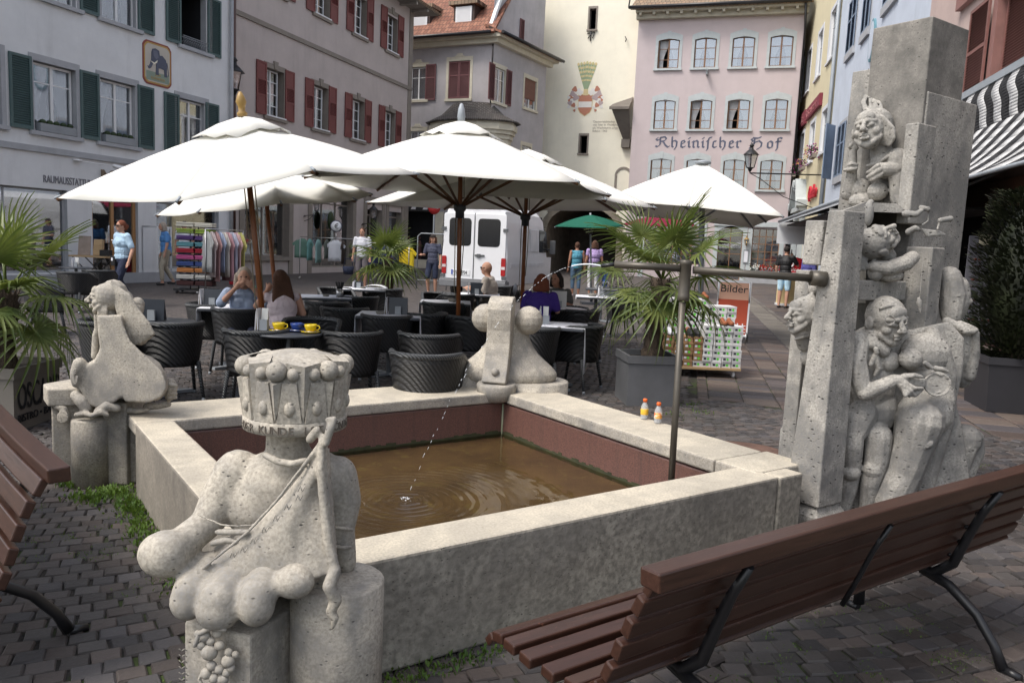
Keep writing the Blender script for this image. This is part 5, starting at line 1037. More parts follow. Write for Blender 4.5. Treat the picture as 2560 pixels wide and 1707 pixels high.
# ------------------------------------------------------------------ sculpting in photo coordinates at a given distance
def head(m, c, R_, f, up, ear=True):
    f = V(f).normalized(); up = V(up); up = (up-f*up.dot(f)).normalized(); rt = f.cross(up)
    X = Matrix((rt, f, up)).transposed().to_4x4(); X.translation = c; old = m.X; m.X = X @ Matrix.Scale(R_, 4)
    m.ball((0, -.1, .15), (.74, .88, .84)); m.ball((0, .18, -.34), (.54, .56, .60)); m.ball((0, .46, -.80), (.24, .22, .2)); m.ball((0, .62, .42), (.42, .2, .3))
    for s in (-1, 1):
        m.cap((s*.44, .60, .20), (s*.10, .80, .20), .07, .09); m.ball((s*.27, .68, .02), (.14, .13, .10)); m.cap((s*.43, .62, -.02), (s*.12, .76, -.06), .035, .035); m.ball((s*.36, .48, -.24), (.22, .22, .2)); m.ball((s*.11, .90, -.25), .09); m.cap((s*.5, .3, -.45), (s*.2, .5, -.75), .15, .15)
        if ear: m.ball((s*.76, -.05, -.05), (.09, .2, .27))
    m.cap((0, .78, .16), (0, 1.04, -.22), .085, .13); m.cap((-.19, .78, -.45), (.19, .78, -.45), .05, .05); m.cap((-.1, .84, -.44), (.1, .84, -.44), .05, .05); m.cap((-.16, .78, -.58), (.16, .78, -.58), .065, .065); m.X = old
class PX:
    def __init__(s, m, Y, ox=0, oy=0, k=1.): s.m = m; s.Y = Y; s.ox = ox; s.oy = oy; s.k = k; s.tilt = 0; s.x0 = 2190
    def P(s, x, y, d=0.): return D(s.ox+x*s.k, s.oy+y*s.k, s.Y+d+s.tilt*(s.ox+x*s.k-s.x0))
    def r(s, v, d=0.): return v*s.k*(s.Y+d)/F
    def b(s, x, y, rx, ry, rd=None, d=0., rot=0., n=14):
        s.m.ball(s.P(x, y, d), (s.r(rx, d), s.r(rd or min(rx, ry), d), s.r(ry, d)), n, 0, Matrix.Rotation(R(rot), 3, 'Y')); return s
    def c(s, *p, n=12): # (x, y, r, d) points
        p = [q if len(q) > 3 else (*q, 0) for q in p]
        s.m.chain([s.P(q[0], q[1], q[3]) for q in p], [s.r(q[2], q[3]) for q in p], n); return s
    def poly(s, pts, d0, d1): # outline given in the picture, real thickness d0..d1
        s.m.extr([s.P(x, y, d0) for x, y in pts], s.P(pts[0][0], pts[0][1], d1)-s.P(pts[0][0], pts[0][1], d0)); return s
def ringtext(m, body, c, r, z, size, a0_, mi=0, da=None):
    cu = bpy.data.curves.new('t', 'FONT'); cu.size = size; cu.extrude = .002; dg = bpy.context.evaluated_depsgraph_get(); ang = a0_
    for ch in body:
        if ch == ' ': ang += da*.8; continue
        cu.body = ch; cu.align_x = 'CENTER'; o = bpy.data.objects.new('t', cu); COL.objects.link(o); dg = bpy.context.evaluated_depsgraph_get(); me = bpy.data.meshes.new_from_object(o.evaluated_get(dg)); bpy.data.objects.remove(o)
        X = Matrix.Translation(c) @ Matrix.Rotation(ang, 4, 'Z') @ Matrix.Translation((0, -r, z)) @ Matrix.Rotation(PI/2, 4, 'X'); m.add([X @ v.co for v in me.vertices], [tuple(p.vertices) for p in me.polygons], mi); bpy.data.meshes.remove(me); ang += da
# ---- crowned seated figure, near corner
kb = V((-.72, 2.48, 0)); ks = thing('king_sculpture', 'headless seated stone figure wearing a lettered crown down to its shoulders, near corner', 'sculpture', kb)
kk = dict(Y=2.42, ox=300, oy=820, k=.5659)
m = MB(kb); s = PX(m, **kk)
s.c((740, 430, 95), (740, 520, 98), (745, 600, 120)).b(700, 700, 210, 170, 150, 0).b(650, 760, 215, 190, 150, -.0).b(880, 680, 130, 150, 110, 0).b(720, 900, 230, 190, 150, 0).b(640, 1010, 250, 120, 160, -.04)
s.c((520, 640, 110, .0), (440, 760, 92, -.03), (395, 830, 75, -.06)).c((400, 850, 72, -.06), (300, 930, 78, -.12), (240, 985, 92, -.16)).b(195, 1000, 122, 108, 105, -.18, 12).b(205, 985, 112, 100, 100, -.18)
s.c((960, 650, 92, .02), (985, 760, 86, .03), (970, 880, 72, .02), (985, 960, 60, .02), (1000, 1040, 48, .03))
s.poly([(300, 1060), (900, 1010), (960, 1090), (900, 1150), (500, 1200), (260, 1130)], -.12, .12)
s.c((400, 1060, 84, -.12), (315, 1160, 88, -.21)).c((530, 1080, 90, -.14), (445, 1190, 104, -.24)).c((680, 1060, 84, -.14), (612, 1170, 92, -.24)).c((850, 1050, 66, -.12), (775, 1110, 84, -.21))
s.b(300, 1205, 86, 92, 80, -.22).b(435, 1240, 108, 104, 95, -.25).b(602, 1220, 90, 105, 90, -.25).b(768, 1120, 100, 80, 80, -.22)
tor = m.build('seated_body', 'limestone', ks, voxel=.0065, relax=16)
for pts_ in [[(345, 822, 7, -.125), (400, 848, 7, -.15), (450, 868, 7, -.17), (520, 874, 7, -.18), (600, 868, 7, -.18)], [(410, 950, 16, -.15), (470, 935, 18, -.17), (520, 945, 14, -.17)], [(430, 900, 14, -.16), (480, 900, 18, -.17), (560, 900, 14, -.18)], [(940, 880, 10, -.05), (990, 885, 12, -.06), (1030, 890, 9, -.02)], [(930, 960, 10, -.04), (985, 970, 12, -.05), (1020, 965, 9, -.01)], [(640, 560, 16, -.13), (700, 590, 18, -.15), (760, 600, 18, -.16), (820, 585, 16, -.15)]]:
    m = MB(kb); s = PX(m, **kk); s.c(*pts_); m.build('sleeve_fold', 'limestone', ks, voxel=.005, relax=6)
m = MB(kb); s = PX(m, **kk)   # draped cloth with rolled hems and knot
pts = [(900, 470), (810, 600), (690, 770), (580, 900), (470, 985), (330, 1075), (360, 1120), (520, 1150), (640, 1110), (760, 1060), (860, 1020), (960, 1080), (925, 960), (900, 800), (890, 620)]
def dd(x, y): return -.165 - .045*max(0, min(1, (y-750)/350))+ .00006*abs(x-760)
n_ = 26
g = []
for j in range(n_+1):
    t = j/n_; y = 480+t*600; xl = 900-t*(900-345)*(.55+.45*t); xr = 905+t*45
    for i in range(17): u = i/16; x = xl+(xr-xl)*u; g.append(s.P(x, y+70*t*math.sin(u*PI)*t, dd(x, y)-.02*math.sin(u*PI)+.005*math.sin(u*9+t*3)))
m.add(g+[p+V((0, .05, -.0)) for p in g], [(j*17+i, j*17+i+1, (j+1)*17+i+1, (j+1)*17+i) for j in range(n_) for i in range(16)]+[(len(g)+j*17+i, len(g)+(j+1)*17+i, len(g)+(j+1)*17+i+1, len(g)+j*17+i+1) for j in range(n_) for i in range(16)]
      +[(i+1, i, len(g)+i, len(g)+i+1) for i in range(16)]+[(n_*17+i, n_*17+i+1, len(g)+n_*17+i+1, len(g)+n_*17+i) for i in range(16)]+[(j*17, (j+1)*17, len(g)+(j+1)*17, len(g)+j*17) for j in range(n_)]+[((j+1)*17+16, j*17+16, len(g)+j*17+16, len(g)+(j+1)*17+16) for j in range(n_)])
s.c((895, 500, 15, -.165), (800, 620, 9, -.175), (690, 765, 9, -.19), (560, 905, 10, -.20), (460, 985, 9, -.195), (350, 1075, 8, -.19)).c((895, 480, 18, -.17), (885, 620, 20, -.19), (900, 780, 22, -.195), (920, 950, 25, -.205), (950, 1060, 25, -.215))
s.c((915, 405, 13, -.185), (948, 400, 15, -.18), (930, 440, 22, -.19), (910, 510, 18, -.19)).c((870, 450, 20, -.17), (840, 490, 22, -.16)).c((950, 1070, 30, -.22), (925, 1140, 34, -.23), (955, 1200, 30, -.22), (930, 1250, 24, -.22), (950, 1280, 20, -.22), (938, 1325, 10, -.22))
cl = m.build('draped_cloth', 'limestone', ks, voxel=.0055, relax=5)
m = MB(kb); s = PX(m, **kk)
for (x, y, t) in ((500, 1010, 'a'), (545, 990, 'n'), (590, 950, 'm'), (640, 900, 'e'), (690, 850, 'G'), (740, 800, 'e'), (790, 760, 'l'), (800, 720, 'd')): s.c((x-14, y, 3, -.235), (x-5, y-22, 3, -.235), (x+5, y, 3, -.235), (x+16, y-20, 3, -.23), n=6)
m.build('carved_letters', 'limestone', cl)
cc0 = D(739, 985, 2.42); cr = .158; zb_ = D(739, 1062, 2.42).z; zt2 = D(739, 893, 2.42).z; Hc = zt2-zb_
m = MB(kb); cz = V((cc0.x, cc0.y, 0)); m.lathe([(cr*.86, zb_-.004), (cr*1.0, zb_), (cr*1.0, zb_+.036), (cr*.94, zb_+.04), (cr*.9, zb_+Hc*.5), (cr*.93, zt2-.03), (cr*.72, zt2+.008), (cr*.3, zt2+.022), (0, zt2+.024)], cz, 48)
for k in range(6):
    a = PI/3*k+R(-6); T = Matrix.Translation(cz) @ Matrix.Rotation(a, 4, 'Z')
    def Q(x, y, z): return T @ V((x, y, z))
    w_ = .058 # petal with boss
    for sg in (-1, 1):
        am = R(15)*sg; T2 = Matrix.Translation(cz) @ Matrix.Rotation(a+am*1.0, 4, 'Z'); q = lambda x, y, z: T2 @ V((x, y, z)); y1 = -cr*.97
        m.add([q(-.036, y1, zb_+.04), q(.036, y1, zb_+.04), q(.020, y1-.006, zt2-.055), q(-.020, y1-.006, zt2-.055), q(-.036, y1+.05, zb_+.04), q(.036, y1+.05, zb_+.04), q(.02, y1+.05, zt2-.045), q(-.02, y1+.05, zt2-.045)], [(0, 1, 2, 3), (0, 4, 5, 1), (1, 5, 6, 2), (2, 6, 7, 3), (3, 7, 4, 0), (7, 6, 5, 4)])
        X = T2.to_3x3(); m.ball(q(0, y1-.001, zb_+.082), (.016, .012, .023), 12, 0, X)
    m.add([Q(-.03, -cr*.9, zt2-.05), Q(.03, -cr*.9, zt2-.05), Q(0, -cr*1.10, zt2-.058), Q(0, -cr*1.0, zb_+.045), Q(0, -cr*.8, zb_+.06)], [(0, 1, 2), (0, 2, 3), (2, 1, 3), (1, 4, 3), (0, 3, 4), (0, 4, 1)])
    m.ball(Q(0, -cr*.95, zt2-.022), .031, 16); m.ball(Q(-.048, -cr*.9, zt2-.030), .020, 12); m.ball(Q(.048, -cr*.9, zt2-.030), .020, 12)
    T3 = Matrix.Translation(cz) @ Matrix.Rotation(a+PI/6, 4, 'Z'); q = lambda x, y, z: T3 @ V((x, y, z))
    m.add([q(-.052, -cr*.86, zt2+.004), q(.052, -cr*.86, zt2+.004), q(0, -cr*1.08, zt2-.004), q(0, -cr*.98, zb_+.045), q(-.01, -cr*.6, zt2+.016), q(.01, -cr*.6, zt2+.016)], [(0, 2, 1), (0, 3, 2), (2, 3, 1), (0, 1, 5, 4), (1, 3, 0)])
cw = m.build('crown', 'limestone', ks, bevel=0)
m = MB(kb); ringtext(m, '·DER KUNDE IST KÖNIG·', cz, cr*1.003, zb_+.006, .034, R(-62), 0, R(8.3)); m.build('crown_lettering', M('carved_dark', (.13, .11, .09), .9), cw)
m = MB(kb); cyl = D(845, 1440, 2.38); zs = D(950, 1450, 2.38).z; m.lathe([(.145, 0), (.145, zs-.006), (.138, zs), (0, zs+.001)], (cyl.x+.0, cyl.y, 0), 40); m.build('round_pedestal', 'limestone', ks)
pe = at(625, 2.17, .3); m = MB(kb); A2 = V((.34, .94, 0)); B2 = V((-.95, .31, 0)); zs2 = D(430, 1545, 2.2).z
m.slab([(pe+A2*0).xy, (pe+A2*.30).xy, (pe+A2*.30+B2*.27).xy, (pe+B2*.235).xy], 0, zs2-.03); m.build('square_pedestal', 'limestone', ks, bevel=.008)
m = MB(kb); s = PX(m, 2.1, 300, 820, .5659)
for x, y, r1 in ((395, 1430, 32), (478, 1470, 26), (440, 1400, 20), (375, 1360, 22), (430, 1345, 20), (405, 1490, 20), (440, 1505, 20), (470, 1520, 18), (380, 1525, 22), (415, 1545, 20), (455, 1550, 22), (490, 1500, 18), (360, 1400, 18), (510, 1440, 14), (400, 1380, 18), (345, 1350, 16), (480, 1430, 16)): s.b(x, y, r1*1.25, r1*1.25, r1, .055)
s.c((365, 1520, 8, .05), (350, 1550, 8, .05), (365, 1580, 8, .05)).c((330, 1400, 10, .05), (350, 1350, 12, .05), (400, 1320, 14, .04), (460, 1330, 12, .04))
m.build('carved_grapes', 'limestone', ks); m = MB(kb); s = PX(m, 2.1, 300, 820, .5659)
for j in range(9): s.c(*[(262+i*11, 1420+j*26+(4 if i % 2 else -4), 2.6, .045+.004*i) for i in range(4)], n=5)
m.build('carved_letters', 'limestone', ks)
# ---- two balls sculpture, far corner
bb = V((-.03, 6.42, 0)); bs_ = thing('ball_sculpture', 'stone scroll flanked by two balls on flared necks, far corner', 'sculpture', bb)
sk = dict(Y=6.35, ox=1000, oy=700, k=.2551)
m = MB(bb); s = PX(m, **sk)
s.b(838, 370, 138, 142, 132, .05).b(1262, 395, 142, 142, 132, .05)
def flare(cx, cy, prof, d=.05): # profile px radius / px row
    c0 = s.P(cx, prof[0][1], d); m.lathe([(max(.001, s.r(r1)), s.P(cx, y, d).z) for r1, y in prof][::-1], (c0.x, c0.y, 0), 30)
c0 = s.P(1068, 600, .10); m.lathe([(s.r(r1), s.P(1068, y, .10).z) for r1, y in [(185, 440), (190, 500), (205, 560), (245, 640), (300, 710), (380, 780), (455, 840), (495, 890), (500, 930), (480, 965), (420, 1000)]][::-1], (c0.x, c0.y, 0), 48, sy=.55)
m.build('ball_bells', 'limestone', bs_, voxel=.008, relax=3)
m = MB(bb); s = PX(m, **sk)
# scroll: side profile in depth/height, with the width of the slab
fr = [(-.02, 160), (-.06, 175), (-.115, 215), (-.14, 280), (-.14, 380), (-.125, 480), (-.13, 600), (-.155, 720), (-.20, 840), (-.26, 950), (-.25, 965), (.0, 1000), (.05, 1000), (.05, 160)]
dirx = V((.985, -.17, 0)); dn = V((.17, .985, 0)); cc_ = s.P(985, 600, 0)
poly = [cc_+dn*d_+V((0, 0, s.P(985, y, 0).z-cc_.z)) for d_, y in fr]
hw_ = s.r(112); m.extr([p-dirx*hw_*1.0 for p in poly], dirx*hw_*2.1); q = s.P(985, 860, 0); m.ball(q-dn*.225, (.032, .032, .032), 14)
m.build('scroll', 'limestone', bs_, bevel=.012)
m = MB(bb); s = PX(m, **sk); c_ = s.P(975, 975, 0); z1 = c_.z; m.lathe([(.05, z1-.16), (.13, z1-.13), (.155, z1-.07), (.16, z1-.02), (.15, z1)], (c_.x-.02, c_.y-.16, 0), 28); m.lathe([(.06, 0), (.06, z1-.13)], (c_.x, c_.y-.12, 0), 16)
m.build('cup', 'limestone', bs_)
m = MB(bb); c_ = s.P(1310, 1040, 0); m.lathe([(.29, 0), (.29, c_.z+.03), (.27, c_.z+.035), (0, c_.z+.036)], (c_.x+.0, c_.y+.12, 0), 36); c_ = s.P(760, 975, 0); m.lathe([(.25, 0), (.25, c_.z+.02), (0, c_.z+.022)], (c_.x, c_.y+.2, 0), 36); m.slab([AB(a1-.5, b1-.2).xy, AB(a1+.05, b1-.34).xy, AB(a1+.1, b1+.05).xy, AB(a1-.3, b1+.1).xy], 0, Hb+.01)
m.build('base', 'limestone', bs_)
# ---- long-haired figure, left corner
mb_ = V((-2.42, 4.95, 0)); ms = thing('mermaid_sculpture', 'long-haired stone mermaid leaning her chin on her hand, left corner', 'sculpture', mb_)
mk = dict(Y=4.85, ox=0, oy=660, k=.3827)
m = MB(mb_); s = PX(m, **mk)
s.poly([(635, 335), (640, 450), (655, 560), (610, 640), (555, 668), (500, 650), (470, 680), (480, 800), (530, 830), (580, 920), (640, 945), (760, 900), (800, 860), (820, 905), (980, 905), (1060, 870), (1095, 800), (1060, 700), (1000, 640), (930, 580), (850, 500), (810, 400), (800, 330)], -.11, .13)
s.b(900, 740, 190, 165, 90, .0).b(680, 800, 120, 130, 85, 0).b(1000, 780, 100, 120, 80).c((520, 650, 45, -.1), (500, 720, 42, -.1), (495, 780, 30, -.1))
body_ = m.build('body', 'limestone', ms, voxel=.011, relax=7)
m = MB(mb_); s = PX(m, **mk)   # head, face, arms
s.b(745, 205, 92, 105, 85, .01); head(m, s.P(692, 228, -.02), s.r(108), (-.93, -.33, .10), (.05, 0, 1), False)
s.c((700, 300, 45), (720, 340, 45), (740, 390, 50))
s.b(900, 262, 42, 46, 45, .04).c((895, 290, 45, .03), (850, 380, 60, .02), (830, 480, 60, .02))
s.c((640, 340, 26, -.02), (645, 420, 26), (625, 470, 22), (620, 600, 24))
for i in range(4): s.c((640+i*17, 340, 9, -.07), (650+i*15, 305, 9, -.075), (662+i*12, 272, 7, -.07))
m.build('head', 'limestone', ms, voxel=.0045, relax=1)
m = MB(mb_); s = PX(m, **mk); rq = random.Random(8)
s.c((745, 170, 62, .02), (800, 230, 66, .02), (845, 320, 66, .02), (880, 400, 66, .02), (910, 450, 62, .02), (915, 480, 52, .02))
for L in (-.048, -.02, .07):
    for i in range(13):
        t = i/12; k_ = rq.uniform(-5, 5); s.c((728+50*t, 108+45*t, 6, L*.8), (735+110*t, 200+5*t+k_, 7, L*1.1), (765+140*t+k_, 290+10*t, 8, L*1.12), (790+185*t, 390+5*t+k_, 8, L*1.12), (820+185*t+k_, 470-15*t, 8, L), (868+100*t, 528-40*t+k_, 9, L*.6))
m.build('hair', 'limestone', ms, voxel=.0045, relax=0)
m = MB(mb_); s = PX(m, **mk); X = s.P(640, 360, -.02); Yq = s.P(760, 355, .0); m.tube([s.P(645, 362, -.06), s.P(765, 352, .02)], s.r(34), 20)
for rr_ in (30, 22, 14): s.c(*[(492+rr_*.5*math.cos(a), 735+rr_*1.6*math.sin(a), 5, -.15) for a in [2*PI*i/14 for i in range(12)]], n=6)
m.build('scroll_roll', 'limestone', ms)
m = MB(mb_); s = PX(m, **mk); c_ = s.P(600, 1000, 0); m.lathe([(s.r(117), 0), (s.r(117), c_.z-.01), (s.r(110), c_.z), (0, c_.z+.002)], (c_.x, c_.y-.02, 0), 36); m.build('round_pedestal', 'limestone', ms)
m = MB(mb_); s = PX(m, **mk); c_ = s.P(755, 880, 0); p_ = V((c_.x, c_.y, 0)); m.box(p_.x-.075, p_.x+.075, p_.y-.02, p_.y+.25, 0, c_.z-.02); m.box(p_.x+.06, p_.x+.11, p_.y+.03, p_.y+.3, 0, Hb+.004)
c2_ = s.P(395, 880, .02); zz = s.P(395, 800, .02).z; m.slab([(c2_.x-.12, c2_.y+.02), (c2_.x-.0, c2_.y-.14), (c2_.x+.25, c2_.y-.04), (c2_.x+.2, c2_.y+.24), (c2_.x-.06, c2_.y+.2)], zz-.10, zz+.01); m.slab([(c2_.x-.08, c2_.y+.04), (c2_.x+.0, c2_.y-.10), (c2_.x+.22, c2_.y-.02), (c2_.x+.16, c2_.y+.2)], 0, zz-.09)
m.build('square_pedestal', 'limestone', ms, bevel=.01)
m = MB(mb_); s = PX(m, **mk)
s.c((500, 985, 18, -.1), (560, 975, 20, -.13), (600, 990, 16, -.14), (660, 965, 22, -.13), (700, 985, 16, -.12)).c((640, 960, 26, -.11), (700, 925, 34, -.1), (760, 940, 30, -.08)).c((840, 955, 22, .0), (900, 960, 20, .0), (965, 950, 14, .02)).c((960, 930, 26, .05), (1040, 925, 22, .08), (1100, 915, 20, .1)).c((1110, 860, 34, .1), (1135, 800, 26, .1), (1120, 770, 24, .1)).c((500, 860, 40, -.08), (540, 900, 44, -.1), (560, 935, 40, -.1))
for i in range(4): s.c((1100, 790+i*28, 12, .07), (1150, 795+i*26, 11, .07))
for i in range(14): a = 2*PI*i/14; s.b(410+34*math.cos(a), 1000+36*math.sin(a), 8, 9, 7, -.10)
s.b(410, 1000, 32, 34, 8, -.10); s.c((375, 930, 24, -.08), (420, 945, 22, -.08), (440, 990, 20, -.07))
m.build('carved_drapery', 'limestone', ms, voxel=.006, relax=3)
# ------------------------------------------------------------------ tall carved pillar, right corner
pb = AB(3.95, 2.75); tp = thing('carved_pillar', 'tall stone pillar carved with people at the right corner of the basin', 'carved pillar', pb)
def abx(x, z, b): # a such that the vertical edge at (a,b) appears in column x
    lo, hi = 2.5, 6.
    for _ in range(40):
        md = (lo+hi)/2; p = AB(md, b, z); q = p-EYEP; X_ = 1280+F*q.dot(r_)/q.dot(f_)
        if X_ < x: lo = md
        else: hi = md
    return lo
def colx(p): q = p-EYEP; return 1280+F*q.dot(r_)/q.dot(f_), 853.5-F*q.dot(u_)/q.dot(f_)
def solve(fn, x, lo, hi):
    f0 = colx(fn(lo))[0] < x
    for _ in range(40):
        md = (lo+hi)/2
        if (colx(fn(md))[0] < x) == f0: lo = md
        else: hi = md
    return lo
PB = []
def pblock(xl, xe, xr, ye, yb, b, mat='travertine', yref=None, name='stone_block', ab=None, db=None, tap=0.):
    """block whose near vertical edge stands in column xe (at its top row ye); faces run back-left to column xl and back-right to xr"""
    zr = 1.6
    for _ in range(6): a = abx(xe, zr, b); zr = D(xe, ye, AB(a, b).y).z
    z1 = zr; z0 = 0. if yb is None else D(xe, yb, AB(a, b).y).z
    bf = solve(lambda t: AB(a, t, z1), xl, b, b+1.8) if db is None else b+db; af = solve(lambda t: AB(t, b, z1), xr, a, a+1.8) if ab is None else a+ab
    m = MB(pb); vs = [AB(x, y, z) for z, e in ((z0, tap), (z1, 0)) for x, y in ((a-e*.3, b-e*.3), (af, b-e*.3), (af, bf+e), (a-e*.3, bf+e))]
    m.add(vs, [(0, 3, 2, 1), (4, 5, 6, 7), (0, 1, 5, 4), (1, 2, 6, 5), (2, 3, 7, 6), (3, 0, 4, 7)]); o = m.build(name, mat, tp, bevel=.008); PB.append((a, b, af, bf, z0, z1)); return a, b, af, bf, z0, z1
pblock(2183, 2333, 2424, 40, None, 2.64, 'travertine_dark', ab=None)
T_ = PB[0]; z2_ = D(2140, 172, AB(T_[0], T_[3], 2).y).z; bf2 = solve(lambda t: AB(T_[0], t, 2.2), 2108, T_[3], T_[3]+1.2); m = MB(pb); vs = [AB(x, y, z) for z, e in ((0, .05), (z2_, 0)) for x, y in ((T_[0]+.001, T_[3]-.01), (T_[2], T_[3]-.01), (T_[2], bf2+e), (T_[0]+.001, bf2+e))]; m.add(vs, [(0, 3, 2, 1), (4, 5, 6, 7), (0, 1, 5, 4), (1, 2, 6, 5), (2, 3, 7, 6), (3, 0, 4, 7)]); m.build('stone_block', 'travertine', tp, bevel=.006); YT = AB(T_[0], (T_[3]+bf2)/2).y; print('YT', YT, 'TA', T_[:4], bf2)
pblock(2300, 2322, 2444, 228, None, 2.63)
pblock(2264, 2298, 2343, 306, 560, 2.54)
A1 = pblock(2071, 2112, 2165, 525, 1269, 2.50, tap=.09)
pblock(2277, 2333, 2372, 618, 836, 2.40, db=.16, ab=.14)
pblock(2090, 2107, 2268, 700, 752, 2.52, ab=None)
pblock(2014, 2060, 2110, 551, 664, 2.80)
pblock(1998, 2025, 2060, 676, None, 2.93, db=.1, ab=.3)
a, b = A1[0], A1[1]; m = MB(pb)
zc1 = A1[4]; q = [AB(a-.0, b, zc1), AB(A1[2], b, zc1), AB(A1[2], A1[3], zc1), AB(a, A1[3], zc1)]; q2 = [AB(a-.035, b-.035, zc1-.06), AB(A1[2]+.03, b-.035, zc1-.06), AB(A1[2]+.03, A1[3]+.05, zc1-.06), AB(a-.035, A1[3]+.05, zc1-.06)]; q3 = [V((p.x, p.y, 0)) for p in q2]
m.add(q+q2+q3, [(0, 1, 2, 3)]+[(i, 4+i, 4+(i+1) % 4, (i+1) % 4) for i in range(4)]+[(4+i, 8+i, 8+(i+1) % 4, 4+(i+1) % 4) for i in range(4)]); m.build('base_block', 'travertine', tp)
m = MB(pb); m.slab([AB(3.8, 2.55).xy, AB(4.85, 2.6).xy, AB(4.85, 3.2).xy, AB(3.72, 3.2).xy], 0, .10); c_ = AB(solve(lambda t: AB(t, 3.0, .5), 1985, 3, 5), 3.0); m.lathe([(.085, 0), (.085, D(1975, 1075, c_.y).z), (.07, D(1975, 1068, c_.y).z)], c_, 16); m.build('plinth', 'travertine', tp)
# ledge under the woman
s = PX(MB(pb), 4.42, 1960, 20, .4337); s.poly([(258, 1150), (350, 1166), (470, 1118), (640, 1125), (640, 1160), (470, 1150), (640, 1180)], 0, 0) if 0 else None
FY = AB(4.05, 2.5).y-.0
def backing(name, pts, Y, ox, oy, k, d0, d1):
    m = MB(pb); s = PX(m, Y, ox, oy, k); s.poly(pts, d0, d1); return m.build(name, 'travertine', tp, voxel=.012, relax=6)
def fig(name, fn, Y, ox, oy, k, voxel=.0048, relax=2, mat='travertine', tilt=0):
    m = MB(pb); s = PX(m, Y, ox, oy, k); s.tilt = tilt; fn(s); return m.build(name, mat, tp, voxel=voxel, relax=relax)
r3 = (1960, 20, .4337); r4 = (1940, 660, .4337)
def face(s, cx, cy, w_, h_, d, tilt=0, look=-1, eyes=True): # three quarter head turned to the left of the picture
    s.b(cx, cy, w_, h_, w_*.95, d, tilt).b(cx-w_*.15, cy+h_*.45, w_*.62, h_*.5, w_*.7, d-.01)
def woman(s):
    head(s.m, s.P(497, 705, .0), s.r(122), (-.66, -.72, .12), (-.1, .1, 1))
    s.c((560, 800, 55, .07), (560, 860, 60, .08)).b(600, 900, 100, 90, 60, .09).c((650, 870, 60, .07), (668, 980, 58, .06), (672, 1090, 55, .06), (700, 1160, 48, .05), (740, 1185, 34, .02))
    s.c((400, 790, 18, .0), (398, 840, 22, .0), (395, 900, 26, .0), (385, 980, 34, .03), (370, 1070, 42, .05)).c((380, 800, 12, -.02), (400, 775, 10, -.01), (420, 810, 11, .0))
    s.b(445, 1045, 55, 62, 45, .07).b(540, 1058, 58, 52, 55, .03)
    s.c((650, 930, 40, .03), (560, 930, 38, -.02), (530, 950, 26, -.04)).c((540, 910, 14, -.06), (500, 940, 12, -.05), (480, 950, 9, -.04)).c((550, 935, 14, -.06), (505, 965, 12, -.055), (480, 975, 9, -.05)).c((560, 960, 14, -.05), (520, 985, 12, -.05), (495, 992, 9, -.04))
    s.c((375, 905, 11, -.035), (400, 900, 12, -.04), (420, 905, 10, -.03)).c((350, 935, 11, -.03), (385, 930, 12, -.04), (418, 925, 10, -.03))
    s.c((480, 910, 8, .0), (530, 900, 9, -.0), (580, 870, 9, .0), (620, 840, 9, .02))
    s.b(530, 1120, 160, 60, 60, .12)
def hairw(s):
    rq = random.Random(3)
    s.b(548, 668, 78, 86, 60, .07, -10).b(585, 735, 52, 70, 50, .06)
    for i in range(34):
        t = i/33; k_ = rq.uniform(-9, 9)
        if i % 5 == 0: s.c((470+75*t, 500+30*t, 5, .17), (455+110*t+k_, 545+15*t, 8, .12), (470+110*t, 600+20*t, 9, .04))
        s.c((462+48*t, 606-36*t+44*t*t, 6, .03), (480+95*t+k_, 585+50*t, 9.5, -.01), (515+110*t+k_, 640+55*t, 10, -.0), (535+95*t+k_, 720+30*t, 9, .005), (555+50*t+k_, 775+18*t, 7, .015))
def lying(s):
    head(s.m, s.P(535, 1350, .0), s.r(118), (.30, -.55, .80), (-.85, -.1, -.1))
    s.c((560, 1390, 50, .06), (600, 1430, 45, .06)).c((520, 1490, 36, -.02), (600, 1500, 44, -.03), (700, 1470, 46, -.01), (740, 1440, 40, .03)).b(530, 1520, 46, 56, 46, .0).b(610, 1540, 80, 40, 50, .02)
    rq = random.Random(5)
    for i in range(9): s.c((430+i*6, 1340+i*10, 14, .0), (400+i*8, 1400+i*8, 15, -.01), (385+i*9, 1460, 14, -.015), (400+i*12, 1500+rq.uniform(-8, 8), 11, -.015))
    s.b(490, 1190, 26, 68, 26, -.02); s.c((480, 1150, 18, .0), (500, 1120, 18, .02))
def crank(s):
    s.c((700, 1185, 20, -.02), (760, 1190, 18, -.05), (790, 1170, 13, -.06)).c((790, 1150, 14, -.05), (830, 1160, 15, -.06)).c((835, 1170, 6, -.05), (830, 1230, 6, -.05), (800, 1250, 8, -.04))
    s.c((720, 1290, 20, -.03), (755, 1268, 16, -.06), (770, 1275, 14, -.06)).c((900, 1225, 15, -.05), (960, 1215, 17, -.03)).c((900, 1225, 7, -.05), (885, 1275, 7, -.05)); s.poly([(790, 1270), (900, 1285), (945, 1310), (820, 1320)], -.04, .0)
    s.c((858, 1310, 2.5, -.07), (828, 1560, 2.5, -.07), n=5)
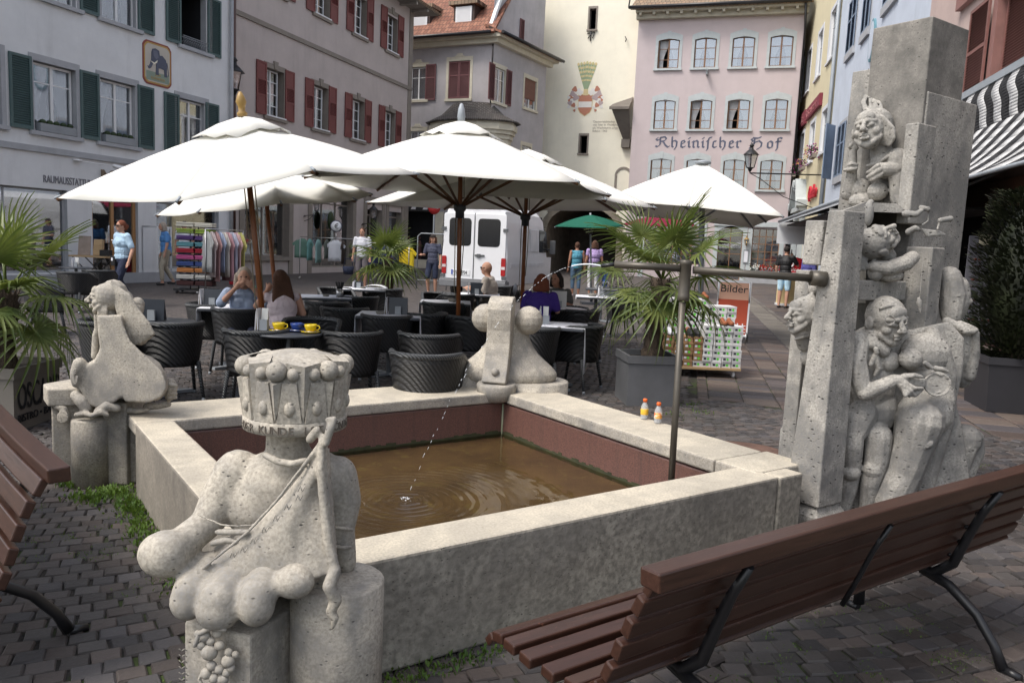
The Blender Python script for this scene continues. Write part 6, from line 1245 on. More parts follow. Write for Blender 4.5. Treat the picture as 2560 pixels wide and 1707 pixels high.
def man(s):
    head(s.m, s.P(640, 325, -.0), s.r(142), (.22, -.96, -.12), (-.12, -.12, 1))
    for cx, cy, r1 in ((655, 325, 29), (735, 328, 22)): s.c(*[(cx+r1*math.cos(a), cy+r1*math.sin(a), 5, -.135 if cx < 700 else -.115) for a in [2*PI*i/12 for i in range(13)]], n=6)
    s.c((628, 318, 4, -.13), (570, 310, 4, -.06)).c((615, 235, 9, -.06), (670, 225, 12, -.08), (720, 240, 10, -.07)).c((600, 255, 9, -.07), (650, 240, 10, -.09), (700, 240, 9, -.09))
    s.b(530, 345, 20, 34, 18, .0)
    s.b(520, 470, 100, 110, 80, .05).b(520, 560, 110, 150, 85, .05).b(560, 700, 130, 160, 85, .06).b(590, 850, 120, 130, 80, .06)
    s.c((470, 450, 65, .0), (460, 560, 60, -.05), (490, 690, 52, -.08), (510, 740, 46, -.09)).c((510, 745, 44, -.10), (590, 710, 44, -.13), (680, 670, 36, -.15), (730, 670, 32, -.16))
    s.c((550, 400, 34, -.0), (560, 460, 34, -.03), (620, 500, 40, -.02)).c((575, 490, 15, -.08), (580, 510, 14, -.08)).c((575, 520, 16, -.07), (545, 580, 14, -.06)).c((575, 520, 14, -.07), (590, 600, 16, -.06), (570, 640, 10, -.05)).b(655, 560, 60, 60, 40, .0)
    s.c((720, 690, 26, -.17), (760, 740, 24, -.18), (800, 750, 18, -.18), (840, 720, 12, -.18)).c((740, 650, 22, -.17), (800, 640, 14, -.19), (840, 650, 11, -.19))
    for i, (x1, y1) in enumerate(((845, 715), (800, 760), (770, 762), (745, 750))): s.c((735, 680+i*14, 15, -.18), ((735+x1)/2+8, 715+i*14, 13, -.2), (x1, y1, 9, -.19))
    s.c((880, 590, 18, -.15), (860, 570, 14, -.17), (900, 600, 11, -.18)).c((920, 600, 16, -.15), (960, 605, 12, -.17), (990, 620, 9, -.17)).c((930, 620, 14, -.15), (975, 640, 10, -.16), (1000, 650, 8, -.16))
    s.c((440, 900, 70, .0), (430, 1040, 72, -.01), (430, 1190, 58, .02), (410, 1300, 55, .03), (385, 1400, 44, .04)).c((500, 860, 85, .03), (450, 960, 78, .01)).c((590, 990, 78, .0), (580, 1120, 74, -.0), (545, 1260, 58, .0), (530, 1380, 52, .02), (515, 1480, 46, .03))
    s.b(430, 1200, 58, 50, 55, -.01).b(560, 1180, 62, 60, 55, -.02).b(510, 930, 120, 90, 70, .05)
def headless(s):
    s.b(860, 520, 150, 130, 85, .05).b(880, 660, 120, 150, 80, .05).b(860, 860, 165, 145, 105, -.03).b(950, 800, 80, 130, 70, .04).b(775, 545, 68, 62, 60, -.05)
    s.c((830, 900, 135, -.06), (790, 1050, 115, -.05), (740, 1200, 105, -.04), (660, 1370, 95, -.04)).c((930, 900, 90, .04), (880, 1100, 80, .05), (830, 1300, 70, .06)).c((885, 1035, 24, -.16), (870, 1050, 18, -.16))
    s.c((900, 400, 40, .05), (960, 500, 45, .03), (990, 640, 50, .05), (985, 740, 45, .06))
def lens_(s):
    c_ = s.P(930, 692, -.17); m = s.m; X = Matrix.Translation(c_) @ Matrix.Rotation(R(-20), 4, 'Z') @ Matrix.Rotation(PI/2, 4, 'X'); s.m.X = X; m.lathe([(0, -.018), (s.r(66), -.018), (s.r(70), -.012), (s.r(70), .012), (s.r(62), .012), (s.r(58), .006), (0, .006)], (0, 0, 0), 30); s.m.X = None
    s.poly([(725, 655), (860, 660), (860, 710), (725, 695)], -.17, -.15)
    for i in range(24): a = 2*PI*i/24; s.b(930+52*math.cos(a), 690+52*math.sin(a), 4.5, 4.5, 4, -.185, n=6)
def backfig(s):
    s.b(1040, 480, 90, 150, 90, .12).b(1085, 420, 60, 70, 70, .1).b(1080, 620, 60, 100, 60, .12).c((985, 330, 26, .04), (1040, 355, 24, .02), (1090, 385, 22, .0), (1135, 385, 20, .0)).c((1060, 340, 16, .02), (1110, 360, 16, .0), (1150, 380, 16, .0)).c((1150, 400, 22, .02), (1140, 520, 34, .06), (1110, 640, 40, .08))
    s.c((1000, 80, 66, .15), (1015, 180, 76, .15), (1010, 290, 60, .14)); s.b(1050, 200, 66, 130, 60, .16).c((1090, 190, 20, .14), (1115, 215, 18, .13)).b(1070, 140, 40, 60, 40, .15)
    s.b(1080, 1010, 105, 95, 90, .1).c((1070, 1040, 90, .1), (1040, 1160, 75, .1), (1000, 1300, 70, .1)).c((1150, 1000, 45, .12), (1150, 1080, 50, .12), (1110, 1200, 40, .12))
def profile(s):
    head(s.m, s.P(165, 300, .0), s.r(118), (-.93, -.3, .12), (.05, .1, 1))
    for i in range(4): s.c((190, 350+i*20, 12, -.045), (150, 362+i*20, 10, -.05), (112, 368+i*22, 8, -.03))
    s.c((200, 360, 30, .0), (160, 400, 34, .0))
    s.c((175, 310, 18, -.06), (170, 345, 15, -.06)).c((150, 420, 42, .0), (170, 460, 50, .02)).b(215, 140, 30, 42, 34, .03).b(225, 120, 26, 22, 26, .04).c((225, 470, 60, .02), (190, 540, 50, .03)); s.c((200, 190, 22, .0), (230, 230, 24, .0), (235, 290, 22, .0))
backing('stone_backing', [(400, 420), (560, 330), (760, 380), (1000, 330), (1090, 430), (1080, 620), (1040, 800), (1080, 960), (1120, 1250), (1000, 1420), (360, 1480), (375, 900)], 4.50, *r4, .07, .30)
m = MB(pb); s = PX(m, 4.75, *r3); s.poly([(262, 1152), (350, 1166), (470, 1120), (650, 1128), (720, 1180), (650, 1180), (480, 1175), (470, 1700), (262, 1700)], -.12, .45); m.build('stone_block', 'travertine', tp); TL = -.0019; fig('carved_woman', woman, YT-.25, *r3, relax=1, voxel=.0045, tilt=TL); fig('carved_hair', hairw, YT-.255, *r3, tilt=TL, relax=0, voxel=.004); fig('carved_lying_head', lying, 4.52, *r3); fig('carved_crank', crank, 4.42, *r3, relax=1)
fig('carved_man', man, 4.50, *r4, relax=1, voxel=.0042); fig('carved_headless_woman', headless, 4.50, *r4); fig('carved_lens', lens_, 4.50, *r4, voxel=.005, relax=1); fig('carved_back_figure', backfig, 4.62, *r4); fig('carved_profile_head', profile, 4.62, *r4)
m = MB(pb); s = PX(m, 4.40, *r4); s.c((822, 200, 8, 0), (826, 215, 16, 0)).c((826, 222, 16, 0), (830, 250, 11, 0), (832, 280, 3, 0)).c((845, 0, 2.5, 0), (828, 200, 2.5, 0), n=5); m.build('carved_plumb_bob', 'travertine', tp)
m = MB(pb); s = PX(m, 4.46, *r3)
s.Y = YT-.004; s.tilt = -.0019
def scr(pts, d=0): s.c(*[(x, y, 3.2, d) for x, y in pts], n=5)
for i in range(5): y = 620-i*48; x = 378+i*5+(i > 2)*10; scr([(x, y), (x+22, y-14), (x+8, y-30), (x+34, y-22), (x+40, y-40)], .03)
for i in range(6): x = 440+i*40; y = 400-i*12-(i > 1)*18; scr([(x, y), (x+8, y-34), (x+18, y), (x+28, y-30), (x+34, y-2)], .01)
m.build('carved_letters', 'travertine_dark', tp)
# ------------------------------------------------------------------ water pipe, jet, bottles
ap_ = AB(A1[0], (A1[1]+A1[3])/2); pa = D(2050, 697, ap_.y+.02); pj = D(1713, 668, 4.36); pn = D(1536, 661, 4.42); pt = D(1503, 665, 4.43); pw = at(1671, 4.34, zw-.06)
wp = thing('water_pipe', 'weathered bronze water pipe on a post, crossing from the pillar over the basin', 'water pipe', V((pw.x, pw.y, zw)))
o_ = V((pw.x, pw.y, zw)); m = MB(o_); m.tube([pw, D(1706, 755, 4.36)], .019, 16); m.build('post', 'steel_pipe', wp)
m = MB(o_); p1_ = D(1708, 752, 4.36); m.X = Matrix.Translation(p1_); hs_ = D(1715, 650, 4.36).z-p1_.z; m.lathe([(0, 0), (.028, 0), (.033, .008), (.033, .03), (.031, .034), (.031, hs_-.03), (.034, hs_-.025), (.034, hs_-.008), (.028, hs_), (0, hs_)], (0, 0, 0), 24); m.X = None; m.build('junction_sleeve', 'steel_pipe', wp)
m = MB(o_); m.tube([pa, D(1733, 675, 4.36)], .021, 16); m.build('arm', 'steel_pipe', wp); m = MB(o_); m.tube([D(1700, 671, 4.36), pn], .020, 16); m.build('arm', 'steel_pipe', wp)
m = MB(o_); m.tube([pn+(pn-pt)*.2, pt], .011, 12); m.build('nozzle', 'black_iron', wp); m = MB(o_); dv = (pa-pj).normalized(); m.tube([pa-dv*.05, pa+dv*.03], .042, 18); m.build('flange', 'steel_pipe', wp)
m = MB(); P0_, P3_ = pt, rip; T = 0; pts = []
vx_ = P3_-P0_; 
for i in range(71): t = i/70; p = P0_+V((vx_.x*t, vx_.y*t, 0)); p.z = P0_.z + .20*t - (P0_.z-zw+.20)*t*t; pts.append(p)
m.tube(pts[:12], [.006-.0002*i for i in range(12)], 6); rq = random.Random(6)
for i in range(12, 69):
    if i > 24 and rq.random() < .4: continue
    d = pts[i+1]-pts[i]; c_ = pts[i]+V((rq.gauss(0, .004), rq.gauss(0, .004), 0)); m.cap(c_, c_+d*rq.uniform(.2, .75), rq.uniform(.0007, .0019), rq.uniform(.0006, .0015), 6)
tag(m.build('water_jet', M('water_drops', (.82, .86, .9), .1), orig=pt), 'thin jet of water breaking into drops, arching from the pipe into the basin', 'water jet')
def bottle(x, y, col, lab, label):
    p = W(x, y, Hb); root = thing('bottle', label, 'bottle', p, 0, 'bottles on the basin wall')
    m = MB(); m.lathe([(.0, .002), (.022, .002), (.026, .01), (.026, .035), (.0235, .04), (.026, .045), (.026, .085), (.022, .10), (.013, .118), (.012, .128), (.0, .128)], (0, 0, 0), 18); m.build('body', 'clear_plastic', root)
    m = MB(); m.lathe([(.0268, .036), (.0272, .037), (.0272, .074), (.0268, .075)], (0, 0, 0), 20); m.build('sleeve', lab, root)
    m = MB(); m.lathe([(.0, .124), (.015, .124), (.0155, .142), (.013, .146), (.0, .146)], (0, 0, 0), 16); m.build('cap', C_('cap_orange', (.75, .13, .02), .4), root)
t = NT('clear_plastic'); tr = t.n('BsdfTransparent', {'Color': (.82, .84, .86, 1)}); gl = t.n('BsdfPrincipled', {'Base Color': (.75, .78, .8, 1), 'Roughness': .12}); mx = t.n('MixShader', {0: .38, 1: tr.outputs[0], 2: gl.outputs[0]}); t.t.links.new(mx.outputs[0], t.N['Material Output'].inputs[0]); MC['clear_plastic'] = t.m
bottle(1610, 1048, 0, C_('label_yellow', (.75, .45, .04), .5), 'small clear bottle with plain yellow label and orange cap'); 
def lab2():
    t = NT('label_peach'); c = t.mix(t.ramp(t.noise(60, 2), .48, .55), (.75, .42, .10), (.7, .12, .03)); c = t.mix(t.ramp(t.noise(35, 2), .52, .58), c, (.75, .7, .55)); MC['label_peach'] = t.fin(c, .5); return t.m
bottle(1644, 1058, 0, lab2(), 'small clear bottle with red and peach patterned label and orange cap')
# ------------------------------------------------------------------ benches
def bench(O, az, label, L=2.45):
    root = thing('bench', label, 'bench', O, R(90-az), 'slatted benches around the fountain')
    prof = [(-.005, .765, 60, .085, .045), (.045, .715, 62, .062, .03), (.085, .645, 66, .062, .035), (.115, .57, 70, .062, .035), (.14, .495, 72, .062, .035), (.165, .42, 66, .062, .035), (.205, .355, 40, .06, .035), (.27, .335, 5, .06, .035), (.345, .345, -4, .06, .035), (.42, .362, -4, .06, .035), (.49, .375, -2, .06, .035), (.555, .375, 12, .055, .035), (.60, .35, 50, .045, .03)]
    for i, (y, z, an, w_, t_) in enumerate(prof):
        m = MB(); st = -.02-.14*max(0, min(1, (y-.1)/.35)) + (-.05 if i == 0 else 0)
        segs = 7; an_ = R(180-an) if i else R(0)
        cx = y; a = an_ if i else 0
        c, s_ = math.cos(a), math.sin(a)
        if i == 0: sec = [(-.036, -.026), (.036, -.026), (.04, .026), (-.033, .03)]
        else: sec = [(-w_/2, -t_/2), (w_/2, -t_/2), (w_/2, t_/2), (-w_/2, t_/2)]
        n = 8; vs = []
        for k in range(n+1):
            x = st+(L-st+.03)*k/n; bow = .035*(1-(2*k/n-1)**2)
            for u, v in sec: vs.append((x, cx+(u*c-v*s_)+bow*.6, z+(u*s_+v*c)-bow*.25))
        fs = [(k*4+j, k*4+(j+1) % 4, k*4+4+(j+1) % 4, k*4+4+j) for k in range(n) for j in range(4)]+[(3, 2, 1, 0), (n*4, n*4+1, n*4+2, n*4+3)]
        m.add(vs, fs); m.build('top_rail' if i == 0 else 'back_slat' if i < 7 else 'seat_slat', 'bench_paint', root, bevel=.006)
    for x in (.33, 1.88):
        m = MB(); m.tube([(x, -.012, .725), (x, .045, .615), (x, .09, .50), (x, .135, .37), (x, .21, .30), (x, .30, .305), (x, .45, .32), (x, .57, .33)], [.014, .018, .02, .022, .022, .022, .018, .014], 8, 0, 1.)
        for q in ((.055, .70), (.10, .60), (.135, .53), (.155, .46), (.19, .39)): m.ball((x+.03, q[0]-.022, q[1]), .010, 8)
        fr_ = m.build('frame', 'black_iron', root)
        m = MB(); m.tube([(x, .26, .30), (x, .14, .27), (x, .02, .19), (x, -.06, .09), (x, -.10, .01)], [.024, .022, .021, .02, .024], 8); m.tube([(x, -.10, .008), (x, -.17, .004)], [.022, .016], 6); m.build('leg', 'black_iron', root)
        m = MB(); m.tube([(x, .50, .32), (x, .53, .16), (x, .53, .03)], [.022, .02, .026], 8); m.tube([(x, .53, .01), (x, .60, .006)], [.022, .016], 6); m.build('leg', 'black_iron', root)
    m = MB(); m.tube([(1.1, .0, .715), (1.1, .055, .60), (1.1, .10, .48), (1.1, .15, .36)], .010, 6); m.build('back_strap', 'black_iron', root)
    return root
O1 = W(1636, 1432, .78); O1 = O1+A_*.05; bench(V((O1.x, O1.y, 0)), 55, 'reddish brown slatted bench with curved back, right foreground')
O2 = W(135, 1180, .76); d2 = math.degrees(math.atan2(-.66, .75)); bench(V((O2.x, O2.y, 0)), d2, 'brown slatted bench cut off by the left edge of the photo')
wd = W(1945, 1310, .0); tuft([wd, wd+V((.03, .02, 0))], 'weeds', .2, 'tall weed in the corner by the pillar', 45, .03)
# ------------------------------------------------------------------ cafe furniture
def make_chair():
    root = thing('cafe_chair', 'x', 'chair', (0, 0, 0)); n = 22; rim = []
    for i in range(n+1):
        t = i/n; 
        if t < .2: p = V((-.285, .24-.24*t/.2, 0))
        elif t > .8: p = V((.285, .24*(t-.8)/.2, 0))
        else: a = PI+PI*(t-.2)/.6; p = V((.285*math.cos(a), .30*math.sin(a), 0))
        p.z = .735-.12*max(0, (p.y+.05)/.29)**1.2; rim.append(p)
    m = MB(); vs = []; k = 6
    for j in range(k+1):
        u = j/k
        for p in rim: sc = 1-.17*u; vs.append((p.x*sc, p.y*sc+.01*u, p.z*(1-u)+.34*u))
    N_ = n+1; m.add(vs, [(j*N_+i, j*N_+i+1, (j+1)*N_+i+1, (j+1)*N_+i) for j in range(k) for i in range(n)], 0, True); m.build('shell', 'rattan', root, solid=.018)
    m = MB(); m.tube(rim, .026, 8); m.build('rim', 'braid', root)
    m = MB(); m.slab([(-.23, .21), (-.24, -.05), (-.15, -.22), (.15, -.22), (.24, -.05), (.23, .21)], .37, .42); m.box(-.23, .23, .19, .215, .30, .37); m.build('seat', 'rattan', root, bevel=.008)
    for sx, sy in ((-1, 1), (1, 1), (-1, -1), (1, -1)): m = MB(); m.tube([(sx*.22, sy*.17, .38), (sx*.255, sy*.23, .03)], [.021, .016], 8); l = m.build('leg', 'braid', root); m = MB(); m.tube([(sx*.255, sy*.23, .03), (sx*.258, sy*.235, .0)], .018, 8); m.build('foot', 'zinc', l)
    return root
ch0 = make_chair(); chused = []
def face(v): return R(-v)
def chair(x, y, az, label, zr=.72, off=0.):
    p = W(x, y, zr); p.z = 0; d = V((math.sin(R(az)), math.cos(R(az)), 0)); p = p + d*(.28 if off == 0 else off); lab = label
    if not chused: ch0.location = p; ch0.rotation_euler = (0, 0, R(-az)); ch0['label'] = lab; ch0['group'] = 'woven cafe chairs'; chused.append(1); return ch0
    return copy_tree(ch0, None, p, R(-az), lab, 'woven cafe chairs')
for a in [(627, 838, -8, 'dark woven chair with its back to the round table of coffee cups'), (890, 842, -22, 'woven chair between the crowned figure and the first middle parasol pole'), (1060, 846, 4, 'woven chair just behind the back basin wall, farther of two'),
          (438, 818, -32, 'woven chair close to the mermaid, right of the small menu table'), (212, 812, 30, 'woven chair half hidden behind the mermaid on her left'), (580, 781, -5, 'woven chair backing onto the table of the two women'),
          (472, 765, 60, 'woven chair at the left end of the two women\'s table'), (755, 778, -70, 'woven chair beside the long-haired woman in white'), (860, 778, -10, 'woven chair in the gap right of the coffee cup table'), (790, 800, 175, 'woven chair facing the camera across the coffee cup table'),
          (806, 762, 0, 'woven chair in front of the table with the dark cutlery jar'), (900, 748, -15, 'woven chair below the small palm, near the folded paper'), (826, 722, 150, 'woven chair behind the table with the dark cutlery jar'), (995, 728, -60, 'woven chair right of the small palm trunk'),
          (1095, 735, 170, 'round-backed woven chair left of the seated man'), (958, 798, 0, 'woven chair in front of the middle table with menu card'), (1096, 792, -50, 'woven chair beside the middle parasol pole, facing left'), (1100, 764, 5, 'woven chair in front of the table by the parasol pole'),
          (1195, 800, -20, 'woven chair just left of the ball sculpture'), (1345, 830, -10, 'woven chair hidden behind the right ball of the sculpture'), (1500, 822, -62, 'woven chair with splayed legs left of the zinc planter'), (1482, 782, -40, 'woven chair behind the one left of the zinc planter'),
          (1590, 745, -95, 'upper chair right of the table with the stone ashtray'), (1160, 742, -30, 'woven chair between seated man and middle pole'), (160, 684, 10, 'woven chair by the shop, left of the waitress'), (238, 680, -15, 'woven chair directly left of the waitress'),
          (60, 712, 60, 'woven chair behind the left palm fronds'), (1270, 720, -60, 'woven chair behind the seated man'), (1425, 770, 190, 'woven chair between the dark-haired woman and the big palm')]: chair(*a)
p = W(1066, 880, .72); p.z = 0; c = copy_tree(ch0, None, V((p.x+.02, 6.25, 0)), R(-6), 'woven chair just behind the back basin wall, nearer of two', 'woven cafe chairs')
def make_table(rnd_=False):
    root = thing('cafe_table', 'x', 'table'); m = MB()
    if rnd_: m.lathe([(0, .705), (.31, .705), (.325, .715), (.325, .725), (.315, .73), (0, .73)], (0, 0, 0), 36)
    else: m.box(-.36, .36, -.36, .36, .70, .73)
    m.build('tabletop', 'table_grey', root, bevel=0 if rnd_ else .008); m = MB(); m.tube([(0, 0, .03), (0, 0, .70)], .03, 10); m.build('column', 'zinc', root); m = MB(); m.cb((0, 0, .02), (.6, .07, .03), 0, R(45)); m.cb((0, 0, .021), (.07, .6, .03), 0, R(45)); m.build('base', 'zinc', root); return root
tb = {}
def table(x, y, label, rnd_=False, az=0, cloth=None, scale=1.):
    p = W(x, y, .73); p.z = 0
    if rnd_ not in tb: o = make_table(rnd_); tb[rnd_] = o; o.location = p; o.rotation_euler = (0, 0, R(az)); o['label'] = label; o['group'] = 'cafe tables'
    else: o = copy_tree(tb[rnd_], None, p, R(az), label, 'cafe tables')
    if cloth:
        root = p; lab, dx, wd_, drop = cloth; m = MB(); n = 10; X = Matrix.Translation(p) @ Matrix.Rotation(R(az), 4, 'Z'); vs = []; prof = [(-.372, .735-drop), (-.372, .69), (-.368, .733), (0, .7355), (.368, .733), (.372, .69), (.375, .735-drop*.6), (.38, .735-drop)]
        for i, (u, z) in enumerate(prof):
            for j in range(5): v = -wd_/2+wd_*j/4; vs.append(X @ V((u+(.012*math.sin(j*2.1) if z < .6 else 0), dx+v, z)))
        m.add(vs, [(i*5+j, i*5+j+1, (i+1)*5+j+1, (i+1)*5+j) for i in range(len(prof)-1) for j in range(4)], 0, True); o2 = m.build('table_runner', 'white_cloth', orig=p, solid=.002); tag(o2, lab, 'table runner', 'table runners')
    return p
tA_ = table(590, 768, 'square table where the two women sit with iced coffees', az=8, cloth=('white runner on the table of the two women', 0, .66, .2))
tB_ = table(718, 830, 'round grey table carrying two yellow cups and one blue cup', True)
tC_ = table(402, 802, 'round table with menu stand right of the mermaid', True)
tD_ = table(815, 742, 'square table with the dark cutlery jar', az=12, cloth=('white runner under the dark cutlery jar', 0, .66, .28))
tE_ = table(910, 722, 'square table with a folded newspaper, in front of the small palm', az=10, cloth=('bright white runner under the folded newspaper', 0, .66, .45))
tF_ = table(975, 786, 'square table with a menu card left of the middle parasol pole', az=4, cloth=('grey-white runner hanging low beside the middle parasol pole', 0, .66, .4))
tG_ = table(1114, 755, 'square table right of the middle parasol pole', az=4, cloth=('runner behind the middle parasol pole', 0, .66, .35))
tH_ = table(1195, 736, 'table in front of the seated man with a tablet-like menu', az=0, cloth=('runner on the table of the seated man', 0, .66, .3))
tI_ = table(1385, 812, 'square table right of the ball sculpture', az=-8, cloth=('bright white runner with a curled corner right of the ball sculpture', 0, .66, .5))
tJ_ = table(1490, 742, 'table with a stone ashtray left of the big palm', az=-4, cloth=('beige runner by the stone ashtray', 0, .66, .1))
tK_ = table(1505, 722, 'farthest table, just behind the one with the ashtray', az=-4)
tL_ = table(1405, 770, 'table of the woman in purple', az=-6, cloth=('runner on the table of the woman in purple', 0, .66, .4))
tM_ = table(190, 668, 'round grey table left of the waitress by the shop', True)
def small(name, label, cat, p, dx=0, dy=0, z=.737, rz=0, group=None): return thing(name, label, cat, V((p.x+dx, p.y+dy, z)), R(rz), group)
def menu(p, dx, dy, label, col='menu_dark', h=.2, w_=.22, rz=0, hb=True):
    r = small('menu_stand', label, 'menu', p, dx, dy, rz=rz, group='menu stands'); m = MB(); m.add([(-w_/2, -.03, 0), (w_/2, -.03, 0), (w_/2, .0, h), (-w_/2, .0, h), (-w_/2, .04, 0), (w_/2, .04, 0)], [(0, 1, 2, 3), (3, 2, 5, 4), (0, 3, 4), (1, 5, 2)]); m.build('folded_card', col, r)
    m = MB(); m.box(-.03, .04, -.07, -.045, 0, .1); m.build('card_holder', 'zinc', r)
    for k in range(3): m = MB(); X = Matrix.Translation((-w_/2-.02-.012*k, 0, 0)) @ Matrix.Rotation(R(3*k-3), 4, 'Y'); m.box(-.003, .003, -.06, .06, 0, h*(.98-.05*k), 0, X); m.build('menu_sheet', 'white_cloth' if k != 1 else 'cord_beige', r)
    return r
C_('menu_dark', (.02, .025, .035), .35); C_('menu_light', (.55, .55, .53), .5)
menu(tA_, -.25, -.05, 'menu folder on the table of the two women'); menu(tC_, -.07, 0, 'menu folder on the round table beside the mermaid'); menu(tF_, .1, -.02, 'tall menu folder left of the middle parasol pole'); menu(tH_, -.02, -.1, 'black menu folder in front of the seated man'); menu(tI_, -.1, 0, 'white menus standing right of the ball sculpture', 'menu_light', w_=.06); menu(tB_, -.22, .05, 'slim menus on the coffee cup table', 'menu_light', w_=.06); menu(tL_, -.05, .0, 'light menu in front of the dark-haired woman', 'menu_light', h=.24)
menu(tM_, .02, 0, 'small menu on the round table near the waitress', 'menu_light', h=.2, w_=.08); menu(tJ_, .1, .0, 'menu holder beside the stone ashtray', 'zinc', w_=.04); menu(tE_, -.1, .05, 'dark menu beside the folded newspaper', 'menu_dark', h=.12, w_=.12)
def cup(p, dx, dy, mat, label, rz=0):
    r = small('coffee_cup', label, 'cup', p, dx, dy, .733, rz, 'coffee cups'); m = MB(); m.lathe([(0, .001), (.05, .001), (.085, .010), (.088, .014), (.05, .008), (0, .007)], (0, 0, 0), 24); m.build('saucer', mat, r)
    m = MB(); m.lathe([(0, .010), (.028, .010), (.045, .03), (.056, .06), (.058, .078), (.053, .078), (.050, .06), (.03, .02), (0, .018)], (0, 0, 0), 24); b = m.build('bowl', mat, r); m = MB(); m.tube([(.052, 0, .068), (.078, 0, .066), (.084, 0, .045), (.066, 0, .028), (.046, 0, .03)], .006, 6); m.build('handle', mat, b); m = MB(); m.tube([(.06, -.05, .014), (-.02, -.07, .018)], .004, 5); m.ball((-.03, -.07, .018), (.012, .008, .004), 8); m.build('spoon', 'silver', r); return r
C_('cup_yellow', (.75, .55, .02), .25, 0); C_('cup_blue', (.03, .07, .28), .25, 0)
cup(tB_, -.085, .02, 'cup_yellow', 'yellow cup on the left of the round table'); cup(tB_, .07, .06, 'cup_blue', 'blue cup between the yellow ones'); cup(tB_, .215, -.0, 'cup_yellow', 'yellow cup on the right of the round table')
def glassy(p, dx, dy, label):
    r = small('iced_coffee_glass', label, 'glass', p, dx, dy); m = MB(); m.lathe([(0, 0), (.035, 0), (.008, .01), (.008, .05), (.03, .08), (.038, .19), (.035, .19), (.0, .19)], (0, 0, 0), 14); m.build('glass', 'clear_plastic', r); m = MB(); m.lathe([(0, .07), (.026, .08), (.03, .13), (.032, .165), (0, .17)], (0, 0, 0), 14); m.build('drink', C_('iced_coffee', (.55, .42, .28)), r); m = MB(); m.tube([(0, 0, .1), (.03, 0, .26)], .004, 5); m.build('straw', C_('straw_green', (.05, .3, .15)), r)
glassy(tA_, .05, -.05, 'iced coffee glass with straw, left of the two'); glassy(tA_, .22, -.05, 'iced coffee glass by the parasol pole, right of the two')
def ashtray(p, dx, dy, label, s=1.):
    r = small('ashtray', label, 'ashtray', p, dx, dy, group='ashtrays'); m = MB(); m.lathe([(0, 0), (.04*s, 0), (.055*s, .03*s), (.05*s, .03*s), (.035*s, .008), (0, .008)], (0, 0, 0), 16); m.build('bowl', M('ash_stone', (.2, .19, .17), .6), r)
ashtray(tD_, .0, 0, 'stone ashtray by the cutlery jar'); ashtray(tE_, -.0, -.1, 'ashtray near the folded newspaper'); ashtray(tF_, -.1, -.1, 'ashtray on the middle table'); ashtray(tG_, .1, 0, 'bowl ashtray right of the middle pole', 1.3); ashtray(tJ_, -.07, 0, 'large stone ashtray near the big palm', 1.7)
r = small('cutlery_jar', 'dark jar full of wrapped cutlery', 'jar', tD_, .2, 0); m = MB(); m.lathe([(0, 0), (.05, 0), (.055, .12), (0, .12)], (0, 0, 0), 14); m.build('jar', 'silver', r); m = MB()
for k in range(9): a = k*.7; m.tube([(.02*math.cos(a), .02*math.sin(a), .08), (.06*math.cos(a), .06*math.sin(a), .22)], .008, 5)
m.build('cutlery', 'black_matte', r)
r = small('newspaper', 'white folded newspaper curling on the table before the small palm', 'newspaper', tE_, .2, 0); m = MB(); n = 12
vs = [(.0+.2*math.cos(PI*k/n)*1., y, .003+.07*math.sin(PI*k/n)) for k in range(n+1) for y in (-.13, .13)]; m.add(vs, [(2*k, 2*k+1, 2*k+3, 2*k+2) for k in range(n)], 0, True); m.build('sheet', 'white_paint', r, solid=.004)
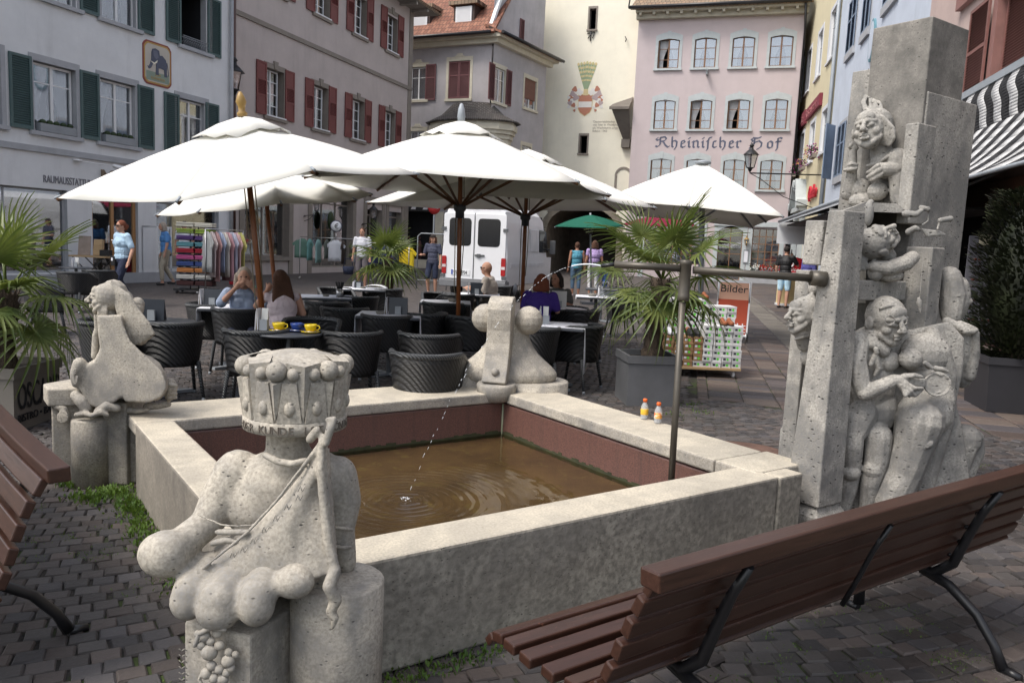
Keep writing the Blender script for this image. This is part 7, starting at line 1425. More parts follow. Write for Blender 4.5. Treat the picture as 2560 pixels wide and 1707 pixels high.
# ------------------------------------------------------------------ people
SK = {'sh': (.185, 0, 1.40), 'el': (.235, -.01, 1.12), 'wr': (.25, .05, .88), 'hip': (.09, 0, .92), 'kn': (.10, .02, .50), 'an': (.10, -.02, .09)}
def person(label, p, az, h=1.7, skin='skin', pose=None, top=None, bot=None, hair=None, shoe='black_matte', bust=0, fat=1., lean=0., head=(0, 0), sit=False, extras=None, name='person'):
    root = thing(name, label, 'person', p, R(-az)); k = h/1.7; root.scale = (k, k, k); J = {}
    z0 = 0
    for s in (-1, 1):
        for n_, c in SK.items():
            J[n_+('R' if s > 0 else 'L')] = V((c[0]*s, c[1], c[2]))
    pel = V((0, 0, .95)); ches = V((0, .0, 1.26)); nek = V((0, .0, 1.46)); hd = V((0, .02, 1.59))
    if sit:
        dz = -.45
        for q in ('sh', 'el', 'wr', 'hip'):
            for s in 'LR': J[q+s].z += dz
        for s, sg in (('L', -1), ('R', 1)): J['kn'+s] = V((.11*sg, .43, .50)); J['an'+s] = V((.12*sg, .40, .09)); J['wr'+s] = V((.16*sg, .33, .78)); J['el'+s] = V((.25*sg, .08, .74))
        pel.z += dz; ches.z += dz; nek.z += dz; hd.z += dz
    L_ = V((0, lean, -abs(lean)*.2))
    for q in ('shL', 'shR'): J[q] += L_
    if not sit:
        for q in ('elL', 'elR', 'wrL', 'wrR'): J[q] += L_
    ches += L_*.6; nek += L_*1.05; hd += L_*1.25+V((head[0], head[1], 0))
    for q, v in (pose or {}).items(): J[q] = V(v)
    m = MB(); f = fat
    m.ball(pel, (.155*f, .115*f, .12), 14).ball(pel.lerp(ches, .45), (.135*f, .10*f, .15), 14).ball(ches, (.16*f, .115*f, .17), 14).ball(ches.lerp(nek, .65), (.155, .09, .08), 12).cap(nek-V((0, 0, .03)), hd-V((0, 0, .05)), .052, .05)
    m.ball(hd+V((0, 0, .01)), (.074, .092, .105), 16).ball(hd+V((0, .035, -.055)), (.05, .055, .055), 12).cap(hd+V((0, .088, .0)), hd+V((0, .102, -.022)), .010, .013, 8)
    m.cap(hd+V((-.02, .088, -.055)), hd+V((.02, .088, -.055)), .007, .007, 6)
    for s, sg in (('L', -1), ('R', 1)):
        m.ball(hd+V((sg*.074, .0, -.005)), (.01, .018, .03), 8)
        m.cap(J['sh'+s], J['el'+s], .050*f, .040).cap(J['el'+s], J['wr'+s], .040, .026)
        d = (J['wr'+s]-J['el'+s]).normalized(); sd_ = d.cross(V((0, 1, 0)) if abs(d.y) < .8 else V((0, 0, 1))).normalized(); hn = J['wr'+s]+d*.05; m.ball(hn, (.036, .036, .044), 10).cap(J['wr'+s], hn+d*.03, .026, .03, 8)
        for q in range(4): o = sd_*(q-1.5)*.019; m.cap(hn+d*.03+o, hn+d*(.085-.008*abs(q-1.5))+o*1.1+V((0, .012, -.004)), .0095, .008, 6)
        m.cap(hn+sd_*.03, hn+sd_*.055+d*.03+V((0, .015, 0)), .010, .009, 6)
        m.cap(J['hip'+s], J['kn'+s], .085*f, .055).cap(J['kn'+s], J['kn'+s].lerp(J['an'+s], .35), .052, .055).cap(J['kn'+s].lerp(J['an'+s], .35), J['an'+s], .055, .036); m.cap(J['an'+s]+V((0, -.02, -.045)), J['an'+s]+V((0, .12, -.06)), .036, .028)
    m.build('body', skin, root, voxel=.0095, relax=3)
    m = MB()
    for sg in (-1, 1): m.ball(hd+V((sg*.028, .083, .012)), (.012, .008, .007), 8)
    m.build('eyes', 'black_matte', root)
    def torso(m, e): m.ball(pel.lerp(ches, .1), (.152*f+e, .118*f+e, .13), 14).ball(pel.lerp(ches, .5), (.142*f+e, .112*f+e, .16), 14).ball(ches, (.162*f+e, .118*f+e, .17), 14).ball(ches.lerp(nek, .6), (.16+e, .09+e, .085), 12)
    if top:
        mat, sl_, hem = top; m = MB(); torso(m, .016)
        if bust: m.ball(ches+V((-.065, .095*f, .0)), (.07, .055, .065), 10).ball(ches+V((.065, .095*f, 0)), (.07, .055, .065), 10)
        for s in 'LR':
            if sl_ > 0: a, b = J['sh'+s], J['el'+s]; m.cap(a, a.lerp(b, min(1, sl_)), .062*f, .062 if sl_ < 1 else .052)
            else: m.ball(J['sh'+s]*.9+V((0, 0, J['sh'+s].z*.1)), .055, 10)
            if sl_ > 1: m.cap(J['el'+s], J['el'+s].lerp(J['wr'+s], min(1, sl_-1)), .05, .042)
        if hem: m.ball(pel+V((0, 0, -.02)), (.168*f, .132*f, .12), 14)
        m.build('shirt', mat, root, voxel=.0095, relax=3)
        m = MB(); m.lathe([(.062, -.01), (.075, .0), (.066, .03)], nek+V((0, .0, -.03)), 12, sm=True); m.build('collar', mat, root) if sl_ > 0 else None
    if bot:
        mat, kind, ln_ = bot; m = MB()
        if kind == 'skirt':
            hz = J['hipL'].z; z1 = ln_; vs = []; n = 30; cols_ = [(hz+.1, .155*f, 0), (hz, .175*f, .004), ((hz+z1)/2, .20*f, .012), (z1, .225*f, .02)]
            m.lathe([(0, cols_[0][0])]+[(r_, z) for z, r_, w_ in cols_]+[(0, z1+.02)], (0, 0, 0), 28, sy=.78); m.build('skirt', mat, root)
        else:
            m.ball(pel+V((0, 0, -.03)), (.165*f, .128*f, .12), 14)
            for s in 'LR':
                a, b, c = J['hip'+s], J['kn'+s], J['an'+s]; m.cap(a, a.lerp(b, min(1, ln_)), .095*f, .078 if ln_ <= 1 else .068)
                if ln_ > 1: m.cap(b, b.lerp(c, min(1, ln_-1)), .068, .058)
            m.build('trousers' if ln_ > 1.4 else 'shorts', mat, root, voxel=.0095, relax=3)
    for s in 'LR': m = MB(); a = J['an'+s]; m.cap(a+V((0, -.03, -.055)), a+V((0, .13, -.062)), .04, .033); m.build('shoe', shoe, root, voxel=.009, relax=2)
    if hair:
        mat, st = hair; m = MB(); m.ball(hd+V((0, -.015, .03)), (.084, .095, .098), 14)
        if st == 'long':
            rq = random.Random(3)
            for q in range(14): x = -.075+.15*q/13; m.cap(hd+V((x*.8, -.05, .03)), nek+V((x*1.3, -.08, -.05)), .035, .03).cap(nek+V((x*1.3, -.08, -.05)), nek+V((x*1.5+rq.uniform(-.02, .02), -.10, -.20)), .03, .018)
        if st == 'bob':
            for q in range(11): a = PI+PI*q/10; m.cap(hd+V((.075*math.cos(a), .06*math.sin(a)-.01, .02)), hd+V((.095*math.cos(a), .08*math.sin(a)-.01, -.10)), .035, .028)
        if st == 'bun': m.ball(hd+V((0, -.11, -.0)), .05, 10).ball(hd+V((0, -.08, -.03)), .06, 10)
        m.build('hair', mat, root, voxel=.009, relax=1)
    if extras: extras(root, J, hd, pel, ches)
    return root
for n_, c in (('hair_brown', (.07, .03, .015)), ('hair_red', (.16, .045, .02)), ('hair_grey', (.32, .27, .22)), ('hair_dark', (.02, .014, .012)), ('shirt_ltblue', (.42, .58, .72)), ('shirt_blue', (.09, .24, .52)), ('navy', (.018, .025, .055)), ('beige_cloth', (.36, .32, .25)), ('pale_blue', (.30, .36, .48)), ('pale_pink', (.62, .52, .54)), ('cream_shirt', (.48, .42, .36)), ('purple_shirt', (.045, .02, .20)), ('grey_tee', (.09, .09, .085)), ('teal_print', (.08, .28, .38)), ('lilac', (.38, .28, .52)), ('jeans', (.10, .17, .26)), ('white_trousers', (.62, .62, .64)), ('aqua_shorts', (.45, .66, .80)), ('violet_blue', (.12, .12, .38)), ('dark_shorts', (.05, .05, .05)), ('slate', (.05, .055, .09)), ('grey_skirt', (.17, .15, .16))): M(n_, c, .85, .14, 5, 14, .7, 0, .03)
def gl_(root, J, hd, pel, ches):
    m = MB(); m.box(hd.x-.065, hd.x+.065, hd.y+.088, hd.y+.1, hd.z-.002, hd.z+.028); m.tube([hd+V((-.075, -.0, .015)), hd+V((-.066, .09, .015))], .004, 5); m.tube([hd+V((.075, -.0, .015)), hd+V((.066, .09, .015))], .004, 5); m.build('sunglasses', 'black_matte', root)
def wait_x(root, J, hd, pel, ches):
    gl_(root, J, hd, pel, ches); m = MB(); m.box(-.02, .12, .12, .18, .80, .94); m.box(.03, .17, .09, .16, .87, .99); m.lathe([(.165, .99), (.17, 1.0), (.17, 1.03), (.165, 1.04)], (0, 0, 0), 20, sy=.78); m.build('waiter_pouch', 'black_matte', root, bevel=.01); m = MB(); m.box(.03, .09, .18, .186, .90, .96); m.build('receipt_pad', 'white_cloth', root); m = MB(); m.box(.055, .12, .155, .16, 1.30, 1.32); m.build('name_badge', 'white_paint', root)
def G(x, Y): return at(x, Y, 0)
person('waitress in light blue polo shirt, dark trousers and sunglasses walking past the shops', G(308, 16.3), 215, 1.74, top=('shirt_ltblue', .75, 0), bot=('navy', 'tr', 1.95), hair=('hair_red', 'bun'), bust=1, fat=1.12, extras=wait_x, pose={'knL': (-.1, .16, .5), 'anL': (-.1, .14, .10), 'knR': (.1, .02, .5), 'anR': (.1, -.22, .12), 'elL': (-.29, -.05, 1.13), 'wrL': (-.34, .06, .90), 'elR': (.29, -.04, 1.12), 'wrR': (.33, -.12, .88)})
def bag_x(root, J, hd, pel, ches): m = MB(); m.tube([(.12, .1, 1.44), (.17, 0, 1.47), (.2, -.1, 1.3), (.22, -.08, 1.0)], .012, 6); m.cb((.24, -.05, .92), (.1, .26, .26)); m.build('shoulder_bag', 'black_matte', root, bevel=.02)
person('person in blue short-sleeved shirt and beige trousers walking by the towel rack', G(416, 22.8), 235, 1.80, top=('shirt_blue', .7, 1), bot=('beige_cloth', 'tr', 1.8), hair=('hair_grey', 'bob'), head=(0, .03), lean=.03, fat=1.1, extras=bag_x, pose={'knL': (-.1, .14, .5), 'anL': (-.1, .12, .1), 'anR': (.1, -.2, .12)})
person('person in white shirt partly behind the towel rack', G(462, 24.2), 180, 1.86, top=('white_cloth', .6, 1), bot=('slate', 'tr', 1.9), hair=('hair_dark', 'x'))
person('woman in light blue blouse with grey hair, seated facing the camera, drinking', G(612, 9.3), 165, 1.68, sit=True, top=('pale_blue', .9, 1), bot=('slate', 'tr', 1.9), hair=('hair_grey', 'bob'), lean=.1, bust=1, head=(.0, .03), pose={'elL': (-.26, .18, .80), 'wrL': (-.1, .24, 1.0), 'elR': (.26, .2, .80), 'wrR': (.10, .22, .98)})
person('long-haired woman in sleeveless white top seated by the parasol pole, seen from behind', G(708, 8.75), -35, 1.68, sit=True, top=('pale_pink', 0, 1), bot=('jeans', 'tr', 1.9), hair=('hair_brown', 'long'), lean=.10, bust=0, pose={'elL': (-.24, .22, .82), 'wrL': (-.08, .36, .98)})
person('person in white shirt and grey shorts carrying a basket past the T-shirt rail', G(903, 25.5), 185, 1.92, top=('white_cloth', .7, 1), bot=('grey_skirt', 'sh', .95), hair=('hair_brown', 'x'), extras=lambda r, J, hd, pel, ches: (lambda m: (m.lathe([(0, .38), (.13, .38), (.17, .60), (.15, .60), (0, .42)], (.36, .1, 0), 14), m.tube([(.22, .1, .60), (.27, .1, .82), (.45, .1, .82), (.5, .1, .60)], .012, 6), m.build('basket', 'navy', r)))(MB()))
def cap_x(root, J, hd, pel, ches): m = MB(); m.ball(hd+V((0, -.005, .055)), (.086, .1, .07), 12); m.slab([(hd.x-.06, hd.y+.07), (hd.x+.06, hd.y+.07), (hd.x+.045, hd.y+.16), (hd.x-.045, hd.y+.16)], hd.z+.045, hd.z+.055); m.build('cap', 'hair_dark', root)
person('man in dark T-shirt, navy shorts and cap walking beside the van', G(1079, 24.2), 195, 1.80, top=('slate', .75, 1), bot=('navy', 'sh', 1.0), hair=('hair_brown', 'bob'), extras=cap_x, pose={'wrR': (.24, .26, 1.12), 'elR': (.25, .02, 1.12), 'knR': (.1, .12, .5), 'anR': (.1, .02, .1)})
person('older balding man in cream shirt and glasses seated in profile facing left', G(1224, 13.9), -78, 1.78, sit=True, top=('cream_shirt', .85, 1), bot=('beige_cloth', 'tr', 1.9), hair=None, fat=1.1, lean=.06, extras=gl_)
person('woman in purple T-shirt with red-brown hair, seated with her back to the camera', G(1340, 10.9), 20, 1.68, sit=True, top=('purple_shirt', .8, 1), bot=('slate', 'tr', 1.9), hair=('hair_red', 'bob'), fat=1.2, lean=.05)
person('dark-haired woman in grey T-shirt seated opposite the woman in purple', G(1392, 12.2), 215, 1.70, sit=True, skin='skin_tan', top=('grey_tee', .7, 1), bot=('slate', 'tr', 1.9), hair=('hair_dark', 'bob'), bust=1, lean=.08)
person('woman in turquoise patterned top and jeans walking away under the green parasol', G(1437, 26.3), -8, 1.78, skin='skin_tan', top=('teal_print', 0, 1), bot=('jeans', 'tr', 1.55), hair=('hair_brown', 'x'), fat=1.08, shoe='pale_pink')
def bagb(root, J, hd, pel, ches): m = MB(); m.cb((.36, .02, .55), (.08, .42, .42)); m.tube([(.36, -.1, .76), (.3, 0, .92), (.36, .12, .76)], .01, 5); m.build('carrier_bag', C_('bag_blue', (.03, .10, .35)), root, bevel=.015); text('lettering', 'ETT', .13, 'white_paint', root, (.25, -.2, .42), depth=.003)
person('woman in lilac top and white trousers with a blue carrier bag, walking away', G(1480, 26.0), -5, 1.86, skin='skin_tan', top=('lilac', .4, 1), bot=('white_trousers', 'tr', 1.6), hair=('hair_brown', 'bob'), fat=1.1, extras=bagb)
person('man in black T-shirt and pale blue shorts phoning in the street', G(1955, 25.2), 35, 1.95, top=('black_matte', .7, 1), bot=('aqua_shorts', 'sh', .92), hair=('hair_dark', 'x'), fat=1.08, pose={'elR': (.30, .12, 1.18), 'wrR': (.14, .15, 1.42)}, extras=lambda r, J, hd, pel, ches: (lambda m: (m.cb((.10, .1, 1.56), (.02, .06, .12)), m.build('phone', 'van_grey', r)))(MB()))
person('person in violet-blue shirt and dark shorts half hidden by the carved pillar', G(2012, 23.4), 250, 1.86, skin='skin_tan', top=('violet_blue', .8, 1), bot=('dark_shorts', 'sh', 1.0), hair=('hair_dark', 'x'), fat=1.15)
# ------------------------------------------------------------------ street trade
rk = thing('towel_rack', 'wheeled black rack stacked with folded towels in many colours', 'display rack', G(492, 20.4), R(8))
m = MB()
for x in (-.1, .1): m.tube([(x, -.22, .08), (x, -.22, 1.78)], .014, 6)
for z in (.08,): m.box(-.5, .5, -.3, .3, z, z+.04)
for sx in (-.42, .42):
    for sy in (-.25, .25): m.ball((sx, sy, .045), .045, 8)
for k in range(10): m.box(-.46, .46, -.26, .26, .2+k*.165, .21+k*.165)
m.build('rack_frame', 'black_iron', rk); rq = random.Random(12); TC = [(.02, .025, .06), (.06, .02, .02), (.55, .54, .5), (.50, .20, .06), (.04, .07, .22), (.42, .08, .22), (.30, .015, .03), (.10, .26, .30), (.08, .04, .16), (.22, .32, .04), (.6, .58, .5)]
for k in range(10):
    m = MB()
    for q in range(3):
        z = .215+k*.165+q*.036
        for x0, x1 in ((-.44, .0), (.01, .44)): m.box(x0+rq.uniform(0, .02), x1-rq.uniform(0, .02), -.26-rq.uniform(0, .02), .25, z, z+.033)
    m.build('folded_towels', C_('towel_%s' % 'abcdefghijk'[k], TC[(k+1) % 11]), rk, bevel=.012)
def garment(m, x, y, ztop, w_, h, mi=0, seed=0, sleeve=True, rz=0):
    rq = random.Random(seed); n = 8; X = Matrix.Translation((x, y, 0)) @ Matrix.Rotation(rz, 4, 'Z'); vs = []
    for j in range(6):
        v = j/5; ww = w_*(.75+.25*min(1, v*3)) if j else w_*.3
        for i in range(n+1): u = i/n-.5; vs.append(X @ V((u*ww, .03*math.sin(i*1.9+seed)*v+.02, ztop-h*v)))
    m.add(vs, [(j*9+i, (j+1)*9+i, (j+1)*9+i+1, j*9+i+1) for j in range(5) for i in range(n)], mi, True)
    if sleeve:
        for s in (-1, 1): m.add([X @ V(p) for p in [(s*w_*.3, .02, ztop-.03), (s*w_*.68, .02, ztop-h*.28), (s*w_*.58, .03, ztop-h*.40), (s*w_*.38, .02, ztop-h*.25)]], [(0, 1, 2, 3)], mi)
def rail(label, p, rz, L, zt_, items, h=1.0, w_=.42, side=True):
    r = thing('clothes_rail', label, 'clothes rail', p, R(rz)); m = MB(); m.tube([(-L/2, 0, zt_), (L/2, 0, zt_)], .016, 6)
    for x in (-L/2, L/2): m.tube([(x, 0, .08), (x, 0, zt_)], .016, 6); m.tube([(x, -.3, .06), (x, .3, .06)], .016, 6); m.ball((x, -.28, .035), .035, 8); m.ball((x, .28, .035), .035, 8)
    m.build('rail_frame', 'silver', r)
    for i, c in enumerate(items):
        m = MB(); x = -L/2+.08+(L-.16)*i/(len(items)-1); garment(m, x, 0, zt_-.06, w_, h*(.9+.1*((i*7) % 3)), 0, i, True, R(75) if side is True else (R(75) if i not in side else 0)); m.build('garment', C_('garment_%02d' % (hash(c) % 97), c) if False else cc_m(c), r, solid=.02)
    return r
def cc_m(c): return C_('garment_%d_%d_%d' % tuple(int(v*100) for v in c), c)
rail('rail of striped and pastel long clothes right of the towel rack', G(562, 20.6), 65, 1.3, 1.66, [(.35, .36, .36), (.5, .42, .42), (.42, .25, .25), (.30, .36, .50), (.5, .46, .42), (.45, .25, .28), (.40, .42, .52), (.55, .35, .35), (.45, .44, .15)], 1.15, .5)
m = MB(); r = thing('red_suitcase_stack', 'red goods standing against the beige wall behind the clothes rail', 'goods', G(588, 24.5), R(20)); m.cb((0, 0, .55), (.35, .4, 1.1)); m.build('red_bag', C_('bag_red', (.32, .01, .02)), r, bevel=.03); m = MB(); m.tube([(-.12, 0, 1.1), (-.12, 0, 1.28), (.12, 0, 1.28), (.12, 0, 1.1)], .015, 6); m.build('handle', 'black_iron', r)
sT = rail('T-shirt rail with two white shirts and patterned tops before the beige house door', G(838, 29.8), 12, 2.6, 1.55, [(.12, .22, .17), (.18, .38, .36), (.25, .42, .40), (.10, .12, .10), (.72, .73, .76), (.08, .06, .05), (.10, .09, .06), (.72, .73, .76), (.05, .05, .05)], .8, .55, side=(0, 4, 7))
m = MB(); m.tube([(0, 0, 1.5), (0, 0, 1.75)], .02, 6); m.lathe([(0, 0), (0, 0)], (0, 0, 0), 3) if 0 else None; m.build('sign_post', 'silver', sT); m = MB(); m.X = Matrix.Translation((0, -.02, 2.0)) @ Matrix.Rotation(PI/2, 4, 'X'); m.lathe([(0, -.02), (.22, -.02), (.22, .02), (0, .02)], (0, 0, 0), 20, 0); m.lathe([(0, .02), (.19, .02), (.19, .024), (0, .024)], (0, 0, 0), 20, 1); m.build('round_sign', ['slate', 'white_paint'], sT); text('lettering', '€', .26, 'black_matte', sT, (-.07, -.06, 1.91), depth=.003)
rail('rail with navy and bright yellow clothes behind the small palm', G(955, 29.0), 5, 1.9, 1.45, [(.02, .03, .08), (.03, .04, .1), (.02, .03, .08), (.04, .05, .12), (.02, .03, .08), (.75, .55, .02)], .85, .55, side=(1, 3, 5))
# wooden display table in front of the white house
dt = thing('display_table', 'folding wooden table with boards and small crates before the white shop', 'display table', G(236, 20.6), R(-5)); m = MB(); m.box(-.5, .5, -.3, .3, .80, .84); m.build('tabletop', 'pale_wood', dt); m = MB()
for s in (-1, 1): m.tube([(-.42, s*.25, .8), (0, s*.25, .4), (.42, s*.25, .0)], .014, 6); m.tube([(.42, s*.22, .8), (-.42, s*.22, .0)], .014, 6)
m.build('folding_legs', 'black_iron', dt)
def goods(nm, lab, x, y, z, dims, mat, rx=0):
    r = thing(nm, lab, 'goods', dt.location+V((x, y, z))); m = MB(); m.cb((0, 0, dims[2]/2), dims, 0, 0, rx); m.box(-dims[0]*.4, dims[0]*.4, -dims[1]/2-.01, -dims[1]/2, dims[2]*.3, dims[2]*.7); m.build('block', mat, r, bevel=.006); return r
goods('picture_board', 'pale stone-like board leaning on the display table', -.3, .12, .84, (.32, .03, .5), M('board', (.32, .26, .22), .8, .3), R(-8)); goods('wooden_crate', 'small upright wooden crate on the display table', .08, .1, .84, (.22, .12, .42), 'pale_wood', R(-8)); goods('dark_crate', 'dark crate at the right of the display table', .32, 0, .84, (.24, .2, .16), 'black_matte'); goods('basket_box', 'box of small goods on the ground under the display table', .2, .1, 0, (.5, .3, .3), 'rattan')
# trolley of shoe boxes
tp_ = W(1752, 918, .13); tro = thing('shoe_trolley', 'wooden board on white castors carrying stacked shoe boxes', 'trolley', V((tp_.x, tp_.y+.38, 0)), R(1.5)); W_ = 1.04
m = MB(); m.box(-W_/2, W_/2, -.4, .5, .10, .135); m.build('board', 'pale_wood', tro, bevel=.004)
for sx in (-.44, .44):
    for sy in (-.32, .4): m = MB(); m.X = Matrix.Translation((sx, sy, .045)) @ Matrix.Rotation(PI/2, 4, 'Y'); m.lathe([(0, -.018), (.03, -.018), (.045, -.012), (.045, .012), (.03, .018), (0, .018)], (0, 0, 0), 16); m.build('castor', 'white_paint', tro)
C_('box_brown', (.30, .18, .09)); C_('box_white', (.62, .62, .62)); C_('box_lilac', (.38, .32, .38)); emg = C_('green_dot', (.12, .62, .05))
def sbox(mat):
    r = thing('shoe_box', 'x', 'shoe box'); m = MB(); m.box(-.060, .060, -.15, .15, 0, .062); m.build('box', mat, r); m = MB(); m.box(-.0625, .0625, -.1535, .1535, .058, .078); m.build('lid', mat, r)
    m = MB(); m.prism([(.012+.0165*math.cos(2*PI*i/12), .033+.0165*math.sin(2*PI*i/12)) for i in range(12)], -.1525, -.1505); m.build('price_dot', 'green_dot', r); m = MB(); m.box(-.045, -.012, -.152, -.1505, .022, .048, 0); m.build('size_label', 'white_cloth' if mat == 'box_brown' else 'menu_dark', r); return r
bp = {k: sbox(k) for k in ('box_brown', 'box_white', 'box_lilac')}; bu = set(); rq = random.Random(21); ordn = ['bottom', 'second', 'third', 'fourth', 'fifth', 'sixth', 'seventh', 'eighth', 'ninth', 'tenth', 'eleventh', 'twelfth', 'thirteenth']; coln = ['leftmost', 'second', 'third', 'fourth', 'fifth', 'sixth', 'seventh', 'rightmost']
Tm = Matrix.Translation(tro.location) @ Matrix.Rotation(R(1.5), 4, 'Z')
def putbox(k, x, y, z, label):
    o = bp[k]; loc = Tm @ V((x+rq.uniform(-.004, .004), y+rq.uniform(-.01, .01), z)); rz = R(1.5+rq.uniform(-2, 2)); cl_ = {'box_brown': 'brown', 'box_white': 'white', 'box_lilac': 'pale lilac'}[k]
    if k in bu: copy_tree(o, None, loc, rz, label % cl_, 'stacked shoe boxes')
    else: bu.add(k); o.location = loc; o.rotation_euler = (0, 0, rz); o['label'] = label % cl_; o['group'] = 'stacked shoe boxes'
tops = [5, 4, 5, 5, 7, 7, 7, 7]
for c in range(8):
    for j in range(tops[c]):
        k = 'box_brown' if (c < 4 and j > 0) or (c < 3 and j == 0) else 'box_white'
        if c == 1 and j in (0, 1): k = 'box_lilac'
        putbox(k, -.45+c*.1285, -.23, .136+j*.0785, '%s shoe box, '+ordn[j]+' from below in the '+coln[c]+' front stack')
for c in range(8):
    for j in range(4, 11 if c < 5 else 10):
        putbox('box_white', -.45+c*.1285, .12, .136+j*.0785, '%s shoe box, '+ordn[j]+' level of the '+coln[c]+' rear stack')
    for j in range(0, 4): putbox('box_white' if c > 3 else 'box_brown', -.45+c*.1285, .12, .136+j*.0785, '%s shoe box hidden low, '+ordn[j]+' level of the '+coln[c]+' rear stack') if c == 7 or j == 3 else None
def shoe(x, y, z, mat, lab, rz=0):
    r = thing('shoe', lab, 'shoe', Tm @ V((x, y, z)), R(rz), 'shoes on the boxes'); m = MB(); m.cap((0, -.09, .03), (0, .03, .038), .034, .038).ball((0, .07, .05), (.036, .05, .05), 12); m.build('upper', mat, r, voxel=.007, relax=2); m = MB(); m.lathe([(.0, 0), (.038, .0), (.038, .014), (0, .014)], (0, -.02, 0), 16, sy=3.2); m.build('sole', 'rubber' if mat != 'rubber' else 'white_paint', r)
C_('shoe_brown', (.25, .08, .03)); zt4 = .136+5*.0785
shoe(-.42, -.25, zt4, 'white_cloth', 'white shoe on the left end of the boxes'); shoe(-.31, -.25, .136+4*.0785, 'black_matte', 'black shoe on the lower brown boxes'); shoe(-.15, -.25, zt4, 'black_matte', 'black shoe right of the pipe post'); shoe(-.06, -.25, zt4, 'black_matte', 'second black shoe right of the pipe post'); shoe(-.13, -.05, zt4+.02, 'shoe_brown', 'brown shoe behind the black pair')
shoe(.28, -.25, .136+7*.0785, 'shoe_brown', 'brown shoe, left of the pair on the right stack'); shoe(.37, -.25, .136+7*.0785, 'shoe_brown', 'brown shoe, right of the pair on the right stack'); shoe(-.2, .08, .136+11*.0785, 'rubber', 'dark boot on the top row of boxes'); shoe(.1, .08, .136+11*.0785, 'shoe_brown', 'tan shoe on the top row of boxes')
# advertising boards
af = thing('sandwich_board', 'red and white sandwich board showing a grill beside the shoe boxes', 'sandwich board', G(1824, 14.6), R(-20)); m = MB(); X = Matrix.Rotation(R(-12), 4, 'X'); m.box(-.30, .30, -.012, .012, .12, 1.15, 0, X); m.box(-.27, .27, -.016, -.012, .16, .80, 1, X); m.box(-.27, .27, -.0165, -.012, .80, 1.12, 2, X)
for k in range(6): m.box(-.26+k*.09, -.24+k*.09, -.019, -.016, .17, .36, 0, X); 
for k in range(3): m.box(-.26, .26, -.0195, -.016, .19+k*.06, .205+k*.06, 0, X)
m.build('board', ['white_paint', C_('poster_red', (.42, .07, .03)), C_('poster_peach', (.62, .36, .25))], af); m = MB(); m.tube([(-.28, .45, 0), (-.28, .0, 1.12)], .012, 6); m.tube([(.28, .45, 0), (.28, .0, 1.12)], .012, 6); m.tube([(-.28, -.02, 0), (-.28, 0, .2)], .012, 6); m.tube([(.28, -.02, 0), (.28, 0, .2)], .012, 6); m.build('stand', 'silver', af)
tx = text('lettering', 'Bilder', .2, 'black_matte', af, (-.26, .175, .92), rot=(R(78), 0, 0), depth=.003, sx=1.05)
vf = thing('phone_shop_board', 'yellow advertising cabinet with a red mobile phone sign on top', 'advertising board', G(1975, 25.8), R(-5)); m = MB(); m.box(-.42, .42, -.2, .2, .12, 1.08); m.box(-.45, .45, -.22, .22, .05, .12, 1); m.box(-.45, .45, -.22, .22, 1.08, 1.13, 1); m.build('cabinet', [C_('cabinet_yellow', (.66, .52, .27)), 'white_paint'], vf)
m = MB(); m.prism([(-.45, 1.13), (.45, 1.13), (.45, 1.42), (.25, 1.58), (0, 1.63), (-.25, 1.58), (-.45, 1.42)], -.06, .0); hd_ = m.build('sign_head', C_('sign_red', (.55, .01, .02)), vf); m = MB(); m.X = Matrix.Translation((-.12, -.07, 1.42)) @ Matrix.Rotation(PI/2, 4, 'X')
m.tube([(.10*math.cos(a), .12*math.sin(a), 0) for a in [R(120-i*25) for i in range(13)]], .028, 6); m.build('ring_mark', 'white_paint', hd_); text('lettering', 'Vodafone', .17, 'white_paint', vf, (-.40, -.065, 1.17), depth=.003)
sg = thing('sunglasses_rack', 'tall rack of sunglasses beside the thuja, under the striped awning', 'display rack', G(2428, 13.0), R(-15)); m = MB(); m.box(-.24, .24, -.02, .02, .5, 2.1); m.box(-.3, .3, -.25, .25, 0, .05); m.tube([(0, 0, .05), (0, 0, .5)], .03, 8); m.build('panel', M('rack_grey', (.12, .12, .14), .5), sg)
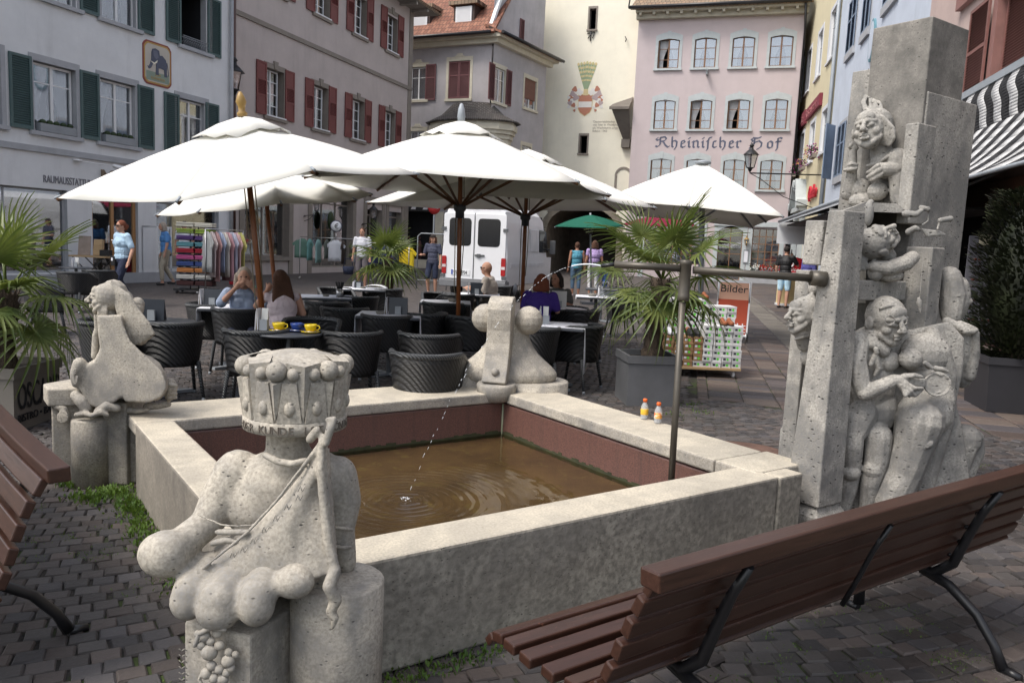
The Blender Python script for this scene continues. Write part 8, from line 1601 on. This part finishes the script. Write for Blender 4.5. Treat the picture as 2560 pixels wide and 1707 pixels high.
for k in range(13):
    m = MB(); z = .62+k*.11
    for s in (-1, 1):
        for q in (-.1, .12): m.ball((q+s*.035, -.06, z), (.03, .012, .022), 8)
    for q in (-.1, .12): m.tube([(q-.06, -.05, z+.01), (q-.065, .0, z+.01)], .004, 4); m.tube([(q+.06, -.05, z+.01), (q+.065, 0, z+.01)], .004, 4)
    m.build('sunglasses', C_('lens_%s' % 'abc'[k % 3], [(.02, .01, .01), (.10, .03, .02), (.015, .01, .03)][k % 3], .2), sg)
m = MB(); m.box(-.1, .08, -.05, -.02, 1.95, 2.12); m.build('poster', C_('poster_cream', (.6, .55, .4)), sg)
# bistro chairs with metal legs and flower trough behind the green parasol
fc = thing('restaurant_planter', 'green planting in a trough behind the green parasol', 'planter', G(1535, 24.5)); m = MB(); m.box(-.5, .5, -.2, .2, 0, .45); m.build('trough', 'zinc', fc); rq = random.Random(31); m = MB()
for i in range(900): c = V((rq.uniform(-.55, .55), rq.uniform(-.25, .25), rq.uniform(.4, 1.15))); a = rq.uniform(0, 6.28); d = V((math.cos(a), math.sin(a), rq.uniform(-.5, .8))).normalized()*.08; s_ = V((-d.y, d.x, 0))*.35; m.add([c, c+d*.5+s_, c+d, c+d*.5-s_], [(0, 1, 2, 3)])
m.build('foliage', 'palm_leaf', fc)
st = thing('street_sign', 'round red traffic sign on a post left of the van', 'traffic sign', G(1080, 33)); m = MB(); m.tube([(0, 0, 0), (0, 0, 3.3)], .035, 8); m.build('post', 'zinc', st); m = MB(); m.X = Matrix.Translation((0, -.05, 3.0)) @ Matrix.Rotation(R(40), 4, 'Z') @ Matrix.Rotation(PI/2, 4, 'X'); m.lathe([(0, -.01), (.3, -.01), (.3, .01), (0, .01)], (0, 0, 0), 20); m.box(-.2, .2, -.05, .05, .01, .02, 1); m.build('sign_disc', [C_('traffic_red', (.42, .02, .02)), 'white_paint'], st)
rk2 = thing('bike_stand', 'tubular metal stand beside the man in the cap', 'stand', G(1078, 26.5)); m = MB(); m.tube([(-.5, 0, 0), (-.5, 0, 1.75), (-.4, 0, 1.85), (.4, 0, 1.85), (.5, 0, 1.75), (.5, 0, 0)], .02, 6); m.tube([(-.5, 0, .3), (.5, 0, .3)], .015, 6); m.build('frame', 'zinc', rk2)
if not any(o.name.startswith('x') and 0 for o in bpy.data.objects): pass
